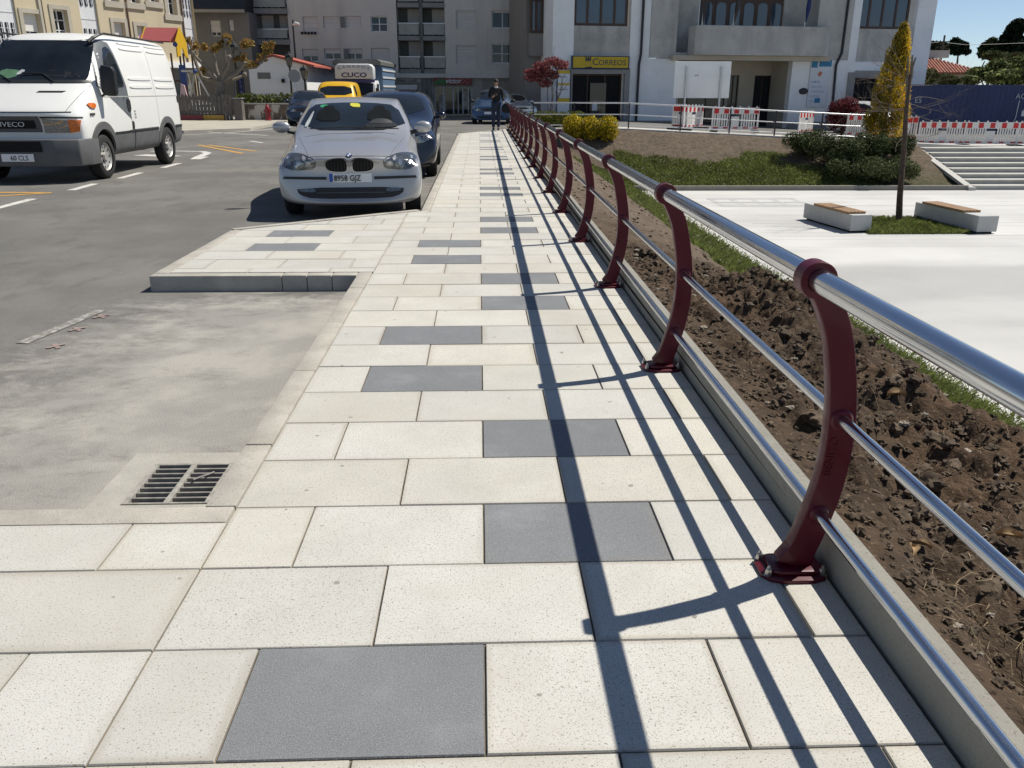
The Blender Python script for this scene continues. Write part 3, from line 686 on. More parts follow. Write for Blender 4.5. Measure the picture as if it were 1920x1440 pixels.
for i in range(n_ar):
    a = aw[0]+aww*i+.13; b = a+aww-.26; mid = (a+b)/2; zt = T.uw(1330, 3, 1.0)[1]; r_ = (b-a)/2
    mb = MB(); P = [(a, b0+.3), (b, b0+.3)]+[(mid+r_*cos(t_), zt-r_*.7+r_*.7*sin(t_)) for t_ in lin(0, pi, 9)]
    mb.prism(P, 'y', 1.2, 1.216); mb.build('arched_pane', m_glassb, fr)
# flag poles on the balcony
for i, (px0, px1) in enumerate(((1316, 1322), (1374, 1384), (1508, 1516))):
    ua, wa = T.uw(px0, 46, -.85); ub, wb = T.uw(px1, 0, -.85)
    mb = MB(); mb.tube([(ua, -.8, bt-.35), (ub, -1.15, wb+2.2)], .03, 8); mb.build('flag_pole', m_pvc if i < 2 else m_chrome, T.t)
    mb = MB(); mb.tube([(ub+.02, -1.1, wb+1.6), ((ua+ub)/2+.03, -.98, (wa+wb)/2+.2), (ua+.05, -.92, wa+.1)], [.05, .13, .03], 7)
    mb.build('furled_flag', mat('navy_flag', (.02, .035, .14), .8, var=.2) if i == 2 else mat('brown_flag_cloth', (.06, .05, .05), .8, var=.3), T.t)
# porch
py1 = 2.6
T.part('porch_wall', m_beige, [(porch[0]-.4, T.uw(1367, 150, py1)[0], py1, py1+.2, -.6, porch[3]+.3), (T.uw(1386, 150, py1)[0], T.uw(1415, 150, py1)[0], py1, py1+.2, -.6, porch[3]+.3), (T.uw(1447, 150, py1)[0], porch[1]+.4, py1, py1+.2, -.6, porch[3]+.3),
    (T.uw(1367, 150, py1)[0]+.002, T.uw(1386, 150, py1)[0]-.002, py1+.01, py1+.2, T.uw(1380, 141, py1)[1], porch[3]+.3), (T.uw(1415, 150, py1)[0]+.002, T.uw(1447, 150, py1)[0]-.002, py1+.01, py1+.2, T.uw(1430, 141, py1)[1], porch[3]+.3),
    (porch[0]-.004, porch[0]+.3, .5, py1, -.6, porch[3]), (porch[1]-.02, porch[1]+.25, .5, py1, -.6, porch[3]), (porch[0]-.4, porch[1]+.4, .5, py1, porch[3]+.01, porch[3]+.2)])
for a, b in ((1367, 1386), (1415, 1447)):
    T.window((T.uw(a, 150, py1)[0], T.uw(b, 150, py1)[0], -.5, T.uw(a, 141, py1)[1]), y=py1, rev=.18, fm=m_wood, gm=m_glass, nx=2, name='entrance_door')
T.window((porch[0]+.4, T.uw(1360, 150, py1)[0], -.2, 2.6), y=py1-.2, rev=.15, fm=m_wood, gm=m_glass, nx=3, name='window')
T.part('wooden_noticeboard', m_wood, [(T.uw(1452, 170, 2.4)[0], T.uw(1461, 170, 2.4)[0], py1-.1, py1-.02, 1.0, 2.2)])
# hanging information panel and oval plaque on the white pillar
ip = R(1516, 110, 1554, 201); m_ipb = mat('panel_pale_blue', (.7, .73, .76), .5, var=.03)
pn = T.part('information_panel', m_ipb, [(ip[0], ip[1], -.1, -.02, ip[2], ip[3])])
m_teal = mat('panel_teal_blue', (.03, .22, .42), .5, var=.1); m_org = mat('panel_orange', (.6, .16, .08), .5, var=.1); m_bl2 = mat('panel_blue_text', (.28, .36, .5), .5, var=.05)
T.part('blue_wave_logo', m_teal, [(ip[0]+.02, ip[0]+.4, -.112, -.098, ip[3]-.5, ip[3]-.04), (ip[0]+.5, ip[1]-.02, -.112, -.098, ip[3]-.44, ip[3]-.04)], parent=pn)
mb = MB(); cu_, cw_ = (ip[0]+ip[1])/2-.05, ip[3]-.85; mb.prism([(cu_-.15, cw_), (cu_+.02, cw_+.17), (cu_+.16, cw_+.05), (cu_, cw_-.17)], 'y', -.112, -.098); mb.build('orange_emblem', m_org, pn)
for i, s__ in enumerate(('CURTIS', 'CASA DO', 'CONCELLO', 'CENTRO', 'SOCIAL')): text_part('lettering', s__, .17, m_bl2 if i else m_teal, pn, ip[0]+.1, -.103, ip[3]-1.35-.27*i, ext=.003)
T.part('blue_crest', m_teal, [(cu_-.15, cu_+.2, -.112, -.098, ip[2]+.25, ip[2]+.52)], parent=pn)
uo, wo_ = T.uw(1506, 171); mb = MB(); mb.lathe([(0, -.06), (.22, -.06), (.25, -.02), (.25, 0)], (0, 0, 0), 'y', 20)
o = mb.build('oval_plaque', m_pipe, T.t); o.location = (uo, -.02, wo_); o.scale = (1.15, 1, .75)
# down pipes with a kink where the wall steps back
for a, b, c in ((1206, 1201, 1193), (1590, 1577, 1562)):
    mb = MB(); y_ = -.12; mb.tube([(T.uw(a, 0)[0], y_, TOP-.2), (T.uw(b, 95)[0], y_, T.uw(b, 100)[1]), (T.uw(c+4, 120)[0], y_, T.uw(c, 122)[1]), (T.uw(c, 190)[0], y_, -.5)], .075, 8); mb.build('downpipe', m_pipe, T.t, smooth=40)
# right entrance
T.part('stone_surround', m_dstone, [(doorR[0]-.45, doorR[0], -.1, .1, -.6, doorR[3]+.3), (doorR[0], doorR[1]+2.0, -.101, .1, doorR[3], doorR[3]+.4)])
T.window((doorR[0], doorR[1], -.3, doorR[3]), rev=.35, fm=m_wood, gm=m_void, nx=2, name='entrance_door')
T.part('cornice', m_white, [(u[1036], u[1742], -.3, .3, TOP+.01, TOP+.3)])
T.part('plinth', m_dstone, [(u[1217]-.6, u[1273]-.01, -.06, -.003, -.6, .35), (u[1488]+.01, u[1578], -.06, -.003, -.6, .25)])
# totem
t = thing('post_office_totem', 'tall white and yellow totem sign between two navy posts beside the post office door', 'sign', (T.O+T.d*tg[0]-T.n*.9), T.a)
q = [T.uw(1040, y_, -.9)[1]+T.O.z-(-.0) for y_ in (132, 138, 156, 160, 184, 191, 215)]
zz = [v_-T.O.z-0 for v_ in q]; wtt = .75
for k, (a, b, m_) in enumerate(((0, 1, m_yel), (1, 2, m_ipb), (2, 3, m_yel), (3, 4, m_ipb), (4, 5, m_yel), (5, 6, m_ipb))):
    mb = MB(); mb.box(.05, wtt, -.05, .05, max(0, zz[b]+.003), zz[a]); mb.build('sign_panel', m_, t)
for x_ in (0, wtt+.01): mb = MB(); mb.box(x_, x_+.05, -.06, .06, 0, zz[0]+.05); mb.build('post', m_navy, t)
text_part('lettering', 'OFICINA', .11, m_navy, t, .14, -.053, zz[1]-.2, ext=.002); text_part('lettering', 'HORARIO', .11, m_navy, t, .14, -.053, zz[3]-.25, ext=.002)

# ---------------------------------------------------------------- narrow brown building between the apartments and the town hall
N_ = Bld('brown_house', 'narrow brown building with a dark timber bay window left of the town hall', 'building', 986, 53, 7.5, -.5)
uN = [N_.uw(k, 60)[0] for k in (986, 993, 1028, 1040)]
mN = mat('brown_render', (.27, .25, .225), .9, var=.08, scale=1)
bw = N_.rect(994, 12, 1027, 62, -.5)
N_.wall('wall', mN, uN[0], uN[3], -.5, 11.5)
N_.wall('oriel', mN, bw[0], bw[1], N_.uw(1010, 105, -.5)[1], bw[2], y=-.5, th=.5)
N_.window((bw[0], bw[1], bw[2]+.0, bw[3]+.4), y=-.62, rev=.12, fm=m_wood, gm=m_glassb, nx=3, fw=.14)
N_.part('oriel_roof', m_wood, [(bw[0]-.15, bw[1]+.1, -.75, .0, bw[3]+.4, bw[3]+.6)])
mb = MB(); mb.tube([(uN[2]+.25, -.12, 11), (uN[2]+.2, -.12, -.4)], .06, 8); mb.build('downpipe', m_dstone, N_.t)

# ---------------------------------------------------------------- apartment block
A_ = Bld('apartment_block', 'long grey apartment block with recessed balconies above a red and green shopfront', 'apartments', 545, 60, 0, -.25)
H = 17.0; R = A_.rect
def shutters(lst):
    return [R(*q[:4]) for q in lst]
winA = [(568, 31, 597, 62, 1, 1), (606, 31, 637, 53, 1, 1), (648, 30, 677, 52, 1, 1), (695, 30, 727, 60, 0, 2), (567, 92, 597, 116, .55, 2), (608, 91, 640, 112, .45, 2), (651, 91, 680, 112, .45, 2), (696, 90, 731, 122, 1, 1)]
winB = [(855, 20, 893, 54, 1, 1), (922, 20, 962, 53, .12, 2), (855, 85, 893, 120, 1, 1), (922, 82, 961, 119, 0, 2)]
zb = A_.uw(700, 137)[1]
u0, u1, u2, u3 = [A_.uw(k, 100)[0] for k in (545, 746, 835, 1001)]
for (a, b, wins) in ((u0, u1, winA), (u2, u3, winB)):
    hs = shutters(wins)
    up = [(h[0], h[1], h[2]+2.47*k, h[3]+2.47*k) for h in hs for k in (2,)]
    A_.wall('wall', m_apt, a, b, zb, H, hs, rev=.22)
    for h, q in zip(hs, wins): A_.window(h, rev=.22, nx=q[5], shut=q[4] if q[4] != 1 else .995, ny=2 if q[4] < .1 else 1, fw=.07)
for b_ in [(A_.uw(638, 40)[0], A_.uw(647, 40)[0], -.01, .02, A_.uw(640, 52)[1], A_.uw(640, 31)[1]), (A_.uw(641, 40)[0], A_.uw(650, 40)[0], -.01, .02, A_.uw(640, 112)[1], A_.uw(640, 91)[1])]: A_.part('dark_window_band', m_aptd, [b_])
mb = MB(); 
for k in range(5): mb.box(A_.uw(566+6*k, 62)[0], A_.uw(570.5+6*k, 62)[0], -.3, -.25, A_.uw(570, 65)[1], A_.uw(570, 61)[1])
mb.box(A_.uw(565, 62)[0], A_.uw(595, 62)[0], -.29, -.27, A_.uw(570, 61)[1], A_.uw(570, 61)[1]+.03); mb.build('washing_line', m_void, A_.t)
A_.part('string_course', m_apt, [(u0, u1, -.3, -.004, zb-.3, zb+.25), (u2, u3, -.3, -.004, zb-.3, zb+.25), (u1+.004, u2-.004, -.2, -.004, zb-.3, zb-.02)])
# recessed balconies: dark back wall, slabs, frosted glass fronts
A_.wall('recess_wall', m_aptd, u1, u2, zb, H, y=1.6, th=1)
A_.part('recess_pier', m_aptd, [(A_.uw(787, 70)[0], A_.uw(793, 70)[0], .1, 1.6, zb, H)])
for fl in range(4):
    w_ = A_.uw(790, 138-62*fl)[1]
    for (a, b) in ((747, 787), (793.5, 834.5)):
        a, b = A_.uw(a, 70)[0], A_.uw(b, 70)[0]
        s_ = A_.part('balcony', m_slab, [(a, b, -.1, 1.55, w_, w_+.28)])
        A_.part('glass_front', m_tglass, [(a+.05, b-.05, -.05, -.02, w_+.36, w_+1.02)], parent=s_)
        A_.part('handrail', m_chrome, [(a, b, -.07, 0, w_+1.03, w_+1.08)], parent=s_)
        A_.window((a+.55, b-.05, w_+.3, w_+2.15), y=1.3, rev=.2, nx=2, shut=.75 if fl % 2 else .6, name='balcony_door')
# left wing with dark balconies
u5, u6 = A_.uw(468, 60)[0], u0-.004
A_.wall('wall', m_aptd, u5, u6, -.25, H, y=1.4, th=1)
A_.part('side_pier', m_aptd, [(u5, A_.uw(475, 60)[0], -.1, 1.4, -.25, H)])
for fl, yy in enumerate((-42, 26, 84)):
    w_ = A_.uw(505, yy)[1]; s_ = A_.part('balcony', m_slab, [(A_.uw(476, 60)[0], u6, -.2, 1.4, w_, w_+.32)])
    A_.part('glass_front', m_tglass, [(A_.uw(481, 60)[0], u6-.1, -.15, -.12, w_+.4, w_+.9)], parent=s_)
    A_.part('handrail', m_chrome, [(A_.uw(478, 60)[0], u6, -.18, -.1, w_+.92, w_+.98)], parent=s_)
    A_.window((A_.uw(484, 60)[0], A_.uw(506, 60)[0], w_+.33, w_+2.2), y=1.1, rev=.25, shut=.7, name='balcony_door')
    A_.window((A_.uw(518, 60)[0], A_.uw(545, 60)[0], w_+.33, w_+2.2), y=1.1, rev=.25, shut=.8, name='balcony_door')
# ground floor with shops
m_shopw = mat('shop_panel_grey', (.4, .385, .35), .8, var=.06, scale=1, streak=((.62, .2, .2), .495, .51, .5, (.2, .19, .17)))
sv = R(815, 161, 886, 300); sv = (sv[0], sv[1], -.2, sv[3])
gl = R(722, 164, 785, 300); gl = (gl[0], gl[1], -.2, gl[3])
A_.wall('shop_wall', m_shopw, u0, u3+.6, -.25, zb-.02, [sv, gl], rev=.5, y=.05)
f = A_.window(sv, y=.05, rev=.5, fm=m_pvc, gm=m_glass, nx=4, fw=.09, name='shop_window')
A_.part('shop_door', m_pvc, [(sv[0]+1.6, sv[0]+1.66, .4, .46, -.2, 2.0), (sv[0]+2.3, sv[0]+2.36, .4, .46, -.2, 2.0), (sv[0]+.1, sv[1]-.1, .41, .455, 1.95, 2.03)], parent=f)
for b_ in [(sv[0]+.3, sv[0]+.8, .51, .52, .3, 1.3), (sv[1]-.7, sv[1]-.2, .51, .52, .4, 1.6)]: A_.part('display_card', mat('display_card', (.45, .4, .36), .7, var=.5, scale=3), [b_], parent=f)
A_.window(gl, y=.05, rev=.5, fm=m_aptd, gm=m_glass, nx=3, fw=.1, name='shop_window')
A_.part('shop_pillar', m_aptd, [(A_.uw(792, 180)[0], A_.uw(800, 180)[0], -.12, .04, -.25, zb-.31), (A_.uw(804, 180)[0], A_.uw(809, 180)[0], -.12, .04, -.25, zb-.31)])
vs = R(813, 145.5, 884, 159); m_vr = mat('shop_sign_red', (.24, .03, .028), .5, var=.08); m_vg = mat('shop_sign_green', (.05, .16, .04), .5, var=.08)
s_ = A_.part('shop_sign', m_vr, [(vs[0], vs[1], -.2, -.02, vs[2], vs[3])])
mb = MB(); mb.prism([(vs[0]+.01, vs[2]+.02), (vs[0]+.95, vs[2]+.02), (vs[0]+1.0, vs[2]+.25), (vs[0]+.7, vs[2]+.38), (vs[0]+.3, vs[2]+.36), (vs[0]+.01, vs[2]+.15)], 'y', -.215, -.198); mb.build('green_field', m_vg, s_)
text_part('lettering', 'victor', .46, m_pvc, s_, vs[0]+.8, -.215, vs[2]+.1, ext=.004, sx=.95, shear=.25, bold=.008)
mb = MB(); mb.lathe([(.12, 0), (.13, -.01), (.15, -.01), (.16, 0)], (vs[1]-.62, -.205, vs[2]+.25), 'y', 14); mb.lathe([(.12, 0), (.13, -.01), (.15, -.01), (.16, 0)], (vs[1]-.25, -.205, vs[2]+.25), 'y', 14); mb.build('ring_logo', mat('logo_pink', (.45, .2, .17), .6), s_)
A_.part('black_sign_box', m_void, [(A_.uw(931, 140)[0], A_.uw(968, 140)[0], -.1, .04, A_.uw(950, 147)[1], A_.uw(950, 138)[1])])
ls = R(700, 144, 790, 155.5); s_ = A_.part('shop_sign', mat('shop_sign_pale', (.34, .33, .3), .7, var=.1, scale=2), [(ls[0], ls[1], -.15, -.02, ls[2], ls[3]-.1)])
text_part('lettering', 'PANADERIA - CAFE', .26, m_void, s_, ls[0]+.9, -.155, ls[2]+.04, ext=.003, sx=.9)
A_.part('awning_box', m_pvc, [(A_.uw(730, 155)[0], A_.uw(782, 155)[0], -.3, .03, ls[2]-.42, ls[2]-.12)])
A_.part('roof_slab', m_slab, [(u5, u3, -.4, 4, H+.01, H+.3)])

# ---------------------------------------------------------------- dark house at the left end of the street
D_ = Bld('grey_house', 'dark grey two storey house with a slate roof behind the pollarded tree', 'house', 366, 58, 0, -.25)
uh0, uh1 = D_.uw(340, 60)[0], D_.uw(469, 60)[0]; ev = D_.uw(420, 22)[1]
hs = [D_.rect(394, 38, 414, 68), D_.rect(429, 37, 438, 58), D_.rect(440, 160, 452, 185)]
m_dh = mat('dark_house_render', (.2, .195, .188), .92, var=.12, scale=.7)
D_.wall('wall', m_dh, uh0, uh1, -.25, ev, hs, rev=.2)
for h, k in zip(hs, (.75, .98, 0)): D_.window(h, rev=.2, nx=2 if k != .98 else 1, shut=k, sm=m_shut)
m_slate = mat('slate_roof', (.03, .031, .034), .7, var=.25, scale=4)
mb = MB(); mb.prism([(-.6, ev-.05), (-.6, ev+.14), (5.0, ev+3.6), (5.0, ev+.0)], 'x', uh0-.3, uh1-.1); rf = mb.build('roof', m_slate, D_.t)
mb = MB(); mb.box(uh0-.3, uh1-.05, -.78, -.602, ev-.1, ev+.08); mb.build('gutter', m_dstone, rf)
dm = D_.rect(404, -14, 420, 6, 1.5); 
mb = MB(); mb.box(dm[0]-.15, dm[1]+.15, 1.2, 3, dm[2]-.4, dm[3]+.4); dd = mb.build('dormer', m_slate, D_.t); mb = MB(); mb.box(dm[0], dm[1], 1.16, 1.198, dm[2], dm[3]); mb.build('dormer_window', m_pvc, dd)

# ---------------------------------------------------------------- cream building, sunlit, running away to the left
Cb = Bld('cream_building', 'sunlit cream building with white glazed bays and stone framed windows', 'building', 378, 53, 0, -.2)
Cb.a = radians(90-24.6); Cb.d = Vector((cos(Cb.a), sin(Cb.a), 0)); Cb.n = Vector((-sin(Cb.a), cos(Cb.a), 0)); Cb.t.rotation_euler.z = Cb.a
zb = Cb.uw(380, 118)[1]; Hc = 13.0
c0 = Cb.uw(-60, 60)[0]
def crect(x0, x1, y0, y1):                             # top/bottom read at the left edge of each opening
    return Cb.uw(x0, 50)[0], Cb.uw(x1, 50)[0], Cb.uw(x0, y1)[1], Cb.uw(x0, y0)[1]
frames = [(46, 76, 24, 80, .6), (103, 129, 17, 75, 0), (213, 233, 41, 90, .55), (255, 270, 48, 95, .55), (285, 303, -40, 3, 0), (318, 335, -38, 27, 0), (210, 229, -40, 2, 0), (249, 268, -40, 5, 0), (46, 76, -150, -50, .5), (103, 129, -150, -60, .5)]
bays = [(-4, 35), (154, 187), (346, 367)]
hs = [crect(*f_[:4]) for f_ in frames]
hb = [(Cb.uw(a, 50)[0], Cb.uw(b, 50)[0], zb+.4, Hc-.6) for a, b in bays]
Cb.wall('wall', m_cream, c0, 0, zb, Hc, hs+hb, rev=.3, th=8)
for h, f_ in zip(hs, frames):
    Cb.window(h, rev=.28, nx=2, ny=3, shut=f_[4], sm=m_shutw)
    fr_ = .2; Cb.part('stone_frame', m_trim, [(h[0]-fr_, h[0]-.003, -.05, .05, h[2]-fr_, h[3]+fr_), (h[1]+.003, h[1]+fr_, -.05, .05, h[2]-fr_, h[3]+fr_), (h[0]-.002, h[1]+.002, -.049, .05, h[3]+.003, h[3]+fr_), (h[0]-fr_-.1, h[1]+fr_+.1, -.08, .05, h[2]-fr_-.1, h[2]-.003)])
st_z = Cb.uw(356, 35)[1]; per = 2.95*53/64
for h in hb:
    bay = Cb.part('glazed_bay', m_pvc, [(h[0]+.02, h[1]-.02, .1, .3, h[2], h[3])])
    k = -2
    for k in range(-2, 4):
        z_ = st_z+per*k
        for i in range(3):
            wd = (h[1]-h[0]-.2)/3; a = h[0]+.1+wd*i+.07; b = a+wd-.14
            for (zl, zh) in ((z_+.1, z_+.42), (z_+.52, z_+1.48)):
                if zh <= zl or zl < h[2] or zh > h[3]: continue
                mb = MB(); mb.box(a, b, .07, .098, zl, zh); g_ = mb.build('pane', m_glass, bay)
                mb = MB()
                if zh-zl > .6:
                    for q in (1, 2, 3): mb.box(a, b, .055, .069, zl+(zh-zl)*q/4-.012, zl+(zh-zl)*q/4+.012)
                    mb.box((a+b)/2-.012, (a+b)/2+.012, .054, .0685, zl, zh)
                else:
                    for q in (-.3, 0, .3): mb.tube([((a+b)/2, .06, zl), ((a+b)/2+q*(b-a)*1.4, .06, zh)], .015, 4)
                mb.build('glazing_bars', m_pvc, g_)
        Cb.part('spandrel_line', mat('bay_joint_grey', (.45, .45, .46), .6), [(h[0]+.03, h[1]-.03, .085, .099, z_+1.9, z_+1.925)], parent=bay)
for px in (77.5, 83, 241, 343): Cb.part('downpipe' if px != 77.5 else 'pilaster', m_trim if px == 77.5 else mat('brown_downpipe', (.16, .1, .07), .6), [(Cb.uw(px, 50)[0], Cb.uw(px+(4.5 if px == 77.5 else 1.3), 50)[0], -.08, -.002, zb, Hc)])
Cb.part('white_ledge', m_white, [(c0, -.02, -.2, .2, zb-.3, zb-.003)])
Cb.part('ground_floor', m_aptd, [(c0, -.3, .5, .8, -.2, zb-.31)])
for k in range(9): Cb.part('arcade_column', m_trim, [(-2.55-3.3*k, -2.15-3.3*k, .02, .4, -.2, zb-.36)])
Cb.part('end_wall', m_cream, [(-.05, -.004, .31, 8, -.2, zb-.36)])

# ---------------------------------------------------------------- white shed with the red roof
sd = Vector((*gnd(470, 212, RZ).xy, RZ)); S_ = Bld('white_shed', 'low white building with a red sheet roof behind the hedge', 'shed', 470, 50, 0, -.13)
ug = S_.uw(575, 150)[0]; zl = S_.uw(470, 127)[1]; zp_ = S_.uw(517, 106)[1]; up_ = S_.uw(520, 150)[0]; zr = S_.uw(575, 122)[1]
mb = MB(); m_shed = mat('shed_white', (.82, .83, .83), .9, var=.05, scale=.8)
curve = [(0, zl), (up_*.25, zl+(zp_-zl)*.3), (up_*.6, zp_-.12), (up_*.9, zp_), (ug, zr)]
mb.prism([(0, -.0), (ug, 0)]+curve[::-1], 'y', 0, 16); mb.build('wall', m_shed, S_.t)
mb = MB(); mb.prism([(up_*.88, zp_+.02), (ug+.5, zr-.1), (ug+.5, zr), (up_*.88, zp_+.14)], 'y', -.25, 16.3)
mb.prism([(-.25, zl-.0), (up_*.25, zl+(zp_-zl)*.3+.02), (up_*.6, zp_-.1), (up_*.87, zp_+.02), (up_*.87, zp_+.12), (up_*.6, zp_+.02), (up_*.25, zl+(zp_-zl)*.3+.14), (-.25, zl+.1)], 'y', -.1, 16.2)
mb.build('roof', m_red_tile, S_.t)
h = S_.rect(483, 136, 507, 148); S_.part('window', m_aptd, [(h[0], h[1], -.03, .05, h[2], h[3])]); h = S_.rect(529, 148, 534, 155); S_.part('vent', m_void, [(h[0], h[1], -.2, .05, h[2], h[3])])
# ================================================================ vehicles (local: x across, y from the nose backwards, z up)
m_rub = mat('tyre_rubber', (.018, .018, .018), .85, var=.2, scale=20)
m_alloy = mat('alloy_rim', (.55, .56, .58), .3, metal=.9, var=.05)
m_blk = mat('black_trim', (.02, .02, .021), .5, var=.1, scale=10)
m_arch = mat('wheel_well_black', (.008, .008, .008), .9, var=0)
m_lens = mat('headlight_lens', (.24, .25, .265), .08, metal=.7, var=.5, scale=38, coat=.8)
m_lensd = mat('headlight_housing', (.11, .115, .12), .12, metal=.5, var=.4, scale=30, coat=.8)
m_plate = mat('number_plate_white', (.86, .86, .84), .4, var=.02)
m_eu = mat('plate_blue', (.02, .09, .4), .4, var=0)
m_amb = mat('amber_lens', (.72, .16, .01), .12, var=.3, scale=25, coat=.8)
m_wsg = mat('windscreen_glass', (.012, .016, .02), .03, var=.5, scale=1.2, spec=.5)
def cage(stations, crease=(), sub=2):
    bm = bmesh.new(); rings = []
    for st in stations:
        n = len(st); L_ = [bm.verts.new(p) for p in st]; R_ = [L_[0]]+[bm.verts.new((-p[0], p[1], p[2])) for p in st[1:-1]]+[L_[-1]]; rings.append((L_, R_))
    cl = bm.edges.layers.float.get('crease_edge') or bm.edges.layers.float.new('crease_edge')
    n = len(stations[0])
    for (A, B), (C_, D_) in zip(rings, rings[1:]):
        for i in range(n-1):
            bm.faces.new((A[i], A[i+1], C_[i+1], C_[i])); bm.faces.new((B[i+1], B[i], D_[i], D_[i+1]))
    for (A, B), fl in ((rings[0], 0), (rings[-1], 1)):
        for i in range(n-1):
            q = [A[i], B[i], B[i+1], A[i+1]]; q = [v_ for k, v_ in enumerate(q) if v_ not in q[:k]]
            bm.faces.new(q[::-1] if fl else q)
    bmesh.ops.recalc_face_normals(bm, faces=bm.faces[:])
    for i, c in crease:
        for r0, r1 in zip(rings, rings[1:]):
            for s_ in (0, 1):
                e = bm.edges.get((r0[s_][i], r1[s_][i]))
                if e: e[cl] = c
    me = bpy.data.meshes.new('cage'); bm.to_mesh(me); bm.free()
    o = bpy.data.objects.new('cage', me); COL.objects.link(o); md = o.modifiers.new('s', 'SUBSURF'); md.levels = sub; md.render_levels = sub
    return o
def bake(o, name, mats, parent, cutters=()):
    for m_ in mats: o.data.materials.append(m_)
    tmp = []
    for (cy, cz, r, x0, x1) in cutters:
        mb = MB(); mb.mi = 1; mb.lathe([(0, x0), (r, x0), (r, x1), (0, x1)], (0, cy, cz), 'x', 36); c = mb.build('cut', list(mats)); tmp.append(c)
        md = o.modifiers.new('b', 'BOOLEAN'); md.object = c; md.operation = 'DIFFERENCE'; md.solver = 'EXACT'
        try: md.material_mode = 'TRANSFER'
        except Exception: pass
    bpy.context.view_layer.update()
    me = bpy.data.meshes.new_from_object(o.evaluated_get(bpy.context.evaluated_depsgraph_get())); me.name = name
    for x in tmp+[o]:
        d = x.data; bpy.data.objects.remove(x); bpy.data.meshes.remove(d)
    ob = bpy.data.objects.new(name, me); COL.objects.link(ob); ob.parent = parent
    for p in me.polygons: p.use_smooth = True
    try: me.set_sharp_from_angle(angle=radians(38))
    except Exception: pass
    return ob
def bvh_of(o):
    me = o.data; return BVHTree.FromPolygons([v_.co.copy() for v_ in me.vertices], [tuple(p.vertices) for p in me.polygons])
def chaikin(P, n=2, k=.22):
    for _ in range(n):
        Q = []
        for i in range(len(P)):
            a, b = P[i], P[(i+1) % len(P)]; Q += [tuple(a[j]*(1-k)+b[j]*k for j in range(len(a))), tuple(a[j]*k+b[j]*(1-k) for j in range(len(a)))]
        P = Q
    return P
def panel(name, bvh, poly, axis, sgn, m, parent, off=.004, skirt=.015, res=.06, rnd=1):
    """a thin shaped panel that follows the body surface: poly in the plane across `axis`, dropped onto the body from the side `sgn`"""
    if rnd: poly = chaikin(poly, rnd)
    D = []
    for i in range(len(poly)):
        a, b = Vector(poly[i]), Vector(poly[(i+1) % len(poly)]); k = max(1, int((b-a).length/res))
        D += [tuple(a.lerp(b, j/k)) for j in range(k)]
    bm = bmesh.new(); vs = [bm.verts.new((p[0], p[1], 0)) for p in D]; f = bm.faces.new(vs)
    bmesh.ops.triangulate(bm, faces=[f])
    for _ in range(3):
        es = [e for e in bm.edges if e.calc_length() > res*1.5]
        if not es: break
        bmesh.ops.subdivide_edges(bm, edges=es, cuts=1); bmesh.ops.triangulate(bm, faces=[f for f in bm.faces if len(f.verts) > 3])
    ax = 'xyz'.index(axis); oth = [i for i in range(3) if i != ax]; dirv = Vector((0, 0, 0)); dirv[ax] = -sgn
    last = None; nrm = {}
    for v_ in bm.verts:
        p = Vector((0, 0, 0)); p[oth[0]] = v_.co.x; p[oth[1]] = v_.co.y; p[ax] = 8*sgn
        hit = bvh.ray_cast(p, dirv)
        if hit[0] is None:
            q = Vector(p); q[ax] = (last or Vector((0, 0, 0)))[ax]; n_ = -dirv
        else: q = hit[0]; n_ = hit[1]; last = q
        if n_.dot(dirv) > 0: n_ = -n_
        v_.co = q+n_*off; nrm[v_] = n_
    be = [e for e in bm.edges if e.is_boundary]
    r = bmesh.ops.extrude_edge_only(bm, edges=be)
    for g_ in r['geom']:
        if isinstance(g_, bmesh.types.BMVert):
            src = min((e.other_vert(g_) for e in g_.link_edges if e.other_vert(g_) in nrm), key=lambda s__: (s__.co-g_.co).length, default=None)
            if src: g_.co = src.co-nrm[src]*skirt
    bmesh.ops.recalc_face_normals(bm, faces=bm.faces[:])
    me = bpy.data.meshes.new(name); bm.to_mesh(me); bm.free()
    return link_mesh(name, me, m, parent, smooth=50)
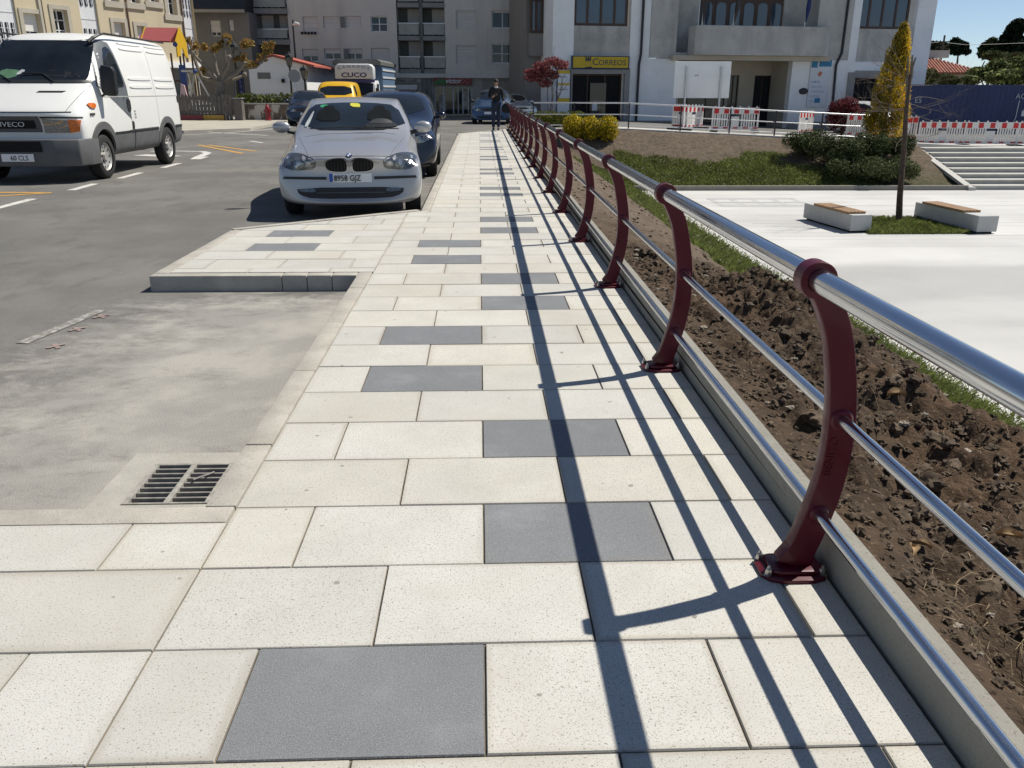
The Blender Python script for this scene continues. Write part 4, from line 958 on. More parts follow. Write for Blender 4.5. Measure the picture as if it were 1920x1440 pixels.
def wheel(parent, x, y, z, r, w_, side, spokes=7, style='alloy'):
    mb = MB(); hw = w_/2
    mb.lathe([(r*.66, -hw), (r*.9, -hw), (r*.975, -hw*.8), (r, -hw*.45), (r, hw*.45), (r*.975, hw*.8), (r*.9, hw), (r*.66, hw)], (x, y, z), 'x', 40)
    wt = mb.build('wheel', m_rub, parent, smooth=40)
    mb = MB(); o = x+side*hw*.72
    mb.lathe([(r*.66, -side*hw*.7), (r*.67, 0), (r*.63, side*.012), (r*.58, -side*.01), (r*.56, -side*.05)], (o, y, z), 'x', 32)
    if style == 'alloy':
        for k in range(spokes):
            a = 2*pi*k/spokes; c_, s_ = cos(a), sin(a); t = r*.07
            P = lambda rr, tt, xx: (o+xx, y+c_*rr-s_*tt, z+s_*rr+c_*tt)
            mb.face([P(.04, -t*1.3, side*.0), P(r*.6, -t*.8, -side*.012), P(r*.6, t*.8, -side*.012), P(.04, t*1.3, side*.0)])
        mb.lathe([(0, side*.012), (r*.2, side*.008), (r*.22, -side*.02)], (o, y, z), 'x', 20)
        mb.mi = 1; mb.lathe([(0, -side*.06), (r*.6, -side*.06)], (o, y, z), 'x', 24)
    else:
        mb.lathe([(r*.6, -side*.02), (r*.5, -side*.005), (r*.3, -side*.03), (r*.2, -side*.03), (r*.17, side*.015), (0, side*.018)], (o, y, z), 'x', 32)
        mb.mi = 1
        for k in range(10):
            a = 2*pi*k/10; mb.ball((o-side*.006, y+cos(a)*r*.47, z+sin(a)*r*.47), r*.05, 1, sc=(.35, 1, 1))
        for k in range(5):
            a = 2*pi*(k+.3)/5; mb.ball((o-side*.02, y+cos(a)*r*.24, z+sin(a)*r*.24), r*.05, 1, sc=(.5, 1, 1))
    mb.build('rim', [m_alloy if style == 'alloy' else mat('steel_wheel_silver', (.46, .45, .42), .5, metal=.4, var=.15, scale=12), m_arch], wt, smooth=35)
    return wt
HATCH = [  # stations of a compact hatchback: (y, [(x, z, dy)...]) bottom centre -> top centre
 (0.02, [(0, .22, 0), (.56, .22, .01), (.76, .30, .05), (.80, .46, .07), (.78, .6, .09), (.63, .68, .07), (.3, .72, .03), (0, .73, .015)]),
 (0.09, [(0, .165, -.03), (.68, .165, .02), (.86, .24, .07), (.90, .46, .09), (.875, .64, .12), (.71, .735, .10), (.35, .775, .02), (0, .785, 0)]),
 (0.42, [(0, .16, 0), (.74, .16, 0), (.87, .26, 0), (.895, .52, 0), (.865, .71, 0), (.71, .81, 0), (.35, .855, 0), (0, .868, 0)]),
 (1.05, [(0, .17, 0), (.74, .18, 0), (.86, .32, 0), (.875, .56, 0), (.845, .80, 0), (.72, .90, 0), (.36, .945, 0), (0, .957, 0)]),
 (1.36, [(0, .17, 0), (.75, .18, 0), (.86, .32, 0), (.876, .58, 0), (.855, .86, 0), (.755, .965, 0), (.38, 1.0, -.1), (0, 1.005, -.14)]),
 (1.62, [(0, .17, 0), (.75, .18, 0), (.86, .32, 0), (.876, .6, 0), (.855, .89, 0), (.775, 1.03, 0), (.43, 1.13, -.05), (0, 1.145, -.1)]),
 (2.12, [(0, .17, 0), (.75, .18, 0), (.86, .32, 0), (.876, .6, 0), (.855, .91, 0), (.745, 1.2, 0), (.62, 1.385, .05), (0, 1.41, -.06)]),
 (2.75, [(0, .17, 0), (.75, .18, 0), (.86, .32, 0), (.876, .6, 0), (.86, .93, 0), (.745, 1.21, 0), (.64, 1.425, 0), (0, 1.46, 0)]),
 (3.4, [(0, .17, 0), (.75, .18, 0), (.86, .32, 0), (.876, .6, 0), (.86, .955, 0), (.73, 1.2, 0), (.57, 1.36, 0), (0, 1.415, 0)]),
 (3.9, [(0, .19, 0), (.74, .2, 0), (.85, .34, 0), (.87, .6, 0), (.84, .98, 0), (.65, 1.14, 0), (.47, 1.25, 0), (0, 1.3, 0)]),
 (4.15, [(0, .22, 0), (.68, .23, 0), (.80, .38, 0), (.83, .6, 0), (.79, .9, 0), (.62, 1.0, 0), (.42, 1.04, 0), (0, 1.06, 0)]),
 (4.22, [(0, .3, 0), (.5, .3, 0), (.62, .42, 0), (.66, .6, 0), (.62, .82, 0), (.48, .9, 0), (.3, .92, 0), (0, .93, 0)])]
MPV = [
 (0.03, HATCH[0][1]), (0.10, HATCH[1][1]), (.5, [(0, .17, 0), (.70, .18, 0), (.855, .32, 0), (.872, .55, 0), (.84, .76, 0), (.70, .86, 0), (.35, .90, 0), (0, .915, 0)]),
 (.92, [(0, .17, 0), (.74, .18, 0), (.86, .32, 0), (.875, .58, 0), (.85, .86, 0), (.74, .98, 0), (.38, 1.02, -.08), (0, 1.03, -.12)]),
 (1.25, [(0, .17, 0), (.75, .18, 0), (.86, .32, 0), (.876, .6, 0), (.855, .92, 0), (.74, 1.1, 0), (.42, 1.22, 0), (0, 1.24, -.06)]),
 (1.75, [(0, .17, 0), (.75, .18, 0), (.86, .32, 0), (.876, .6, 0), (.86, .94, 0), (.72, 1.27, 0), (.54, 1.46, .03), (0, 1.5, -.06)]),
 (2.5, [(0, .17, 0), (.75, .18, 0), (.86, .32, 0), (.876, .6, 0), (.865, .96, 0), (.73, 1.3, 0), (.57, 1.5, 0), (0, 1.56, 0)]),
 (3.4, [(0, .17, 0), (.75, .18, 0), (.86, .32, 0), (.876, .6, 0), (.865, .97, 0), (.73, 1.29, 0), (.56, 1.47, 0), (0, 1.53, 0)]),
 (3.95, [(0, .2, 0), (.74, .2, 0), (.85, .34, 0), (.87, .6, 0), (.85, .98, 0), (.70, 1.22, 0), (.52, 1.37, 0), (0, 1.42, 0)]),
 (4.15, HATCH[10][1]), (4.22, HATCH[11][1])]
def stn(S, sx=1, sy=1, sz=1): return [[(x*sx, (y+dy)*sy, z*sz) for x, z, dy in pts] for y, pts in S]
def side_poly(y0, y1, ybt0, ybt1, zb, zt): return [(y0, zb), (y1, zb+.03), (ybt1, zt), (ybt0, zt)]
def generic_car(name, label, X, Y, rz, paint, S, sx=1, sy=1, sz=1, group=None, kind='hatch', wb=(.73, 3.36), plate=True):
    t = thing(name, label, 'car', (X, Y, RZ), radians(rz), group)
    wr = .31
    body = bake(cage(stn(S, sx, sy, sz), crease=[(4, .35), (3, .15)]), 'body', [paint, m_arch], t, [(wb[k]*sy, wr, .355, s_*.62*sx, s_*1.1*sx) for k in (0, 1) for s_ in (-1, 1)])
    bv = bvh_of(body); P = lambda *a, **k: panel(*a, **k)
    sc = lambda L_: [(a*sx, b*sz) for a, b in L_]
    if kind == 'hatch': ws = [(-.66, 1.035), (.66, 1.035), (.5, 1.33), (0, 1.35), (-.5, 1.33)]; sw_ = [(1.72, .96), (3.75, 1.0), (3.5, 1.2), (2.9, 1.31), (2.3, 1.3)]
    else: ws = [(-.7, 1.06), (.7, 1.06), (.56, 1.43), (0, 1.46), (-.56, 1.43)]; sw_ = [(1.2, 1.02), (3.9, 1.03), (3.6, 1.3), (2.9, 1.42), (1.95, 1.4)]
    P('windscreen', bv, sc(ws), 'y', -1, m_wsg, t, off=.006)
    for s_ in (-1, 1):
        P('side_window', bv, [(a*sy, b*sz) for a, b in sw_], 'x', s_, m_wsg, t, off=.006)
        P('headlight', bv, sc([(s_*.42, .6), (s_*.5, .7), (s_*.78, .73), (s_*.8, .66), (s_*.6, .58)]), 'y', -1, m_lens, t, off=.008)
        mb = MB(); mb.ball((s_*.93*sx, 1.55*sy if kind == 'hatch' else 1.25*sy, 1.0*sz), .1, 2, sc=(1.1, .6, .75)); mb.tube([(s_*.8*sx, 1.6*sy if kind == 'hatch' else 1.3*sy, .96*sz), (s_*.9*sx, 1.57*sy if kind == 'hatch' else 1.27*sy, .97*sz)], .03, 6); mb.build('wing_mirror', m_blk if kind != 'hatch' else paint, t, smooth=40)
        P('door_handle', bv, [(2.55*sy, .83*sz), (2.75*sy, .83*sz), (2.75*sy, .86*sz), (2.55*sy, .86*sz)], 'x', s_, m_blk, t, off=.015)
    P('grille', bv, sc([(-.36, .58), (.36, .58), (.38, .67), (-.38, .67)]), 'y', -1, m_blk, t, off=.006)
    P('lower_intake', bv, sc([(-.55, .26), (.55, .26), (.6, .37), (-.6, .37)]), 'y', -1, m_blk, t, off=.006)
    if plate: P('number_plate', bv, sc([(-.26, .44), (.26, .44), (.26, .54), (-.26, .54)]), 'y', -1, m_plate, t, off=.02, rnd=0)
    for k in (0, 1):
        for s_ in (-1, 1): wheel(t, s_*.755*sx, wb[k]*sy, wr, wr, .2, s_)
    return t, bv
# ---------------------------------------------------------------- the silver hatchback in front
m_silv = mat('silver_paint', (.43, .43, .435), .28, metal=.42, var=.03, scale=2, coat=.7)
bm_t = thing('parked_car', 'silver hatchback parked nose on at the kerb with twin black kidney shaped grilles', 'car', (-1.59, 10.5, RZ), radians(5.5))
body = bake(cage(stn(HATCH), crease=[(2, .3), (4, .6), (5, .45), (6, .7)], sub=3), 'body', [m_silv, m_arch], bm_t, [(y_, .315, .352, s_*.62, s_*1.1) for y_ in (.73, 3.39) for s_ in (-1, 1)])
bv = bvh_of(body)
w_ = panel('windscreen', bv, [(-.745, 1.02), (.745, 1.02), (.60, 1.32), (.25, 1.355), (-.25, 1.355), (-.60, 1.32)], 'y', -1, m_wsg, bm_t, off=.009, rnd=1, res=.04)
panel('windscreen_sticker', bv, [(-.03, 1.30), (.1, 1.29), (.09, 1.34), (-.05, 1.345)], 'y', -1, mat('sticker_yellow', (.6, .55, .05), .6, var=.2, scale=40), w_, off=.015)
panel('windscreen_sticker', bv, [(-.46, 1.29), (-.34, 1.29), (-.35, 1.325), (-.45, 1.325)], 'y', -1, mat('sticker_green', (.03, .25, .12), .6), w_, off=.012)
panel('paper_permit', bv, [(-.66, 1.05), (-.6, 1.05), (-.53, 1.24), (-.55, 1.24)], 'y', -1, mat('paper_pale', (.5, .53, .52), .8, var=.1), w_, off=.012)
m_dash = mat('dim_interior', (.024, .027, .03), .8, var=.3, scale=4, spec=.1); m_seat = mat('dim_seat', (.011, .013, .015), .9, var=.3, scale=4, spec=.05)
for px_ in (-.33, .36):
    panel('seat_seen_through_glass', bv, [(px_-.17, 1.12), (px_+.17, 1.12), (px_+.15, 1.24), (px_+.08, 1.26), (px_+.07, 1.31), (px_-.07, 1.31), (px_-.08, 1.26), (px_-.15, 1.24)], 'y', -1, m_seat, w_, off=.016, rnd=1)
panel('dashboard_seen_through_glass', bv, [(.14, 1.04), (.62, 1.04), (.56, 1.1), (.45, 1.135), (.3, 1.13), (.2, 1.09)], 'y', -1, m_dash, w_, off=.019, rnd=2)
st_ = [(.38+.15*cos(a), 1.085+.058*sin(a)) for a in lin(0, pi, 14)]
panel('steering_wheel', bv, st_+[(.38+.13*cos(a), 1.085+.045*sin(a)) for a in lin(pi, 0, 14)], 'y', -1, m_blk, w_, off=.023, rnd=0)
mb = MB(); mb.tube([(-.55, 1.20, 1.045), (-.1, 1.17, 1.06), (.3, 1.19, 1.058)], .008, 6); mb.tube([(.02, 1.18, 1.05), (.62, 1.26, 1.04)], .008, 6); mb.build('wiper', m_blk, bm_t)
for s_ in (-1, 1):
    hl = panel('headlight', bv, [(s_*.42, .615), (s_*.40, .71), (s_*.45, .745), (s_*.60, .79), (s_*.76, .785), (s_*.845, .72), (s_*.80, .64), (s_*.70, .595), (s_*.58, .60)], 'y', -1, m_lensd, bm_t, off=.007, rnd=1)
    for cx_, r_ in ((.615, .066), (.49, .047), (.735, .042)):
        panel('lamp_bowl', bv, [(s_*cx_+r_*cos(a), .685+r_*sin(a)) for a in lin(0, 2*pi, 17)[:-1]], 'y', -1, m_lens, hl, off=.0095, skirt=.004, rnd=0, res=.03)
        panel('lamp_ring', bv, [(s_*cx_+r_*.45*cos(a), .685+r_*.45*sin(a)) for a in lin(0, 2*pi, 13)[:-1]], 'y', -1, m_chrome, hl, off=.012, skirt=.003, rnd=0, res=.03)
    kd = [(s_*.022, .585), (s_*.022, .71), (s_*.05, .745), (s_*.22, .74), (s_*.305, .715), (s_*.30, .62), (s_*.24, .578), (s_*.08, .568)]
    fr = panel('kidney_grille', bv, kd, 'y', -1, m_chrome, bm_t, off=.012, rnd=2)
    cxk = s_*.163; panel('grille_mesh', bv, [(cxk+(a-cxk)*.91, .657+(b-.657)*.89) for a, b in kd], 'y', -1, m_arch, fr, off=.02, skirt=.004, rnd=2)
    for k in range(6):
        xk = s_*(.06+.04*k); panel('grille_bar', bv, [(xk-.004, .60), (xk+.004, .60), (xk+.004, .72), (xk-.004, .72)], 'y', -1, m_blk, fr, off=.026, skirt=.004, rnd=0)
    panel('bumper_strip', bv, [(s_*.29, .487), (s_*.29, .522), (s_*.80, .527), (s_*.815, .498)], 'y', -1, m_blk, bm_t, off=.012, rnd=0)
    panel('fog_lamp', bv, [(s_*.43, .335), (s_*.43, .385), (s_*.6, .385), (s_*.63, .35)], 'y', -1, m_lensd, bm_t, off=.018, rnd=1)
    panel('side_window', bv, [(1.75, .965), (3.7, 1.0), (3.45, 1.21), (2.9, 1.31), (2.35, 1.3)], 'x', s_, m_wsg, bm_t, off=.006)
    panel('door_line', bv, [(1.62, .3), (1.632, .3), (1.652, .95), (1.64, .95)], 'x', s_, m_blk, bm_t, off=.003, rnd=0)
    panel('sill_trim', bv, [(1.2, .47), (3.0, .47), (3.0, .52), (1.2, .52)], 'x', s_, m_blk, bm_t, off=.012, rnd=0)
    panel('bonnet_line', bv, [(s_*.715, .35), (s_*.721, .35), (s_*.735, 1.0), (s_*.729, 1.0)] if False else [(s_*.50, .20), (s_*.506, .2), (s_*.69, 1.15), (s_*.684, 1.15)], 'z', 1, mat('panel_gap', (.12, .13, .14), .6), bm_t, off=.002, skirt=.004, rnd=0)
    0 and panel('bonnet_crease', bv, [(s_*.21, .16), (s_*.222, .16), (s_*.415, 1.1), (s_*.39, 1.1)], 'z', 1, mat('silver_edge', (.5, .53, .57), .2, metal=.7, coat=.7), bm_t, off=.005, skirt=.006, rnd=0)
    mb = MB(); mb.ball((s_*.955, 1.5, 1.055), .1, 3, sc=(1.2, .62, .78)); ms = mb.build('wing_mirror', m_silv, bm_t, smooth=60)
    mb = MB(); mb.tube([(s_*.76, 1.56, .975), (s_*.82, 1.54, .985), (s_*.88, 1.52, 1.0)], [.03, .026, .03], 8); mb.build('mirror_arm', m_blk, ms, smooth=60)
panel('bonnet_edge_gap', bv, [(-.50, .752), (-.3, .762), (0, .765), (.3, .762), (.5, .752), (.5, .758), (.3, .769), (0, .772), (-.3, .769), (-.5, .758)], 'y', -1, mat('panel_gap', (.12, .13, .14), .6), bm_t, off=.003, skirt=.004, rnd=0)
panel('lower_intake', bv, [(-.66, .395), (.66, .395), (.63, .31), (.47, .262), (-.47, .262), (-.63, .31)], 'y', -1, m_blk, bm_t, off=.008, rnd=1)
panel('intake_blade', bv, [(-.42, .325), (.42, .325), (.42, .338), (-.42, .338)], 'y', -1, mat('dark_grey_plastic', (.08, .085, .09), .5), bm_t, off=.02, rnd=0)
mb = MB(); mb.lathe([(0, -.012), (.03, -.011), (.036, -.004), (.036, .01)], (0, 0, 0), 'y', 20); e_ = mb.build('bonnet_badge', m_blk, bm_t, smooth=40)
hit = bv.ray_cast(Vector((0, -3, .768)), Vector((0, 1, 0))); e_.location = hit[0]+Vector((0, -.004, .006)); e_.rotation_euler = (-.75, 0, 0)
for k in range(4):
    mb = MB(); a0, a1 = pi/2*k, pi/2*(k+1); mb.prism([(0, 0)]+[(.025*cos(a), .025*sin(a)) for a in lin(a0, a1, 6)], 'y', -.0155, -.012); mb.build('badge_quarter', m_eu if k % 2 else m_plate, e_)
pl = panel('number_plate', bv, [(-.26, .455), (.26, .455), (.26, .562), (-.26, .562)], 'y', -1, m_plate, bm_t, off=.022, skirt=.03, rnd=0)
panel('plate_band', bv, [(-.255, .459), (-.212, .459), (-.212, .558), (-.255, .558)], 'y', -1, m_eu, pl, off=.026, skirt=.003, rnd=0)
yp = bv.ray_cast(Vector((0, -3, .5)), Vector((0, 1, 0)))[0].y
text_part('plate_lettering', '8958 GJZ', .098, m_blk, pl, -.2, yp-.03, .474, ext=.006, sx=.86)
for y_ in (.73, 3.39):
    for s_ in (-1, 1): wheel(bm_t, s_*.765, y_, .315, .315, .2, s_)

# ---------------------------------------------------------------- the white van
m_vw = mat('white_van_paint', (.84, .83, .785), .32, var=.03, scale=1.2, coat=.3, stain=(1.3, .56, .8, .22, (.55, .51, .44)))
m_vg = mat('grey_van_plastic', (.115, .115, .115), .65, var=.12, scale=4)
W = 1.05
VAN = [
 (.02, [(0, .45, .02), (.5, .45, .04), (.84, .5, .12), (.92, .72, .14), (.92, .9, .13), (.84, 1.02, .1), (.5, 1.09, .04), (0, 1.1, .02)]),
 (.05, [(0, .36, .0), (.6, .36, .04), (.96, .45, .16), (1.03, .7, .2), (1.02, .95, .2), (.95, 1.12, .12), (.55, 1.17, .03), (0, 1.18, 0)]),
 (.4, [(0, .34, 0), (.8, .34, 0), (1.01, .45, .0), (1.055, .75, 0), (1.045, 1.1, 0), (.98, 1.3, -.06), (.55, 1.34, -.08), (0, 1.35, -.1)]),
 (.78, [(0, .34, 0), (.85, .34, 0), (1.02, .45, 0), (1.06, .78, 0), (1.05, 1.25, 0), (.99, 1.58, .0), (.6, 1.62, -.06), (0, 1.63, -.1)]),
 (.98, [(0, .34, 0), (.85, .34, 0), (1.02, .45, 0), (1.06, .8, 0), (1.05, 1.3, 0), (.985, 1.74, 0), (.62, 1.79, -.05), (0, 1.8, -.1)]),
 (1.5, [(0, .34, 0), (.85, .34, 0), (1.02, .45, 0), (1.06, .8, 0), (1.05, 1.35, 0), (.945, 2.15, 0), (.74, 2.36, .02), (0, 2.40, -.06)]),
 (1.8, [(0, .34, 0), (.85, .34, 0), (1.02, .45, 0), (1.06, .8, 0), (1.05, 1.35, 0), (.94, 2.22, 0), (.79, 2.47, 0), (0, 2.53, 0)]),
 (2.6, [(0, .34, 0), (.85, .34, 0), (1.02, .45, 0), (1.06, .8, 0), (1.055, 1.4, 0), (.955, 2.24, 0), (.83, 2.5, 0), (0, 2.56, 0)]),
 (4.8, [(0, .34, 0), (.85, .34, 0), (1.02, .45, 0), (1.06, .8, 0), (1.055, 1.4, 0), (.955, 2.24, 0), (.83, 2.5, 0), (0, 2.56, 0)]),
 (5.18, [(0, .36, 0), (.85, .36, 0), (1.0, .47, 0), (1.04, .8, 0), (1.03, 1.4, 0), (.93, 2.2, 0), (.8, 2.45, 0), (0, 2.5, 0)]),
 (5.22, [(0, .5, 0), (.7, .5, 0), (.85, .6, 0), (.9, .9, 0), (.9, 1.4, 0), (.8, 2.1, 0), (.7, 2.3, 0), (0, 2.35, 0)])]
vt = thing('parked_van', 'white panel van with grey plastic bumpers and black mirror standing across the road', 'van', (-7.78, 14.9, RZ), 0)
body = bake(cage(stn(VAN), crease=[(4, .15), (6, .35), (2, .3)], sub=3), 'body', [m_vw, m_arch], vt, [(y_, .39, .47, s_*.66, s_*1.3) for y_ in (.9, 4.12) for s_ in (-1, 1)])
bv = bvh_of(body)
ws_ = panel('windscreen', bv, [(-.90, 1.76), (-.885, 1.68), (-.82, 1.665), (.82, 1.665), (.885, 1.68), (.90, 1.76), (.83, 2.25), (.80, 2.33), (.72, 2.35), (-.72, 2.35), (-.80, 2.33), (-.83, 2.25)], 'y', -1, m_wsg, vt, off=.012, rnd=1)
panel('windscreen_trim', bv, [(-.95, 1.63), (.95, 1.63), (.94, 1.675), (-.94, 1.675)], 'y', -1, m_blk, vt, off=.014, rnd=0)
panel('green_folder', bv, [(-.62, 1.70), (-.28, 1.70), (-.18, 1.83), (-.55, 1.86)], 'y', -1, mat('folder_green', (.09, .2, .11), .8, var=.2, scale=8), ws_, off=.014)
panel('paper_sheet', bv, [(-.28, 1.76), (-.2, 1.76), (-.12, 1.83), (-.2, 1.85)], 'y', -1, mat('paper_pale', (.5, .53, .52), .8), ws_, off=.016)
panel('dashboard_seen_through_glass', bv, [(-.2, 1.72), (.85, 1.70), (.72, 1.80), (.2, 1.86)], 'y', -1, mat('dim_interior', (.045, .052, .058), .5), ws_, off=.012, rnd=2)
mb = MB(); mb.tube([(.42, .70, 1.66), (.2, .84, 1.78), (-.15, .83, 1.80)], .011, 6); mb.tube([(-.3, .70, 1.66), (-.52, .84, 1.76), (-.9, .86, 1.77)], .011, 6); mb.build('wiper', m_blk, vt)
panel('bonnet_vent', bv, [(.20, 1.475), (.62, 1.475), (.67, 1.50), (.24, 1.50)], 'y', -1, m_arch, vt, off=.006, rnd=0)
panel('bonnet_gap', bv, [(-.80, 1.155), (.86, 1.155), (.86, 1.17), (-.8, 1.17)], 'y', -1, m_blk, vt, off=.006, rnd=0)
panel('bonnet_gap', bv, [(.775, 1.17), (.783, 1.17), (.965, 1.60), (.957, 1.60)], 'y', -1, mat('panel_gap', (.12, .13, .14), .6), vt, off=.004, rnd=0)
g_ = panel('grille', bv, [(-.42, .84), (.36, .84), (.36, 1.10), (-.42, 1.10)], 'y', -1, m_vg, vt, off=.012, rnd=0)
panel('grille_mesh', bv, [(-.34, .90), (.27, .90), (.27, 1.04), (-.34, 1.04)], 'y', -1, m_arch, g_, off=.02, rnd=0)
yg = bv.ray_cast(Vector((0, -3, .97)), Vector((0, 1, 0)))[0].y
text_part('grille_lettering', 'IVECO', .115, m_chrome, g_, -.31, yg-.03, .93, ext=.006, sx=1.25)
for s_ in (-1, 1):
    panel('headlight', bv, [(s_*.40, .83), (s_*.80, .83), (s_*.80, 1.03), (s_*.40, 1.06)], 'y', -1, m_lens, vt, off=.016, rnd=0)
    panel('indicator', bv, [(s_*.81, .83), (s_*.955, .85), (s_*.985, 1.03), (s_*.81, 1.045)], 'y', -1, m_amb, vt, off=.016, rnd=0)
    panel('front_light_gap', bv, [(s_*.38, 1.07), (s_*1.0, 1.06), (s_*1.0, 1.085), (s_*.38, 1.095)], 'y', -1, m_blk, vt, off=.01, rnd=0)
    # side: door window, doors, ribs, skirts
    panel('door_window', bv, [(1.34, 1.60), (2.14, 1.55), (2.20, 1.66), (2.04, 2.22), (1.9, 2.28), (1.72, 2.22)], 'x', s_, m_wsg, vt, off=.006, rnd=1)
    panel('door_frame', bv, [(1.05, 1.585), (1.5, 2.335), (1.72, 2.39), (2.06, 2.33), (2.27, 1.6), (2.24, .8), (2.252, .8), (2.285, 1.6), (2.07, 2.345), (1.72, 2.405), (1.49, 2.345), (1.035, 1.59)], 'x', s_, mat('panel_gap', (.12, .13, .14), .6), vt, off=.003, rnd=0)
    panel('waist_line', bv, [(1.2, 1.395), (5.1, 1.395), (5.1, 1.41), (1.2, 1.41)], 'x', s_, mat('van_line_shadow', (.4, .39, .36), .6), vt, off=.004, rnd=0)
    for (a, b) in ((2.45, 3.6), (3.8, 4.95)):
        for (z_, e_) in ((1.55, .06), (1.70, .05), (2.24, .05), (2.34, .045)):
            panel('pressed_rib', bv, [(a, z_), (b, z_), (b, z_+e_), (a, z_+e_)], 'x', s_, m_vw, vt, off=.016, skirt=.02, rnd=2)
    panel('rear_door_gap', bv, [(3.7, .85), (3.708, .85), (3.708, 2.3), (3.7, 2.3)], 'x', s_, mat('van_line_shadow', (.4, .39, .36), .6), vt, off=.003, rnd=0)
    panel('door_handle', bv, [(2.13, 1.13), (2.28, 1.13), (2.3, 1.36), (2.12, 1.36)], 'x', s_, m_blk, vt, off=.014)
    panel('lower_catch', bv, [(2.25, .80), (2.34, .80), (2.34, .95), (2.25, .95)], 'x', s_, m_blk, vt, off=.012)
    panel('rear_door_handle', bv, [(4.98, 1.27), (5.12, 1.27), (5.12, 1.40), (4.98, 1.40)], 'x', s_, m_blk, vt, off=.02)
    for k in range(3): panel('side_decal', bv, [(2.42, 1.0+.055*k), (2.5, 1.0+.055*k), (2.5, 1.035+.055*k), (2.42, 1.035+.055*k)], 'x', s_, mat('grey_decal', (.3, .3, .29), .6), vt, off=.004, rnd=0)
    for (a, b, nm) in ((1.42, 2.28, 'sill_panel'), (2.33, 3.58, 'side_skirt'), (4.66, 5.16, 'rear_skirt')):
        panel(nm, bv, [(a, .39), (b, .39), (b, .80), (a, .80)] if a > 2 else [(a+.02, .39), (b, .39), (b, .80), (a-.02, .76)], 'x', s_, m_vg, vt, off=.02, skirt=.03, rnd=0)
        panel('rub_strip', bv, [(a, .755), (b, .755), (b, .785), (a, .785)], 'x', s_, m_blk, vt, off=.03, skirt=.03, rnd=0)
    for y_ in (.9, 4.12):
        P_ = [(y_+.57*cos(a), .39+.60*sin(a)) for a in lin(-.08, pi+.08, 22)]+[(y_+.475*cos(a), .39+.475*sin(a)) for a in lin(pi+.08, -.08, 22)]
        panel('arch_flare', bv, P_, 'x', s_, m_vg, vt, off=.03, skirt=.04, rnd=0, res=.1)
        wheel(vt, s_*.945, y_, .385, .385, .22, s_, style='steel')
    panel('side_repeater', bv, [(.56, 1.22), (.74, 1.22), (.76, 1.30), (.50, 1.30)], 'x', s_, m_amb, vt, off=.025)
    mb = MB(); mb.prism(chaikin([(-.13, -.25), (.13, -.27), (.14, .22), (-.11, .26)], 1, .14), 'y', -.06, .07, bev=.02); mr = mb.build('wing_mirror', m_blk, vt, smooth=40); mr.location = (s_*1.2, 1.08, 1.68)
    mb = MB(); mb.tube([(s_*-.2, .06, -.28), (s_*-.05, .03, -.2), (s_*0, .03, 0), (s_*-.02, .04, .2), (s_*-.17, .12, .18)], .022, 7); mb.build('mirror_arm', m_blk, mr, smooth=50)
text_part('side_lettering', 'DAILY', .06, m_vg, vt, 1.052, .50, 1.10, rx=pi/2, rz=pi/2, ext=.012)
# bumper: wraps round the corner
mb = MB(); P_ = [(-1.075, .62), (-1.075, .3), (-.98, .05), (-.6, -.09), (0, -.11), (.6, -.09), (.98, .05), (1.075, .3), (1.075, .62)]
Q_ = [(1.0, .62), (1.0, .3), (.9, .12), (.5, .02), (-.5, .02), (-.9, .12), (-1.0, .3), (-1.0, .62)]
mb.prism(P_+Q_, 'z', .29, .73, bev=.025); bp_ = mb.build('front_bumper', m_vg, vt, smooth=40)
mb = MB(); mb.prism([(-.42, -.118), (.42, -.118), (.42, -.08), (-.42, -.08)], 'z', .53, .70); mb.build('bumper_intake', m_arch, bp_)
mb = MB(); mb.box(-.26, .27, -.128, -.112, .375, .50); pl = mb.build('number_plate', m_plate, bp_)
pt_ = text_part('plate_lettering', '60 CLS', .115, m_blk, vt, -.115, -.13, .395, ext=.003, sx=.88); pt_.parent = bp_
for s_ in (-1, 1): mb = MB(); mb.tube([(s_*.78, 1.48, 2.33), (s_*.84, 1.58, 2.41), (s_*.88, 1.72, 2.46), (s_*.895, 1.9, 2.495), (s_*.915, 2.6, 2.49), (s_*.915, 4.9, 2.48)], [.03, .03, .024, .02, .018, .016], 6); mb.build('roof_gutter', m_blk, vt)
panel('roof_rust', bv, [(.62, 1.5), (.8, 1.52), (.8, 1.58), (.66, 1.56)], 'z', 1, mat('rust', (.4, .25, .1), .9, var=.5, scale=40), vt, off=.004)

# ---------------------------------------------------------------- other cars
m_navyp = mat('black_blue_paint', (.006, .009, .02), .18, var=.05, coat=.8)
m_bluep = mat('mid_blue_paint', (.03, .065, .135), .25, metal=.3, var=.05, coat=.8)
m_dkp = mat('dark_blue_paint', (.012, .02, .045), .22, var=.05, coat=.8)
t, bv = generic_car('parked_car', 'black blue hatchback parked directly behind the silver hatchback', -1.66, 15.55, 1.0, m_navyp, HATCH, 1.0, .97, 1.07)
generic_car('parked_car', 'mid blue people carrier crossing the far end of the walkway', .5, 41.3, -6, m_bluep, MPV, 1.08, 1.0, 1.04, kind='mpv')
generic_car('parked_car', 'dark blue car standing beside the stone wall left of the silver hatchback', -7.6, 38.8, 8, m_dkp, HATCH, 1.02, 1.0, 1.06)
generic_car('parked_car', 'bright silver car half hidden behind the far end of the burgundy railing', 2.35, 47.5, 12, mat('bright_silver_paint', (.7, .71, .72), .2, metal=.5, coat=.8, var=.02), HATCH, 1, 1, .95)
generic_car('parked_car', 'white car parked behind the hedge beside the white shed', -15.6, 51, 62, mat('white_car_paint', (.7, .7, .7), .3, var=.02, coat=.6), HATCH, 1, 1, 1.0)
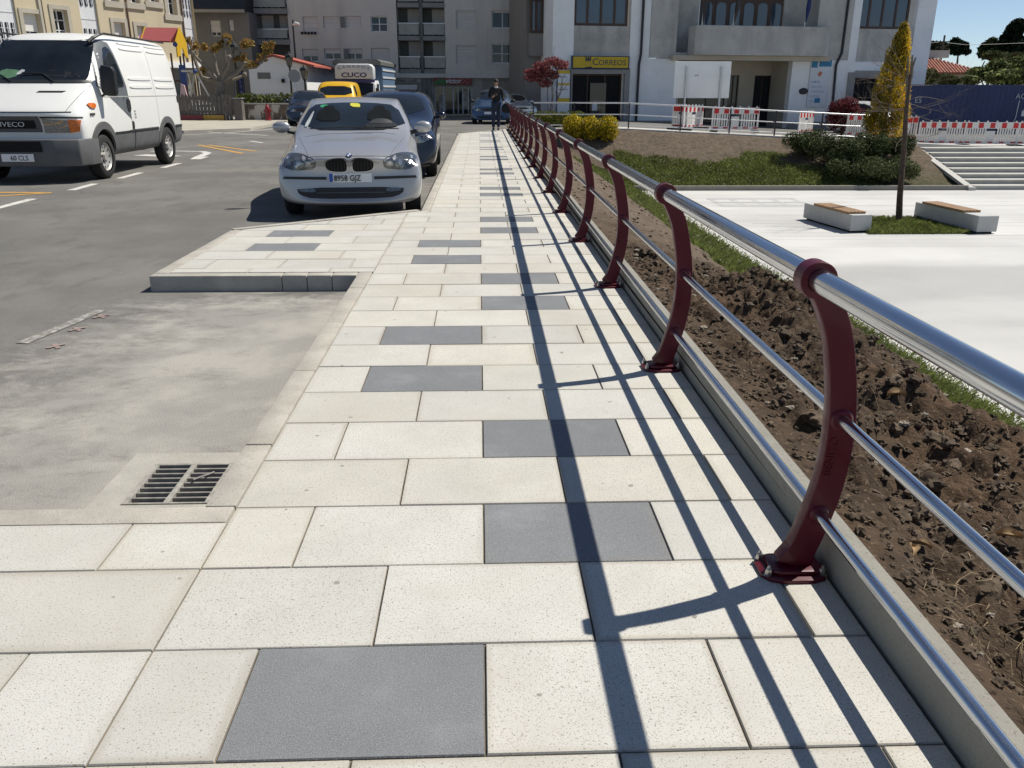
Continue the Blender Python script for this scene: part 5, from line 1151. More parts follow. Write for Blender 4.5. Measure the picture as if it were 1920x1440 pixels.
generic_car('parked_car', 'white car in front of the pale shop sign beyond the dark hatchback', -7.6, 56.5, 80, mat('white_car_paint', (.7, .7, .7), .3, var=.02, coat=.6), HATCH, 1, 1, 1.1)
# white car in front of the town hall's right door, behind the shrubs
q = generic_car('parked_car', 'white car behind the yellow conifer at the right door of the town hall', 22.2, 44.6, 35, mat('white_car_paint', (.7, .7, .7), .3, var=.02, coat=.6), MPV, 1, 1, 1.15, kind='mpv')[0]; q.location.z = -.85
# yellow van
m_yv = mat('yellow_van_paint', (.72, .42, .012), .35, var=.04, coat=.3)
yv = thing('yellow_van', 'small yellow delivery van in front of the livestock truck', 'van', (-7.25, 44.3, RZ), radians(3)); yv.scale = (1.1, 1.05, .9)
YV = [(y, [(x*.93, z*.92, dy*.7) for x, z, dy in p]) for y, p in VAN]
b_ = bake(cage(stn(YV, .97, .8, .93), crease=[(6, .3)]), 'body', [m_yv, m_arch], yv); bv = bvh_of(b_)
panel('windscreen', bv, [(-.78, 1.42), (.78, 1.42), (.68, 1.9), (-.68, 1.9)], 'y', -1, m_wsg, yv, off=.008)
for s_ in (-1, 1):
    panel('door_window', bv, [(.95, 1.38), (1.7, 1.36), (1.6, 1.92), (1.25, 1.95)], 'x', s_, m_wsg, yv, off=.008); panel('headlight', bv, [(s_*.4, .75), (s_*.75, .75), (s_*.78, .9), (s_*.4, .92)], 'y', -1, m_lens, yv, off=.01)
    for y_ in (.75, 3.3): wheel(yv, s_*.87, y_, .32, .32, .2, s_, style='steel')
# livestock truck
tr = thing('livestock_truck', 'white and blue livestock truck with a rounded sign above its cab', 'truck', (-6.95, 49.5, RZ), radians(-3)); tr.scale = (1.05, 1, .8)
m_trw = mat('truck_white', (.66, .67, .68), .45, var=.05); m_trb = mat('truck_blue_side', (.1, .17, .27), .6, var=.15, scale=3); m_trd = mat('truck_grey_roof', (.12, .12, .115), .7, var=.1)
mb = MB(); mb.prism(chaikin([(0, .6), (0, 1.5), (.25, 2.5), (1.7, 2.55), (1.7, .6)], 1), 'x', -1.1, 1.1, bev=.06); cb_ = mb.build('cab', m_trw, tr, smooth=40)
mb = MB(); mb.prism([(.03, 1.52), (.24, 2.35), (.20, 2.36), (-.01, 1.52)], 'x', -.98, .98); mb.build('windscreen', m_wsg, cb_)
mb = MB(); mb.box(-1.06, 1.06, .1, .3, 2.40, 2.58); mb.build('sun_visor', mat('truck_navy_band', (.03, .035, .16), .5), cb_)
for s_ in (-1, 1):
    mb = MB(); mb.prism([(.45, 1.5), (1.3, 1.5), (1.3, 2.3), (.6, 2.3)], 'x', s_*1.09, s_*1.115); mb.build('door_window', m_wsg, cb_)
    mb = MB(); mb.box(s_*1.2-.08, s_*1.2+.08, .05, .12, 1.5, 2.05, bev=.02); mb.build('wing_mirror', m_blk, cb_)
    mb = MB(); mb.box(s_*.75-.2, s_*.75+.2, -.03, .03, .75, .95); mb.build('headlight', m_lens, cb_)
    for y_ in (.95, 5.2): wheel(tr, s_*.98, y_, .45, .45, .28, s_, style='steel')
mb = MB(); prof = [(-1.02, 2.62), (1.02, 2.62), (1.02, 3.4), (.85, 3.62), (-.85, 3.62), (-1.02, 3.4)]
mb.prism(prof, 'y', .1, .9, bev=.08); sgn = mb.build('cab_sign', m_trw, tr, smooth=40)
text_part('lettering', 'CUCO', .42, mat('truck_navy_band', (.03, .035, .16), .5), sgn, 0, .095, 2.75, ext=.006, align='CENTER', sx=1.1, bold=.012)
for i, ch in enumerate('GANADOS'):
    a = (i-3)*.24; text_part('lettering', ch, .26, m_vg if False else mat('truck_grey_letters', (.28, .3, .36), .6), sgn, a*1.05, .095, 3.36-.22*a*a, ext=.006, align='CENTER', ry=a*.35, bold=.006)
mb = MB(); mb.box(-1.25, 1.25, 1.75, 6.8, .9, 3.55); bx_ = mb.build('stock_body', m_trb, tr)
mb = MB(); mb.prism([(-1.3, 3.56), (1.3, 3.56), (1.3, 3.8), (1.1, 3.95), (-1.1, 3.95), (-1.3, 3.8)], 'y', 1.0, 6.9); mb.build('roof', m_trd, tr)
for z_ in (1.5, 2.1, 2.7, 3.2): mb = MB(); mb.box(1.251, 1.29, 1.76, 6.78, z_, z_+.12); mb.build('side_slat', m_trw, bx_)
mb = MB(); mb.box(-.9, .9, 1.2, 6.8, .55, .85); mb.build('chassis', m_blk, tr)
# ================================================================ plants, furniture, people-sized things
def on_soil(px, py):
    d = ray(px, py); k0 = 3.0
    for k in np.arange(2.0, 60, .05):
        p = CAMP+d*k; z = float(soil_z(np.array([p.x]), np.array([p.y]))[0]) if p.x < 18.3 else -9
        if p.z < z: return Vector((p.x, p.y, z))
    return gnd(px, py, -.5)
def leaf_mesh(name, mats, parent, clumps, n, size, asp=.55, shell=.55, up=.25, seed=0, mi_n=1, jit=.35, stretch=None):
    """thousands of small leaf faces spread through ellipsoid clumps [(centre, radii)]"""
    r = np.random.default_rng(seed+11); C_ = np.array([c for c, _ in clumps], float); Rr = np.array([q for _, q in clumps], float)
    wgt = (Rr.prod(1))**(2/3); idx = r.choice(len(clumps), n, p=wgt/wgt.sum())
    d = r.normal(size=(n, 3)); d /= np.linalg.norm(d, axis=1)[:, None]
    rad = np.where(r.random(n) < shell, 1-.25*r.random(n)**1.5, r.random(n)**.5)
    rad *= 1+.22*(np.sin(d[:, 0]*5+idx)*np.sin(d[:, 1]*6+idx*2)*np.cos(d[:, 2]*5))
    P = C_[idx]+d*rad[:, None]*Rr[idx]
    nn = d*.5+r.normal(size=(n, 3))*.7+np.array([0, 0, up]); nn /= np.linalg.norm(nn, axis=1)[:, None]
    t = r.normal(size=(n, 3));
    if stretch is not None: t = t*.35+np.array(stretch)
    t -= (t*nn).sum(1)[:, None]*nn; t /= np.linalg.norm(t, axis=1)[:, None]; b = np.cross(nn, t)
    s = size*(1+jit*r.normal(size=n)).clip(.4, 2); s = s[:, None]
    V = np.stack([P-t*s, P+b*s*asp-t*s*.1+nn*s*.12, P+t*s, P-b*s*asp-t*s*.1+nn*s*.12], 1).reshape(-1, 3)
    return raw_mesh(name, V, np.arange(4*n).reshape(n, 4), mats, parent, mi=r.integers(0, mi_n, n) if mi_n > 1 else None)
def lmat(n, c, isl=.45, tr=.3, rough=.7): return mat(n, c, rough, var=.25, scale=3, island=isl, trans=tr, spec=.12)
m_bark = mat('grey_bark', (.12, .1, .08), .95, var=.3, scale=14, bump=.4, bscale=50)
m_twig = mat('pale_twig', (.15, .12, .095), .9, var=.3, scale=20)
def limb(mb, p, d, L, r, depth, rnd, spread=.6, up=.15, bend=.18, k=4, seg=5, ratio=.7, kids=(2, 3)):
    p = Vector(p); d = Vector(d).normalized(); pts = [p.copy()]; rr = [r]
    for i in range(k):
        d = (d+Vector((rnd.gauss(0, bend), rnd.gauss(0, bend), rnd.gauss(0, bend)+up*.3))).normalized(); p = p+d*(L/k); pts.append(p.copy()); rr.append(r*(1-.45*(i+1)/k))
    mb.tube(pts, rr, seg); ends = [(p, d)]
    if depth > 0:
        for j in range(rnd.randint(*kids)):
            i = rnd.randint(max(1, k-2), k); q = pts[i]; dd = (d+Vector((rnd.gauss(0, spread), rnd.gauss(0, spread), rnd.gauss(0, spread)+up))).normalized()
            ends += limb(mb, q, dd, L*ratio*rnd.uniform(.7, 1.1), rr[i]*.75, depth-1, rnd, spread, up, bend, k, seg, ratio, kids)
    return ends

# ---------------------------------------------------------------- grass: blades on the side bank, the back bank and the tree patch
m_grass = mat('grass_blade', (.06, .1, .018), .6, var=.3, scale=1.5, island=.45, trans=.35, spec=.2, attr='col')
def blades(name, pts, h, w_, seed, cols, lean=.5):
    r = np.random.default_rng(seed); n = len(pts); a = r.random(n)*2*pi; t = np.c_[np.cos(a), np.sin(a), np.zeros(n)]
    hh = (h*(.5+r.random(n)))[:, None]; ln = r.normal(size=(n, 3))*lean; ln[:, 2] = 0; up = np.array([[0, 0, 1.0]])
    V = np.stack([pts-t*w_, pts+t*w_, pts+(up+ln*.5)*hh*.6+t*w_*.6, pts+(up+ln)*hh], 1).reshape(-1, 3)
    o = raw_mesh(name, V, np.arange(4*n).reshape(n, 4), m_grass); face_attr(o, 'col', cols); return tag(o, kind='stuff')
def soil_pts(n, x0, x1, y0, y1, seed, thr=.35, ypow=1.0):
    r = np.random.default_rng(seed); x = x0+(x1-x0)*r.random(n); y = y0+(y1-y0)*r.random(n)**ypow
    k = grass_k(x, y); ok = k > thr+.5*r.random(n)*(1-thr); x, y = x[ok], y[ok]
    return np.c_[x, y, soil_z(x, y)+soil_disp(x, y)-.006]
def gcols(p, dry=.25):
    n = len(p); r = np.random.default_rng(n); f = fbm(p[:, 0]*1.3, p[:, 1]*1.3, 3)[:, None]; c = np.array([[.155, .195, .05]])*(1-f*.45)+np.array([[.26, .26, .085]])*f*.55
    d = (r.random(n) < dry)[:, None]; return np.where(d, c*.6+np.array([[.11, .1, .045]])*.5, c)
p = np.r_[soil_pts(60000, 2.5, 6.2, 2.5, 13, 1, ypow=1.2), soil_pts(24000, 2.2, 6.2, 13, 31, 2)]; blades('bank_grass', p, .075, .0045, 3, gcols(p))
p = soil_pts(60000, 4, 15, 31.05, 34.4, 4, .25); blades('slope_grass', p, .085, .012, 5, gcols(p, .35))
bx0, by0 = gnd(1655, 437, PZ).x, gnd(1655, 439, PZ).y
r = np.random.default_rng(3); n = 9000; p = np.c_[9.95+2.65*r.random(n), 21.0+2.75*r.random(n), np.full(n, PZ+.0)]; blades('tree_pit_grass', p, .09, .009, 6, gcols(p, .1))
mb = MB(); mb.box(9.9, 12.7, 20.95, 23.8, PZ-.1, PZ+.006); tag(mb.build('tree_pit_soil', mat('dark_turf_soil', (.035, .045, .015), .95, var=.4)), kind='structure')
# white clover flowers dotted in the grass
p = np.r_[soil_pts(240, 2.6, 6, 3, 20, 8), soil_pts(260, 4, 14, 31.2, 34, 9)]
mb = MB()
for q in p: mb.ball(q+np.array([0, 0, .07]), .009 if q[1] < 20 else .016, 1)
tag(mb.build('clover_flowers', mat('clover_white', (.6, .6, .5), .8)), kind='stuff')

# ---------------------------------------------------------------- soil clods, roots, dead leaves near the camera
def soil_at(x, y): X, Y = np.array([x]), np.array([y]); return float((soil_z(X, Y)+soil_disp(X, Y))[0])
m_clod = mat('soil_clod', (.10, .076, .055), .97, var=.4, scale=14, bump=.25, bscale=90, spec=.1, attr=None, island=.4, stain=(9, .5, .7, .6, (.15, .115, .08)))
protos = []
for k in range(7):
    mb = MB(); mb.ball((0, 0, 0), 1, 3, jit=.33, sc=(1, random.uniform(.7, 1), random.uniform(.5, .75)), seed=k)
    for v_ in mb.bm.verts: v_.co *= 1+.22*mnoise.noise(v_.co*3.5+Vector((k, 0, 0)))+.12*mnoise.noise(v_.co*9+Vector((k, 3, 0)))
    V0 = np.array([v_.co for v_ in mb.bm.verts]); mb.bm.verts.index_update(); F0 = np.array([[v_.index for v_ in f.verts] for f in mb.bm.faces]); mb.bm.free(); protos.append((V0, F0))
Vs, Fs, o_ = [], [], 0; rr = np.random.default_rng(21); 
N_near = 4600
for i in range(N_near):
    if i < 3800: x = 1.22+1.6*rr.random(); y = 1.0+6.8*rr.random()**1.2
    elif i < 4100: x = 2.25+.33*rr.normal(); y = 6.3+.5*rr.normal()
    else: x = 1.2+2.4*rr.random(); y = 8+16*rr.random()
    if x < 1.2 or y < .8: continue
    s = .008+.018*rr.random()**3*(1.0)
    if i < 3800 and rr.random() < .04 and x > 1.4: s = .025+.026*rr.random()
    if y > 8: s *= 1.2
    V0, F0 = protos[i % 7]; a = rr.random()*6.28; c_, s_ = cos(a), sin(a)
    V1 = V0@np.array([[c_, s_, 0], [-s_, c_, 0], [0, 0, 1]])*s+np.array([x, y, soil_at(x, y)+s*.25])
    Vs.append(V1); Fs.append(F0+o_); o_ += len(V1)
tag(raw_mesh('soil_clods', np.concatenate(Vs), np.concatenate(Fs), m_clod, smooth=40), kind='stuff')
Vs, Fs, o_ = [], [], 0
for i in range(150):
    x = 1.25+1.5*rr.random(); y = 1.2+6.5*rr.random(); s = .006+.016*rr.random()**2; V0, F0 = protos[i % 7]; V1 = V0*s*np.array([1.2, 1, .8])+np.array([x, y, soil_at(x, y)+s*.4]); Vs.append(V1); Fs.append(F0+o_); o_ += len(V1)
tag(raw_mesh('pale_stones', np.concatenate(Vs), np.concatenate(Fs), mat('pale_stone', (.26, .225, .175), .9, var=.3, scale=30, island=.35), smooth=30), kind='stuff')
m_root = mat('dry_root', (.27, .2, .12), .95, var=.35, scale=30, island=.4)
mb = MB()
for i in range(560):
    x = 1.22+1.5*rr.random(); y = 1.0+4.8*rr.random()**1.3
    if i < 90: x = 1.3+.35*rr.random(); y = 1.2+1.0*rr.random()
    a = rr.random()*6.28; L_ = .025+.09*rr.random()*(1.6 if i < 90 else 1); z = soil_at(x, y)+.008; pts = []
    for k in range(4): pts.append((x, y, z+.012*sin(k*1.1)+.006*rr.random())); a += rr.normal()*.6; x += cos(a)*L_/3; y += sin(a)*L_/3; z = max(z-.01, soil_at(x, y)+.004) if x > 1.16 else z
    mb.tube(pts, [.0017, .0015, .0012, .0008], 4)
tag(mb.build('dry_roots', m_root), kind='stuff')
m_dl = mat('dead_leaf', (.3, .2, .1), .85, var=.3, scale=25)
for i, (px, py, L_, lb) in enumerate(((1660, 765, .10, 'curled dry brown leaf lying on the soil right of the nearest railing post'), (1868, 1005, .085, 'broad pale brown leaf lying on the soil near the right edge'), (1745, 1035, .07, 'thin curled dead leaf on the soil behind the lower rail'), (1712, 1045, .06, 'small ochre leaf on dark soil beside the wall'))):
    q = on_soil(px, py); q.z = soil_at(q.x, q.y)+.02
    mb = MB(); rows = [[(u_*L_, (v_-.5)*L_*.55*sin(pi*min(.98, max(.06, u_)))**.7, .25*L_*(abs(v_-.5)*2)**2+.12*L_*sin(u_*4)) for v_ in (0, .25, .5, .75, 1)] for u_ in lin(0, 1, 9)]
    mb.grid(rows); o = mb.build('dead_leaf', m_dl, smooth=60); o.location = q; o.rotation_euler = (.2, -.1, [.0, -.3, 2.4, 1.2][i]); tag(o, lb, 'leaf', 'dead leaves on the soil')
mb = MB(); pts = [on_soil(*p_) for p_ in ((1650, 735), (1600, 760))]

# ---------------------------------------------------------------- shrubs on the back bank
m_yellow = lmat('yellow_green_leaf', (.58, .44, .03)); m_ygreen = lmat('olive_leaf', (.12, .14, .02))
for i, (px, py, rx, rz_, lb) in enumerate(((1074, 262, .42, .50, 'leftmost of the three round yellow bushes on the bank'), (1106, 262, .42, .48, 'middle one of the three round yellow bushes on the bank'), (1138, 265, .45, .52, 'rightmost of the three round yellow bushes on the bank'))):
    q = on_soil(px, py); t = thing('yellow_bush', lb, 'bush', q, 0, 'yellow bushes on the bank')
    mb = MB(); rnd = random.Random(i)
    for k in range(7): limb(mb, (0, 0, -.05), (rnd.gauss(0, .5), rnd.gauss(0, .5), 1), .5, .014, 1, rnd)
    mb.build('stem', m_bark, t)
    cl = [((rx*.35*cos(a), rx*.35*sin(a), rz_*.95+.08*sin(3*a)), (rx*.72, rx*.72, rz_*.85)) for a in lin(0, 2*pi, 5)[:-1]]+[((0, 0, rz_*.7), (rx, rx, rz_*.75))]
    leaf_mesh('foliage', [m_yellow, m_yellow, m_yellow, m_ygreen], t, cl, 4200, .033, seed=i, mi_n=4, shell=.75)
q = on_soil(1040, 240); t = thing('orange_bush', 'small orange tinted bush between the railing and the yellow bushes', 'bush', q)
leaf_mesh('foliage', [lmat('orange_leaf', (.36, .16, .03)), m_ygreen], t, [((0, 0, .3), (.5, .35, .34)), ((-.45, 0, .25), (.3, .3, .28))], 1800, .035, seed=31, mi_n=2)
mb = MB(); rnd = random.Random(3); [limb(mb, (0, 0, -.05), (rnd.gauss(0, .6), rnd.gauss(0, .4), 1), .35, .01, 1, rnd) for k in range(6)]; mb.build('stem', m_bark, t)
hq = atY(1035, 226, 36.9); t = thing('clipped_hedge', 'low clipped green hedge with a sunlit top behind the yellow bushes', 'hedge', (hq.x, 36.9, -.13))
rows_ = [((x, 0, .35), (.4, .35, .38)) for x in lin(-1.0, 1.1, 7)]; leaf_mesh('foliage', [lmat('hedge_leaf', (.11, .13, .018)), m_ygreen], t, rows_, 5000, .035, seed=41, mi_n=2, up=.6)
# red maple by the totem
mq = atY(1030, 205, 41.5); t = thing('red_maple', 'small red leaved tree standing in front of the post office totem', 'tree', (mq.x, 41.5, RZ))
mb = MB(); rnd = random.Random(5); ends = []
for a, h_ in ((.35, .1), (-.3, .15), (.05, .6), (.8, -.5)): ends += limb(mb, (a*.08, 0, 0), (a*.35, rnd.gauss(0, .12), 1), 1.7, .03, 2, rnd, spread=.5, up=.3)
mb.build('trunk', m_bark, t)
cl = []
for (px, py, rx, rz_) in ((1000, 145, .42, .2), (1015, 125, .42, .25), (1035, 115, .42, .2), (1052, 122, .38, .22), (1022, 155, .35, .22), (992, 133, .25, .12), (1040, 140, .3, .2), (1022, 136, .45, .28), (1008, 132, .35, .2)):
    c = atY(px, py, 41.5); cl.append(((c.x-mq.x, rnd.gauss(0, .3), c.z-RZ), (rx, rx, rz_)))
leaf_mesh('crown', [lmat('maple_red_leaf', (.33, .11, .105)), lmat('maple_dark_leaf', (.18, .05, .055))], t, cl, 3800, .05, seed=51, mi_n=2, shell=.4)
# red barberry
q = on_soil(1578, 258); t = thing('red_barberry', 'dark red twiggy shrub at the left of the yellow conifer', 'shrub', q)
mb = MB(); rnd = random.Random(8); ends = []
for k in range(16): ends += limb(mb, (rnd.gauss(0, .08), rnd.gauss(0, .08), -.05), (rnd.gauss(0, .45), rnd.gauss(0, .4), 1), rnd.uniform(.9, 1.25), .016, 2, rnd, spread=.4, up=.25)
mb.build('stem', mat('red_brown_twig', (.09, .045, .04), .9, var=.3), t)
leaf_mesh('foliage', [lmat('barberry_leaf', (.11, .022, .03)), lmat('barberry_bright_leaf', (.2, .05, .055))], t, [((0, 0, 1.15), (.75, .6, .55)), ((-.45, 0, .85), (.4, .4, .5)), ((.4, .1, .9), (.45, .4, .5)), ((.1, 0, 1.45), (.5, .4, .35)), ((-.3, 0, 1.35), (.45, .4, .3))], 8500, .036, seed=61, mi_n=2, shell=.5)
# yellow conifer
q = on_soil(1655, 262); t = thing('yellow_conifer', 'tall narrow golden yellow conifer with a pointed top on the bank', 'tree', q)
mb = MB(); mb.tube([(0, 0, -.1), (0, 0, 1.5), (.18, 0, 3.7)], [.09, .06, .02], 8); mb.build('trunk', m_bark, t)
ca, cb = [], []; rnd = random.Random(4)
for i in range(330):
    h_ = rnd.uniform(.25, 4.25); f = h_/4.3; R_ = .86*min(1, (f+.12)*4)**.5*(1-f**1.9)**.8; a = rnd.uniform(0, 6.28); rr_ = R_*rnd.uniform(.45, 1)
    c = (.22*f+rr_*cos(a), rr_*sin(a)*.9, h_); (ca if (cos(a-.35) > -.2 and rnd.random() < .9) or rnd.random() < .45 else cb).append((c, (.15, .15, .32)))  # gold faces the sun, olive turned away: light and shade put into leaf colour
leaf_mesh('crown', [lmat('gold_conifer_leaf', (.8, .56, .035)), lmat('amber_conifer_leaf', (.66, .45, .035))], t, ca, 17000, .046, asp=.34, seed=71, mi_n=2, stretch=(0, 0, 1))
leaf_mesh('shaded_side_crown', [lmat('olive_conifer_leaf', (.24, .2, .03)), lmat('brown_conifer_leaf', (.22, .16, .04))], t, cb, 12000, .046, asp=.34, seed=72, mi_n=2, stretch=(0, 0, 1))
# junipers
m_j1 = lmat('juniper_leaf', (.045, .062, .02), .45, .15); m_j2 = lmat('juniper_grey_leaf', (.115, .135, .055), .4, .15)
for i, (px, py, rx, ry, rz_, lb) in enumerate(((1520, 298, 1.05, .9, .8, 'dark spreading juniper at the left end of the evergreen group'), (1570, 314, 1.05, .85, .8, 'spreading juniper below the red barberry'), (1625, 300, 1.0, .85, .75, 'dark juniper at the foot of the yellow conifer'), (1615, 338, 1.1, .8, .65, 'grey green juniper low on the slope beside the grass'), (1668, 340, 1.05, .8, .7, 'grey green juniper nearest the young plaza tree'), (1668, 297, .8, .75, .7, 'juniper behind the young plaza tree trunk'))):
    q = on_soil(px, py); t = thing('juniper_shrub', lb, 'shrub', q, 0, 'junipers on the bank'); rnd = random.Random(i+40)
    mb = MB(); [limb(mb, (0, 0, -.05), (rnd.gauss(0, 1), rnd.gauss(0, 1), .5), .8, .025, 1, rnd) for k in range(7)]; mb.build('stem', m_bark, t)
    cl = [((rnd.gauss(0, rx*.42), rnd.gauss(0, ry*.4), rz_*rnd.uniform(.4, 1.0)), (rx*.4, ry*.4, rz_*.42)) for k in range(11)]
    leaf_mesh('foliage', [m_j1, m_j1, m_j2] if i not in (3, 4) else [m_j1, m_j2, m_j2], t, cl, 8200, .055, asp=.24, seed=80+i, mi_n=3, shell=.6, up=.5)

# ---------------------------------------------------------------- young tree in the plaza, with its two benches
tq = gnd(1685, 416, PZ); t = thing('young_tree', 'slender leafless young tree between the two stone benches', 'tree', tq)
mb = MB(); rnd = random.Random(12); pp = [Vector(atY(px, py, tq.y-0.0))-tq for px, py in ((1685, 418), (1687, 370), (1691, 320), (1696, 260), (1699, 210), (1703, 170), (1707, 140))]
mb.tube(pp, [.095, .082, .074, .068, .06, .05, .04], 9); mb.build('trunk', mat('brown_bark', (.085, .06, .045), .95, var=.3, scale=12, bump=.4, bscale=60), t, smooth=50)
mb = MB()
for (px, py) in ((1699, 105), (1707, 103), (1713, 108)): e = Vector(atY(px+4, py, tq.y))-tq; mb.tube([pp[4], (pp[6]+e)/2+Vector((rnd.gauss(0, .03), 0, 0)), e], [.035, .028, .02], 6)
for k in range(20):
    s_ = rnd.choice(pp[3:6])+Vector((0, 0, rnd.uniform(0, .3))); sd_ = rnd.choice((-1, -1, 1)); limb(mb, s_, (sd_*rnd.uniform(.6, 1.2), rnd.gauss(0, .7), rnd.uniform(-.35, .9)), rnd.uniform(.7, 1.25), .0075, 2, rnd, spread=.4, up=.08, bend=.16, seg=4, kids=(2, 3))
mb.build('crown', m_twig, t)
m_bench = mat('bench_granite', (.5, .5, .48), .8, var=.06, scale=3, bump=.12, bscale=160, speck=[(120, .62, .7, (.36, .36, .35))])
m_slat = mat('bench_wood', (.34, .2, .1), .7, var=.25, scale=4, streak=((2, 2, 2), .5, .7, .5, (.2, .16, .12)))
def bench(a, b, wd, lb, s0, s1):
    A_, B_ = gnd(*a, PZ), gnd(*b, PZ); d = (B_-A_); L_ = d.length; rz = atan2(d.y, d.x)
    t = thing('stone_bench', lb, 'bench', A_, rz, 'stone benches in the plaza'); mb = MB(); mb.box(0, L_, 0, wd, .05, .46, bev=.012); mb.build('block', m_bench, t)
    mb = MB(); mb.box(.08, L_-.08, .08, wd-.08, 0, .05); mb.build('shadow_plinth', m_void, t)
    st = thing('seat', None, None); st.parent = t
    for k in range(5): mb = MB(); w5 = (wd-.06)/5; mb.box(L_*s0, L_*s1, -.02+w5*k, -.02+w5*k+w5-.012, .462, .50+.02, bev=.005); mb.build('slat', m_slat, st)
    mb = MB(); mb.box(L_*s0+.55, L_*s0+.62, -.026, -.0225, .30, .46); mb.box(L_*s0+.68, L_*s0+.74, -.026, -.0225, .33, .46); 
    return t, mb
t1_, mbx = bench((1505, 411), (1593, 437), .58, 'pale stone bench left of the young tree with rusty streaks below its wood', .22, .93)
mb2 = MB(); mb2.bm.free(); mbx.bm.free()
bench((1712, 409), (1830, 439), .56, 'pale stone bench right of the young tree', .12, .78)[1].bm.free()
mb = MB(); 
for k, x_ in enumerate((1.35, 1.5)): mb.M = Matrix(); 
mb.bm.free()

# ---------------------------------------------------------------- notice board seen from behind
qa, qb = on_soil(1280, 246), on_soil(1345, 246); yb = (qa.y+qb.y)/2
t = thing('notice_board', 'large white blank backed board on two grey posts at the top of the bank', 'sign', (qa.x, yb, qa.z))
loc = lambda px, py: Vector(atY(px, py, yb))-Vector((qa.x, yb, qa.z))
a, b, c, d = loc(1265, 115), loc(1369, 116), loc(1366, 184), loc(1261, 183)
mb = MB(); mb.box(d.x+.04, c.x-.02+.04, .06, .1, c.z, a.z, bev=.006); pn = mb.build('panel', mat('board_white', (.9, .92, .9), .55, var=.04, scale=2), t)
for px0, px1 in ((1283, 1280), (1349, 1344)):
    p0, p1 = loc(px1, 246), loc(px0, 124); mb = MB(); mb.box(p0.x-.04, p0.x+.04, -.03, .055, -.3, p1.z, bev=.006); mb.build('post', m_chrome, t)
q = loc(1307, 141); text_part('small_lettering', 'ank', .14, mat('grey_letters', (.25, .25, .26), .6), pn, q.x-.1, .056, q.z-.04, ext=.003)

# ---------------------------------------------------------------- second railing along the upper street
m_dpost = mat('dark_metal_post', (.05, .035, .04), .5, metal=.3, var=.1)
t = thing('street_railing', 'long railing with three silver rails and thin dark posts along the top of the bank', 'railing', (0, 36.05, 0))
YR = 36.05; px_posts = (1000, 1077, 1180, 1278, 1371, 1457, 1545, 1640, 1697); rx_ = [atY(p_, 200, YR).x for p_ in px_posts]
for x_ in rx_: z0 = float(zU(x_))+.05; mb = MB(); mb.box(x_-.025, x_+.025, -.03, .03, z0-.1, z0+1.0, bev=.004); mb.build('post', m_dpost, t)
m_rail2 = mat('silver_rail', (.66, .67, .68), .3, metal=.8, var=.03)
for h_, r_ in ((1.0, .03), (.55, .02), (.13, .02)):
    mb = MB(); mb.tube([(x_, 0, float(zU(x_))+.05+h_) for x_ in lin(rx_[0]-.0, rx_[-1], 30)], r_, 10); mb.build('rail', m_rail2, t, smooth=50)

# ---------------------------------------------------------------- red and white barriers
m_bw = mat('barrier_white', (.74, .72, .69), .55, var=.06, scale=5); m_br = mat('barrier_red', (.55, .02, .02), .5, var=.06)
def barrier(x, y, rz, lb, W_=2.0, z=None):
    z = float(zU(x))+.06 if z is None else z; t = thing('traffic_barrier', lb, 'barrier', (x, y, z), rz, 'red and white barriers by the town hall')
    mb = MB(); mb.box(0, W_, -.02, .02, .72, .98); mb.box(0, W_, -.021, .021, .10, .20); mb.box(0, .07, -.0215, .0215, .2, .72); mb.box(W_-.07, W_, -.0215, .0215, .2, .72)
    mb.box(W_*.42, W_*.58, -.0205, .0205, .2, .62)
    for k in range(int((W_-.14)/.105)):
        x0 = .105+.105*k
        if not (W_*.42-.06 < x0 < W_*.58): mb.box(x0, x0+.055, -.018, .018, .2, .72)
    for x0 in lin(.12, W_-.12, 6): mb.box(x0-.03, x0+.03, -.02, .02, .981, 1.04)
    mb.build('panel', m_bw, t)
    for k in range(5):
        x0 = .06+(W_-.3)/4*k+.02; mb = MB(); mb.box(x0, x0+.2, -.026, .026, .74, .955); mb.build('red_square', m_br, t); mb = MB(); mb.box(x0, x0+.2, -.027, .027, .125, .185); mb.build('red_strip', m_br, t)
    for x0 in (.12, W_-.12): mb = MB(); mb.box(x0-.1, x0+.1, -.35, .35, -.03, .07, bev=.02); mb.build('foot', m_blk, t)
    mb = MB(); mb.box(W_*.43, W_*.57, -.03, .03, .645, .69); mb.build('reflector_strip', m_navy, t)
    return t
bq = lambda px, Y: atY(px, 230, Y).x
barrier(bq(1265, 37.6), 38.1, radians(-58), 'barrier standing nearly edge on behind the left post of the white board', .9)
barrier(bq(1281, 37.2), 37.2, radians(52), 'angled barrier directly behind the white board')
barrier(bq(1334, 37.1), 37.1, radians(-4), 'barrier whose right end stands clear of the white board')
barrier(bq(1498, 38.0), 38.0, radians(52), 'angled barrier just left of the red barberry')
barrier(bq(1588, 38.4), 38.4, radians(8), 'barrier hidden behind the barberry and the yellow conifer', 1.9)
barrier(bq(1676, 37.4), 37.9, radians(-22), 'barrier between the yellow conifer and the young tree trunk', 1.2)
for i, (px, lb) in enumerate(((1725, 'barrier at the left end of the row above the steps'), (1811, 'middle barrier of the row above the steps'), (1911, 'barrier at the right edge of the row above the steps'))): barrier(bq(px, 37.0-.25*i), 37.0-.25*i, radians(-7), lb, 1.98 if i != 1 else 2.2, z=-.82)

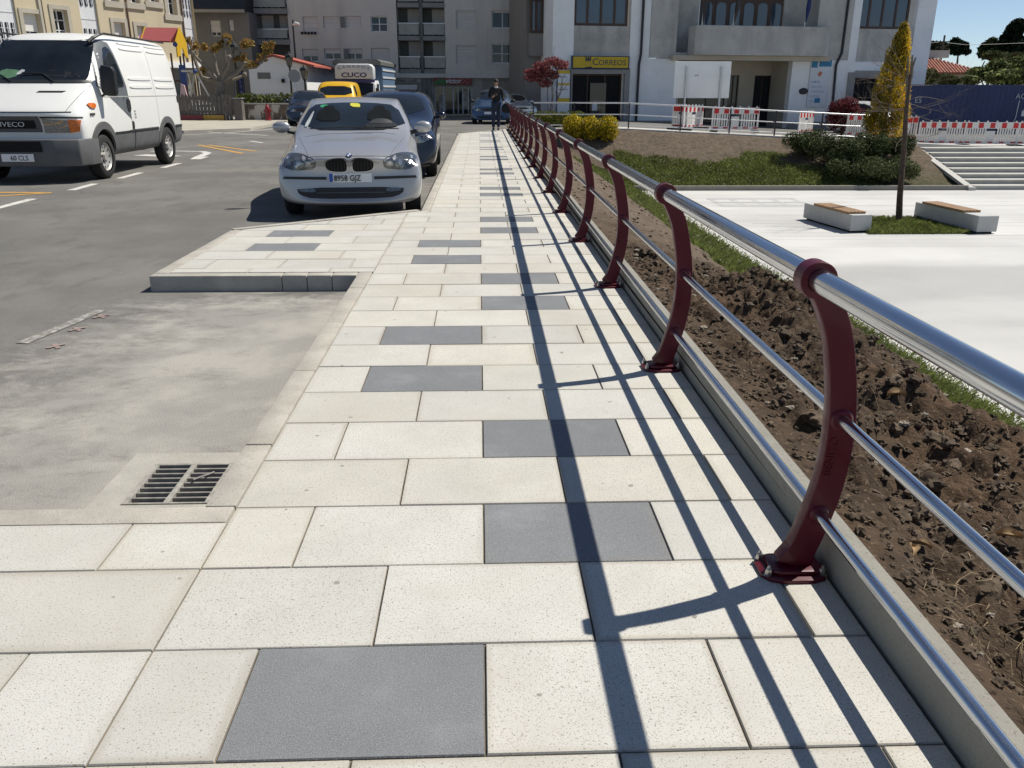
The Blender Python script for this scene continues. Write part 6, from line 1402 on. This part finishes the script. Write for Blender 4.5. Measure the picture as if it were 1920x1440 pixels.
# ---------------------------------------------------------------- shipping container
m_cont = mat('container_navy', (.025, .042, .13), .5, var=.12, scale=.6, streak=((1, 1, .15), .55, .8, .3, (.05, .06, .1)))
ca_ = atY(1672, 170, 48.5); t = thing('shipping_container', 'dark navy corrugated container behind the barriers at the right', 'container', (ca_.x, 48.5, -.87), radians(-3.5)); CL = 12.2
mb = MB(); zt = 2.62; P_ = []
x = 0.12; st_ = 0
while x < CL-.12:
    P_ += [(x, .03), (x+.09, .03), (x+.15, .07), (x+.24, .07)]; x += .3
rows = [[(a, b, .16) for a, b in P_], [(a, b, zt-.1) for a, b in P_]]; mb.grid(rows); mb.box(.1, CL-.1, .1, 2.4, .15, zt-.05); mb.build('corrugated_side', m_cont, t)
mb = MB(); mb.box(0, CL, 0, .12, zt-.1, zt); mb.box(0, CL, 0, .12, 0, .16); mb.box(0, .12, -.003, .12, .16, zt-.1); mb.box(CL-.12, CL, -.003, .12, .16, zt-.1); mb.box(0, CL, .12, 2.44, zt-.02, zt+.01); mb.build('frame', m_cont, t)
text_part('lettering', 'ES', .42, mat('container_letters', (.45, .47, .5), .6), t, 1.35, -.004, zt-.95, ext=.004); text_part('lettering', 'AC', .4, mat('container_letters', (.45, .47, .5), .6), t, 6.9, -.004, zt-.72, ext=.004)
mb = MB(); mb.tube([(7.15, 0, zt-.8), (7.12, -.01, .9), (6.9, -.01, .2)], .02, 5); mb.tube([(7.55, 0, zt-.75), (7.5, 0, zt-1.3)], .02, 5); mb.build('hanging_strap', m_pvc, t)
for x_, m_ in ((7.5, m_ipb), (8.0, m_yel)): mb = MB(); mb.box(x_-.1, x_+.1, -.03, .028, zt-1.65, zt-1.35); mb.build('sticker', m_, t)

# ---------------------------------------------------------------- beyond the container: house, trees, pole, hill
H_ = Bld('tiled_house', 'house with a ribbed red tile roof beyond the container', 'house', 1735, 78, -8, -1.0)
ra, rb, rc, rd = H_.uw(1742, 108), H_.uw(1795, 101), H_.uw(1856, 128), H_.uw(1790, 132); e0 = H_.uw(1737, 112)
m_rt = mat('clay_roof_tile', (.33, .13, .085), .9, var=.25, scale=3, streak=((.9, .9, .9), .5, .6, .5, (.2, .08, .06)))
mb = MB(); w0_, w1_ = -1.0, rd[1]-.1; mb.box(e0[0]-4, rc[0]-.5, .6, 9, 0, w1_); mb.build('wall', mat('house_cream', (.5, .45, .36), .9, var=.08), H_.t)
mb = MB(); xl, xr, ze, zr_ = e0[0]-6, rc[0], rd[1]-.25, rb[1]; x = xl
while x < xr-.2:
    hip = lambda xx: 4.4*max(0.05, min(1, (xr-xx)/4.4)); zz_ = lambda xx, s__: ze+(zr_-ze)*min(1, s__*hip(xx)/4.4)
    mb.tube([(x, 0, ze), (x, hip(x), zz_(x, 1))], .13, 6); x += .26
mb.grid([[(x, 0, ze-.05), (x, 4.4*max(.03, min(1, (xr-x)/4.4)), ze-.05+(zr_-ze)*max(.03, min(1, (xr-x)/4.4)))] for x in lin(xl, xr, 12)]); rf = mb.build('roof', m_rt, H_.t)
mb = MB(); mb.box(e0[0]-.5, e0[0]+3.2, 3.6, 4.6, zr_-.2, zr_+.45); mb.build('chimney_block', m_pave, rf)
def tree(name, lb, px, py_base, Y, cl_px, mats, n, size, trunk=.15, seed=0, asp=.55, **k):
    b = atY(px, py_base, Y); z0 = min(b.z, -.5); t = thing(name, lb, 'tree', (b.x, Y, z0)); rnd = random.Random(seed); cl = []
    for (cx, cy, rx, ry) in cl_px: c = atY(cx, cy, Y); s_ = Y/FPX*1.03; cl.append(((c.x-b.x, rnd.gauss(0, rx*s_*.4), c.z-z0), (rx*s_, rx*s_*.9, ry*s_)))
    mb = MB(); top = max(c[0][2] for c in cl); mb.tube([(0, 0, -.3), (0.05, 0, top*.5), (cl[0][0][0]*.5, 0, top*.9)], [trunk, trunk*.7, trunk*.25], 7)
    for c, r_ in (cl if trunk < .22 else []): mb.tube([(0, 0, min(top*.45, c[2]*.5)), (c[0]*.5, c[1]*.5, c[2]*.7), c], [trunk*.5, trunk*.3, trunk*.12], 5)
    mb.build('trunk', m_bark, t); leaf_mesh('crown', mats, t, cl, n, size, asp, seed=seed, mi_n=len(mats), **k); return t
m_dk = lmat('dark_conifer_leaf', (.014, .026, .012), .4, .1); m_mid = lmat('mid_green_leaf', (.075, .095, .03), .4, .2); m_lt = lmat('glossy_light_leaf', (.26, .28, .10), .5, .3, .35); m_brn = lmat('brownish_leaf', (.085, .07, .035), .4, .2)
tree('dark_pine', 'tall dark pine at the right edge above the light green tree', 1910, 150, 100, [(1912, 50, 14, 12), (1903, 72, 18, 14), (1915, 92, 20, 16), (1895, 100, 14, 12), (1918, 120, 16, 16)], [m_dk], 5200, .28, .3, 1)
tree('dark_pine', 'round dark pine standing alone against the sky beyond the tiled roof', 1797, 110, 105, [(1797, 80, 9, 8), (1788, 88, 8, 7), (1806, 88, 9, 8), (1797, 95, 14, 6), (1815, 97, 6, 4)], [m_dk], 2600, .25, .25, 2)
tree('dark_pine', 'small dark pine with a pointed top between the lone pine and the tall pine', 1860, 110, 102, [(1861, 78, 8, 6), (1853, 86, 9, 6), (1868, 88, 10, 7), (1845, 92, 7, 5), (1880, 92, 10, 6), (1858, 100, 20, 8)], [m_dk, m_mid], 3200, .25, .25, 3)
tree('hazy_tree', 'low brown green tree beside the telegraph pole', 1760, 110, 98, [(1752, 85, 9, 6), (1766, 87, 9, 6), (1758, 93, 15, 6)], [m_brn, m_dk], 1500, .25, .2, 4)
tree('light_leaved_tree', 'light green glossy leaved tree above the container at the right', 1860, 175, 60, [(1868, 124, 20, 12), (1895, 126, 26, 16), (1838, 138, 20, 11), (1870, 145, 40, 13), (1915, 138, 20, 18), (1812, 149, 14, 8)], [m_lt, m_mid, m_mid], 6500, .14, .2, 5, shell=.6)
tree('olive_hedge_tree', 'olive brown bush between the town hall corner and the light green tree', 1755, 170, 58, [(1745, 143, 14, 12), (1765, 149, 16, 9), (1740, 150, 12, 8), (1785, 151, 14, 7), (1729, 142, 5, 14)], [m_brn, m_mid], 3600, .12, .12, 6)
tree('bank_tree', 'mid green tree line in front of the dark pines', 1830, 130, 90, [(1862, 104, 16, 6), (1880, 108, 20, 8), (1905, 110, 20, 9)], [m_mid, m_brn], 2600, .22, .2, 7)
pq = atY(1766, 100, 95); t = thing('telegraph_pole', 'thin telegraph pole with a short crossarm beyond the town hall', 'pole', (pq.x, 95, -1)); zt = atY(1766, 66, 95).z
mb = MB(); mb.tube([(0, 0, 0), (0, 0, zt+1)], [.14, .1], 8); p_ = mb.build('mast', m_bark, t); mb = MB(); mb.box(-.5, .5, -.05, .05, zt+.3, zt+.4); mb.box(-.3, .3, -.05, .05, zt-.3, zt-.22); mb.build('crossarm', m_bark, t)
mb = MB(); zz_ = [atY(p_x, p_y, 95) for p_x, p_y in ((1745, 80), (1766, 79), (1810, 84), (1860, 83), (1935, 80))]; mb.tube([(q_.x-pq.x, 0, q_.z+1) for q_ in zz_], .02, 4); mb.build('wire', m_blk, t)
mb = MB(); rows = []
for y_ in lin(110, 300, 8): rows.append([(x_, y_, -1.2+(y_-110)/190*5*float(fbm(np.array([x_*.01]), np.array([y_*.01]))[0])) for x_ in lin(-60, 260, 30)])
mb.grid(rows); tag(mb.build('hills', mat('far_hill', (.05, .07, .035), .95, var=.4, scale=.06)), kind='structure')
# ================================================================ the far left side of the street
m_fsw = mat('far_pavement', (.42, .385, .32), .9, var=.12, scale=.8, bump=.1)
mb = MB(); P_ = [gnd(*p_, RZ) for p_ in ((-60, 232), (345, 250), (470, 245), (545, 229), (552, 224), (300, 223), (-60, 215))]
mb.prism([(p.x, p.y) for p in P_], 'z', RZ-.1, RZ+.1); tag(mb.build('far_sidewalk', m_fsw), kind='structure')
mb = MB(); strip(mb, [gnd(*p_, RZ).xy for p_ in ((345, 253), (430, 249), (500, 243), (560, 236), (600, 232))], .14, RZ+.005); tag(mb.build('kerb_edge_line', m_wp), kind='structure')
YF = 43.6; m_pick = mat('grey_picket', (.14, .125, .11), .9, var=.2, scale=4, streak=((6, 6, .8), .5, .7, .4, (.08, .07, .06)))
xa, xb = atY(322, 210, YF).x, atY(436, 210, YF).x
t = thing('picket_fence', 'grey wooden picket fence on a red and yellow base behind the white van', 'fence', (xa, YF, RZ+.1)); n = 17
for k in range(n):
    x = (xb-xa)*(k+.5)/n; w2 = .075; mb = MB(); hh = 1.2+.04*sin(k*2.3); mb.prism([(x-w2, .0), (x+w2, .0), (x+w2, hh-.1), (x+.02, hh), (x-.02, hh), (x-w2, hh-.1)], 'y', -.02, .02); mb.build('picket', m_pick, t)
for z_ in (.35, .95): mb = MB(); mb.box(0, xb-xa, .021, .06, z_, z_+.1); mb.build('rail', m_pick, t)
xm = (xb-xa)*.52
for a, b, m_ in ((0, xm, mat('base_dark_red', (.26, .06, .06), .8, var=.1)), (xm+.01, (xb-xa)*.86, mat('base_ochre', (.5, .3, .06), .8, var=.1))): mb = MB(); mb.box(a, b, -.12, -.03, 0, .24); mb.build('base_board', m_, t)
x_ = atY(442, 210, YF).x; t = thing('timber_planter', 'dark timber block at the right end of the picket fence', 'planter', (x_, YF, RZ+.1)); mb = MB(); mb.box(-.02, .38, -.2, .3, 0, 1.0, bev=.02); mb.build('post', m_pick, t); mb = MB(); mb.box(-.06, .42, -.24, .34, 1.001, 1.05); mb.build('cap', m_dstone, t)
# stone wall with peeling whitewash
m_stw = mat('peeling_stone_wall', (.17, .14, .105), .95, var=.3, scale=3, bump=.6, bscale=12, streak=((1.8, 1.8, .8), .52, .56, .9, (.6, .57, .5)))
xa, xb = atY(449, 210, YF+.6).x, atY(557, 210, YF+.6).x
t = thing('stone_wall', 'low stone wall with flaking whitewash below the hedge', 'wall', (xa, YF+.6, RZ+.1)); mb = MB(); mb.box(0, xb-xa, 0, .4, 0, .72); mb.build('masonry', m_stw, t); mb = MB(); mb.box(-.03, xb-xa+.03, -.04, .44, .721, .79, bev=.01); mb.build('coping', m_dstone, t)
t = thing('hedge', 'dark green hedge growing behind the peeling stone wall', 'hedge', (xa, YF+1.6, RZ)); L_ = xb-xa+.3
leaf_mesh('foliage', [lmat('hedge_leaf', (.11, .13, .018)), m_mid], t, [((x, 0, .75), (.5, .5, .62)) for x in lin(0, L_, 9)], 6000, .06, seed=91, mi_n=2, up=.5)
mb = MB(); mb.box(0, L_, -.3, .3, 0, .9); mb.build('stem', m_bark, t)
hq = gnd(461, 232, RZ+.1); t = thing('fire_hydrant', 'small red fire hydrant in front of the stone wall', 'hydrant', (hq.x, YF-.3, RZ+.1)); m_hyd = mat('hydrant_red', (.24, .012, .018), .4, var=.1, coat=.3)
mb = MB(); mb.lathe([(0, 0), (.16, 0), (.16, .06), (.11, .08), (.105, .5), (.13, .52), (.13, .58), (.1, .62), (.08, .7), (.04, .74), (0, .75)], seg=18); b_ = mb.build('barrel', m_hyd, t, smooth=40)
for s_ in (-1, 1): mb = MB(); mb.lathe([(0, s_*.19), (.05, s_*.19), (.05, s_*.15), (.04, s_*.15), (.04, s_*.09)], (0, 0, .45), 'x', 12); mb.build('outlet', m_hyd, b_, smooth=40)
mb = MB(); mb.box(-.03, .03, -.03, .03, .75, .80); mb.build('valve_nut', m_hyd, b_)
# playground house
YP = 46.5; pq = lambda px, py: Vector(atY(px, py, YP))
o = pq(300, 200); o.z = RZ; t = thing('playhouse', 'playground tower with a red roof and a yellow gable behind the van', 'playhouse', o); m_py = mat('play_yellow', (.62, .38, .02), .5, var=.05); m_pr = mat('play_red', (.38, .09, .09), .5, var=.05); m_pb = mat('play_blue', (.03, .06, .2), .5); m_pp = mat('play_pink', (.6, .42, .44), .6, var=.05)
R_ = lambda px, py: pq(px, py)-o
a, b, c, d = R_(268, 50), R_(327, 51), R_(323, 78), R_(262, 76)
mb = MB(); mb.face([(d.x, -.3, d.z), (c.x, -.3, c.z), (b.x, .45, b.z), (a.x, .45, a.z)]); mb.face([(a.x, .46, a.z), (b.x, .46, b.z), (c.x, 1.2, c.z), (d.x, 1.2, d.z)]); mb.face([(d.x, -.3, d.z-.04), (a.x, .45, a.z-.04), (b.x, .45, b.z-.04), (c.x, -.3, c.z-.04)]); mb.build('roof', m_pr, t)
g0, g1, g2, g3 = R_(329, 50), R_(346, 92), R_(344, 108), R_(321, 78)
def gable(x0, dx):
    mb = MB(); mb.prism([(.45, g0.z), (-.35, g3.z-.0), (-.35, g2.z), (.1, g2.z+.1), (.3, g2.z+.45), (.6, g2.z+.45), (.8, g2.z+.1), (1.25, g2.z), (1.25, g3.z)], 'x', x0, x0+dx); return mb
gb = gable(g0.x+.0, .06).build('gable', m_py, t); gable(a.x-.1, .05).build('gable', m_py, t)
mb = MB(); mb.prism([(g0.x-.02, g0.z), (g3.x-.0, g3.z), (g2.x-.1, g2.z), (R_(336, 92).x, R_(336, 92).z), (R_(341, 104).x, R_(341, 104).z), (g2.x, g2.z), (g1.x, g1.z)], 'y', -.36, -.31); mb.bm.free()
mb = MB(); mb.lathe([(0, -.37), (.12, -.37), (.12, -.361)], (R_(333, 84).x, 0, R_(333, 84).z), 'y', 14); mb.build('porthole', m_pb, t)
for px in (266, 322, 345):
    for y_ in (-.25, 1.1): x = R_(px, 90).x; mb = MB(); mb.tube([(x, y_, 0), (x, y_, g2.z+.2)], .05, 8); mb.build('post', m_wood, t)
mb = MB(); mb.box(R_(264, 90).x, R_(346, 90).x, -.3, 1.2, R_(300, 150).z-.1, R_(300, 150).z); mb.build('platform', m_wood, t)
mb = MB(); mb.box(R_(335, 90).x, R_(347, 90).x, -.34, -.30, R_(330, 160).z, R_(330, 122).z); mb.build('side_panel', m_pb, t)
mb = MB(); mb.prism([(R_(345, 157).x, R_(345, 157).z), (R_(351, 160).x, R_(351, 160).z), (R_(358, 185).x, R_(358, 185).z), (R_(352, 212).x, R_(352, 212).z), (R_(343, 200).x, R_(343, 200).z)], 'y', -.5, -.4); mb.build('animal_shaped_panel', m_pp, t)
t = thing('swing_frame', 'grey metal swing frame with a blue joint between the playhouse and the pollarded tree', 'swing', (pq(375, 200).x, YP-1.0, RZ)); S = lambda px, py: Vector(atY(px, py, YP-1.0))-Vector((pq(375, 200).x, YP-1.0, RZ))
for (p0, p1) in (((366, 134), (348, 195)), ((366, 134), (402, 195)), ((352, 137), (366, 190))): mb = MB(); mb.tube([S(*p0), S(*p1)+Vector((0, .3, -.3))], .04, 8); mb.build('leg', m_chrome, t)
mb = MB(); mb.tube([S(340, 133), S(367, 134)], .05, 8); mb.build('crossbar', m_chrome, t); mb = MB(); mb.ball(S(366, 134), .12, 2); mb.build('joint', m_pb, t); mb = MB(); mb.box(S(354, 0).x, S(360, 0).x, -.1, -.02, S(354, 141).z, S(354, 137).z); mb.build('yellow_tag', m_py, t)
mb = MB(); a = S(370, 152); b = S(376, 185); mb.box(a.x, b.x-.05, .2, .25, b.z, a.z); mb.build('white_panel', m_pvc, t)
# pollarded plane tree
YT = 44.4; o = Vector(atY(413, 205, YT)); o.z = RZ; t = thing('pollarded_plane_tree', 'pollarded plane tree with knobbly arms and rusty brown leaf tufts', 'tree', o); T_ = lambda px, py, dy=0: Vector(atY(px, py, YT))-o+Vector((0, dy, 0))
mb = MB(); fork = T_(413, 152); mb.tube([(0, 0, -.1), (0, 0, .8), fork], [.26, .22, .25], 10)
arms = [([(413, 155), (404, 128), (398, 100), (400, 88)], .2), ([(413, 155), (430, 125), (434, 108)], -.3), ([(412, 152), (395, 150), (378, 145), (365, 120), (357, 95), (350, 78)], .3), ([(414, 155), (440, 148), (455, 140)], .4), ([(413, 157), (392, 130), (375, 112), (366, 100)], -.4), ([(413, 152), (424, 120), (420, 90), (424, 75)], .0), ([(434, 110), (446, 100), (455, 85)], .1), ([(414, 154), (452, 128), (478, 125), (492, 112), (500, 95)], .2), ([(414, 154), (445, 138), (462, 120)], -.2)]
tufts = []
for pts, dy in arms:
    P_ = [T_(p[0], p[1], dy*i/len(pts)*1.5) for i, p in enumerate(pts)]; r0 = .15; mb.tube(P_, [r0*.8*(1-.5*i/(len(P_)-1)) for i in range(len(P_))], 7); mb.ball(P_[-1], .13, 2, jit=.2, seed=len(tufts)); tufts.append(P_[-1])
mb.build('trunk', mat('plane_bark', (.2, .175, .14), .95, var=.3, scale=5, bump=.3), t, smooth=50)
cl = []
for (px, py, rx, rz_) in ((352, 75, 5, 6), (366, 85, 7, 8), (380, 88, 6, 8), (404, 90, 9, 8), (424, 72, 9, 10), (416, 82, 8, 8), (440, 110, 8, 6), (462, 82, 13, 8), (500, 90, 10, 12), (488, 108, 10, 9), (470, 120, 14, 6), (455, 108, 7, 8), (384, 132, 6, 8), (360, 98, 5, 8), (510, 84, 5, 8)):
    s_ = YT/FPX; cl.append((T_(px, py, random.uniform(-.3, .3)), (rx*s_*1.0, rx*s_*.9, rz_*s_*.95)))
leaf_mesh('crown', [lmat('rusty_leaf', (.34, .18, .065)), lmat('ochre_leaf', (.42, .28, .08)), lmat('olive_tuft_leaf', (.17, .15, .04))], t, cl, 3000, .055, seed=101, mi_n=3, shell=.1, jit=.5)
# lamp posts, banner, round sign, street light
def lantern_post(name, lb, px, top, Y, hang=None):
    o = Vector(atY(px, 200, Y)); o.z = RZ; h_ = atY(px, top, Y).z-RZ; t = thing(name, lb, 'street lamp', o, 0, 'black lantern posts')
    mb = MB(); mb.lathe([(0, 0), (.16, 0), (.16, .1), (.1, .3), (.07, .9), (.055, 1.0), (.045, h_-.75), (.07, h_-.72), (.03, h_-.66), (0, h_-.65)], seg=12); mb.build('post', m_blk, t, smooth=40)
    mb = MB(); mb.lathe([(.1, h_-.65), (.2, h_-.25), (.205, h_-.24)], seg=6); ln = mb.build('lamp_glass', mat('lamp_glass', (.12, .12, .115), .2, var=.2), t)
    mb = MB(); mb.lathe([(.24, h_-.24), (.2, h_-.12), (.06, h_-.04), (.05, h_), (0, h_+.06)], seg=6); mb.lathe([(.11, h_-.68), (.11, h_-.64), (.02, h_-.64)], seg=6)
    for k in range(6): a = 2*pi*k/6; mb.tube([(.1*cos(a), .1*sin(a), h_-.65), (.205*cos(a), .205*sin(a), h_-.24)], .013, 4)
    mb.build('lamp_cap', m_blk, t); return t, h_
lantern_post('lantern_post', 'black lantern post rising behind the pollarded tree', 449, 79, 46.5)
lantern_post('lantern_post', 'black lantern post standing in front of the white shed gable', 549, 99, 47.5)
lantern_post('lantern_post', 'short black lantern post at the right corner of the white shed', 575, 123, 46)
o = Vector(atY(456, 200, 46)); o.z = RZ; t = thing('blue_banner_sign', 'narrow dark blue vertical banner sign with white letters beside the pollarded tree', 'sign', o); z0, z1 = atY(456, 184, 46).z-RZ, atY(456, 127, 46).z-RZ
mb = MB(); mb.box(-.11, .11, -.03, .03, z0, z1); b_ = mb.build('panel', mat('banner_blue', (.02, .025, .12), .5, var=.1), t)
for s_ in (-1, 1): mb = MB(); mb.tube([(s_*.16, 0, 0), (s_*.16, 0, z1+.1)], .04, 8); mb.build('post', m_blk, t)
for i, ch in enumerate('HOSTAL'): text_part('lettering', ch, .2, mat('banner_letter', (.3, .33, .5), .6), b_, -.07, -.034, z1-.28-.24*i, ext=.003)
o = Vector(atY(557, 200, 43)); o.z = RZ; t = thing('round_road_sign', 'round grey road sign seen from behind on a slim post', 'sign', o); zc = atY(557, 142, 43).z-RZ
mb = MB(); mb.tube([(0, 0, 0), (0, 0, zc+.2)], .035, 8); mb.build('post', m_chrome, t); mb = MB(); mb.lathe([(0, -.05), (.29, -.05), (.3, -.04), (.3, -.035), (0, -.035)], (0, 0, zc), 'y', 24); mb.build('sign_disc', mat('sign_back_grey', (.27, .26, .25), .6, var=.05), t)
o = Vector(atY(561, 200, 56)); o.z = RZ; t = thing('street_light', 'tall thin street light with a pale lamp head against the apartments', 'street light', o); h_ = atY(561, 47, 56).z-RZ
mb = MB(); mb.tube([(0, 0, 0), (0, 0, h_), (.03, 0, h_+.3)], [.08, .05, .04], 8); mb.build('post', m_blk, t); mb = MB(); mb.tube([(0, 0, h_-.0), (.18, -.05, h_+.08), (.42, -.1, h_+.05)], [.06, .11, .06], 8); mb.build('lamp_head', mat('lamp_head_pale', (.7, .7, .68), .4), t, smooth=50)

# ================================================================ the person walking at the far end
def skin_mesh(name, V, E_, R_, m, parent, sub=2):
    me = bpy.data.meshes.new(name); me.from_pydata([tuple(v_) for v_ in V], E_, []); o = bpy.data.objects.new(name, me); COL.objects.link(o)
    md = o.modifiers.new('k', 'SKIN'); md.use_smooth_shade = True
    for i, r_ in enumerate(R_): sv_ = me.skin_vertices[0].data[i]; sv_.radius = r_ if isinstance(r_, tuple) else (r_, r_); sv_.use_root = (i == 0)
    s_ = o.modifiers.new('s', 'SUBSURF'); s_.levels = sub; s_.render_levels = sub
    bpy.context.view_layer.update(); nm = bpy.data.meshes.new_from_object(o.evaluated_get(bpy.context.evaluated_depsgraph_get())); bpy.data.objects.remove(o); bpy.data.meshes.remove(me)
    return link_mesh(name, nm, m, parent, smooth=180)
m_skin = mat('skin', (.42, .24, .17), .55, var=.05); m_knit = mat('black_sweater', (.014, .014, .016), .9, var=.3, scale=20); m_jean = mat('dark_jeans', (.022, .032, .06), .85, var=.25, scale=12); m_hair = mat('dark_hair', (.012, .009, .008), .7, var=.3, scale=60)
pt = thing('person', 'person in black sweater and dark jeans walking at the far end of the walkway', 'person', (gnd(930, 243).x, 32.4, .0), radians(0))
# joints (x across, y away from the camera, z up); the person faces -y
PV = [(0, .0, .98), (0, .0, 1.14), (0, -.01, 1.30), (0, .0, 1.45), (0, -.02, 1.53), (0, -.05, 1.60), (0, -.045, 1.70), (0, -.03, 1.765),
      (-.19, 0, 1.44), (-.26, .02, 1.18), (-.13, -.2, 1.16), (-.06, -.26, 1.2),
      (.19, 0, 1.44), (.25, .03, 1.17), (.27, -.1, .98), (.27, -.14, .91),
      (-.1, 0, .92), (-.105, -.06, .5), (-.10, .05, .09), (-.105, -.09, .04),
      (.1, 0, .92), (.095, .0, .5), (.085, .13, .1), (.09, .0, .035)]
PE = [(0, 1), (1, 2), (2, 3), (3, 4), (4, 5), (5, 6), (6, 7), (3, 8), (8, 9), (9, 10), (10, 11), (3, 12), (12, 13), (13, 14), (14, 15), (0, 16), (16, 17), (17, 18), (18, 19), (0, 20), (20, 21), (21, 22), (22, 23)]
PR = [(.15, .1), (.13, .09), (.15, .1), (.09, .07), (.05, .05), (.062, .07), (.078, .092), (.05, .06), .055, .042, .032, (.03, .02), .055, .042, .032, (.03, .02), .085, .056, .042, .035, .085, .056, .042, .035]
skin_mesh('body', PV, PE, PR, m_skin, pt)
hd = Vector((0, -.05, 1.66)); mb = MB(); mb.ball(hd+Vector((0, -.105, -.01)), .016, 2, sc=(.8, 1.2, 1.3)); mb.ball(hd+Vector((0, -.092, -.055)), .02, 2, sc=(1.3, .5, .35)); fc = mb.build('nose_and_mouth', mat('lip_tone', (.36, .19, .14), .55), pt, smooth=60)
for s_ in (-1, 1):
    mb = MB(); mb.ball(hd+Vector((s_*.031, -.088, .022)), .012, 2, sc=(1.3, .6, .7)); mb.build('eye', m_hair, pt, smooth=60); mb = MB(); mb.ball(hd+Vector((s_*.078, .01, .0)), .03, 2, sc=(.35, .7, 1.1)); mb.build('ear', m_skin, pt, smooth=60)
mb = MB(); mb.ball(hd+Vector((0, .022, .045)), .1, 3, jit=.06, sc=(.86, 1.0, .92), seed=3); mb.build('hair', m_hair, pt, smooth=60)
def hand(c, dirv, side):
    c = Vector(c); d = Vector(dirv).normalized(); x = d.cross(Vector((0, 1, .2))).normalized(); n_ = x.cross(d).normalized()
    V = [c, c+d*.05]; E_ = [(0, 1)]; R2 = [(.034, .016), (.036, .015)]
    for k, L_ in enumerate((.062, .072, .068, .052)):
        b = c+d*.07+x*(.026-.0175*k); V += [b, b+d*L_*.55+n_*.012, b+d*L_*.75+n_*.036]; i = len(V)-3; E_ += [(1, i), (i, i+1), (i+1, i+2)]; R2 += [.0085, .008, .007]
    b = c+d*.02+x*.035*1; V += [b, b+d*.03+x*.02+n_*.02, b+d*.055+x*.018+n_*.03]; i = len(V)-3; E_ += [(0, i), (i, i+1), (i+1, i+2)]; R2 += [.011, .0095, .0085]
    skin_mesh('hand', V, E_, R2, m_skin, pt, 1)
hand((-.075, -.25, 1.2), (.55, -.35, .35), 1); hand((.27, -.135, .92), (0, -.15, -1), -1)
mb = MB(); mb.box(-.05, .02, -.325, -.31, 1.2, 1.33, bev=.006); mb.build('phone', m_blk, pt)
sw_i = [1, 0, 2, 3, 8, 9, 10, 12, 13, 14]
mp = {1: 0, 0: 1, 2: 2, 3: 3, 8: 4, 9: 5, 10: 6, 12: 7, 13: 8, 14: 9}
V = [Vector(PV[i]) for i in sw_i]; V[1].z = .93; V[9].z = 1.03; R2 = [(.16, .115), (.165, .12), (.18, .125), (.105, .085), .075, .06, .05, .075, .06, .05]
skin_mesh('sweater', V, [(0, 1), (0, 2), (2, 3), (3, 4), (4, 5), (5, 6), (3, 7), (7, 8), (8, 9)], R2, m_knit, pt)
mb = MB(); mb.lathe([(.062, 1.475), (.068, 1.5), (.06, 1.535), (.052, 1.53)], (0, -.015, 0), 'z', 16); mb.build('shirt_collar', m_pvc, pt, smooth=50)
V = [Vector(PV[i]) for i in (0, 16, 17, 18, 20, 21, 22)]; V[0].z = .95; skin_mesh('trousers', V, [(0, 1), (1, 2), (2, 3), (0, 4), (4, 5), (5, 6)], [(.16, .115), .1, .075, .065, .1, .075, .065], m_jean, pt)
for i, (a, y_) in enumerate(((18, -.02), (22, .05))):
    q = PV[a]; mb = MB(); mb.ball((q[0], q[1]-.07, .045), .05, 2, sc=(.95, 2.7, .95)); mb.box(q[0]-.045, q[0]+.045, q[1]-.2, q[1]+.06, .002, .022, bev=.008); mb.build('shoe', m_blk, pt, smooth=50)
bgx = thing('shoulder_bag', 'black bag with pale straps hanging from the left hand of the walking person', 'bag', pt.location+Vector((.34, -.17, .62)))
mb = MB(); mb.prism(chaikin([(-.16, .0), (.3, -.02), (.36, .2), (.1, .36), (-.12, .3)], 2), 'y', -.09, .09, bev=.03); mb.build('pouch', m_knit, bgx, smooth=50)
for dy in (-.04, .04): mb = MB(); mb.tube([(-.1, dy, .28), (-.07, dy*.5, .4), (.05, dy, .42), (.3, dy, .2)], .011, 6); mb.build('strap', m_pvc, bgx, smooth=50)
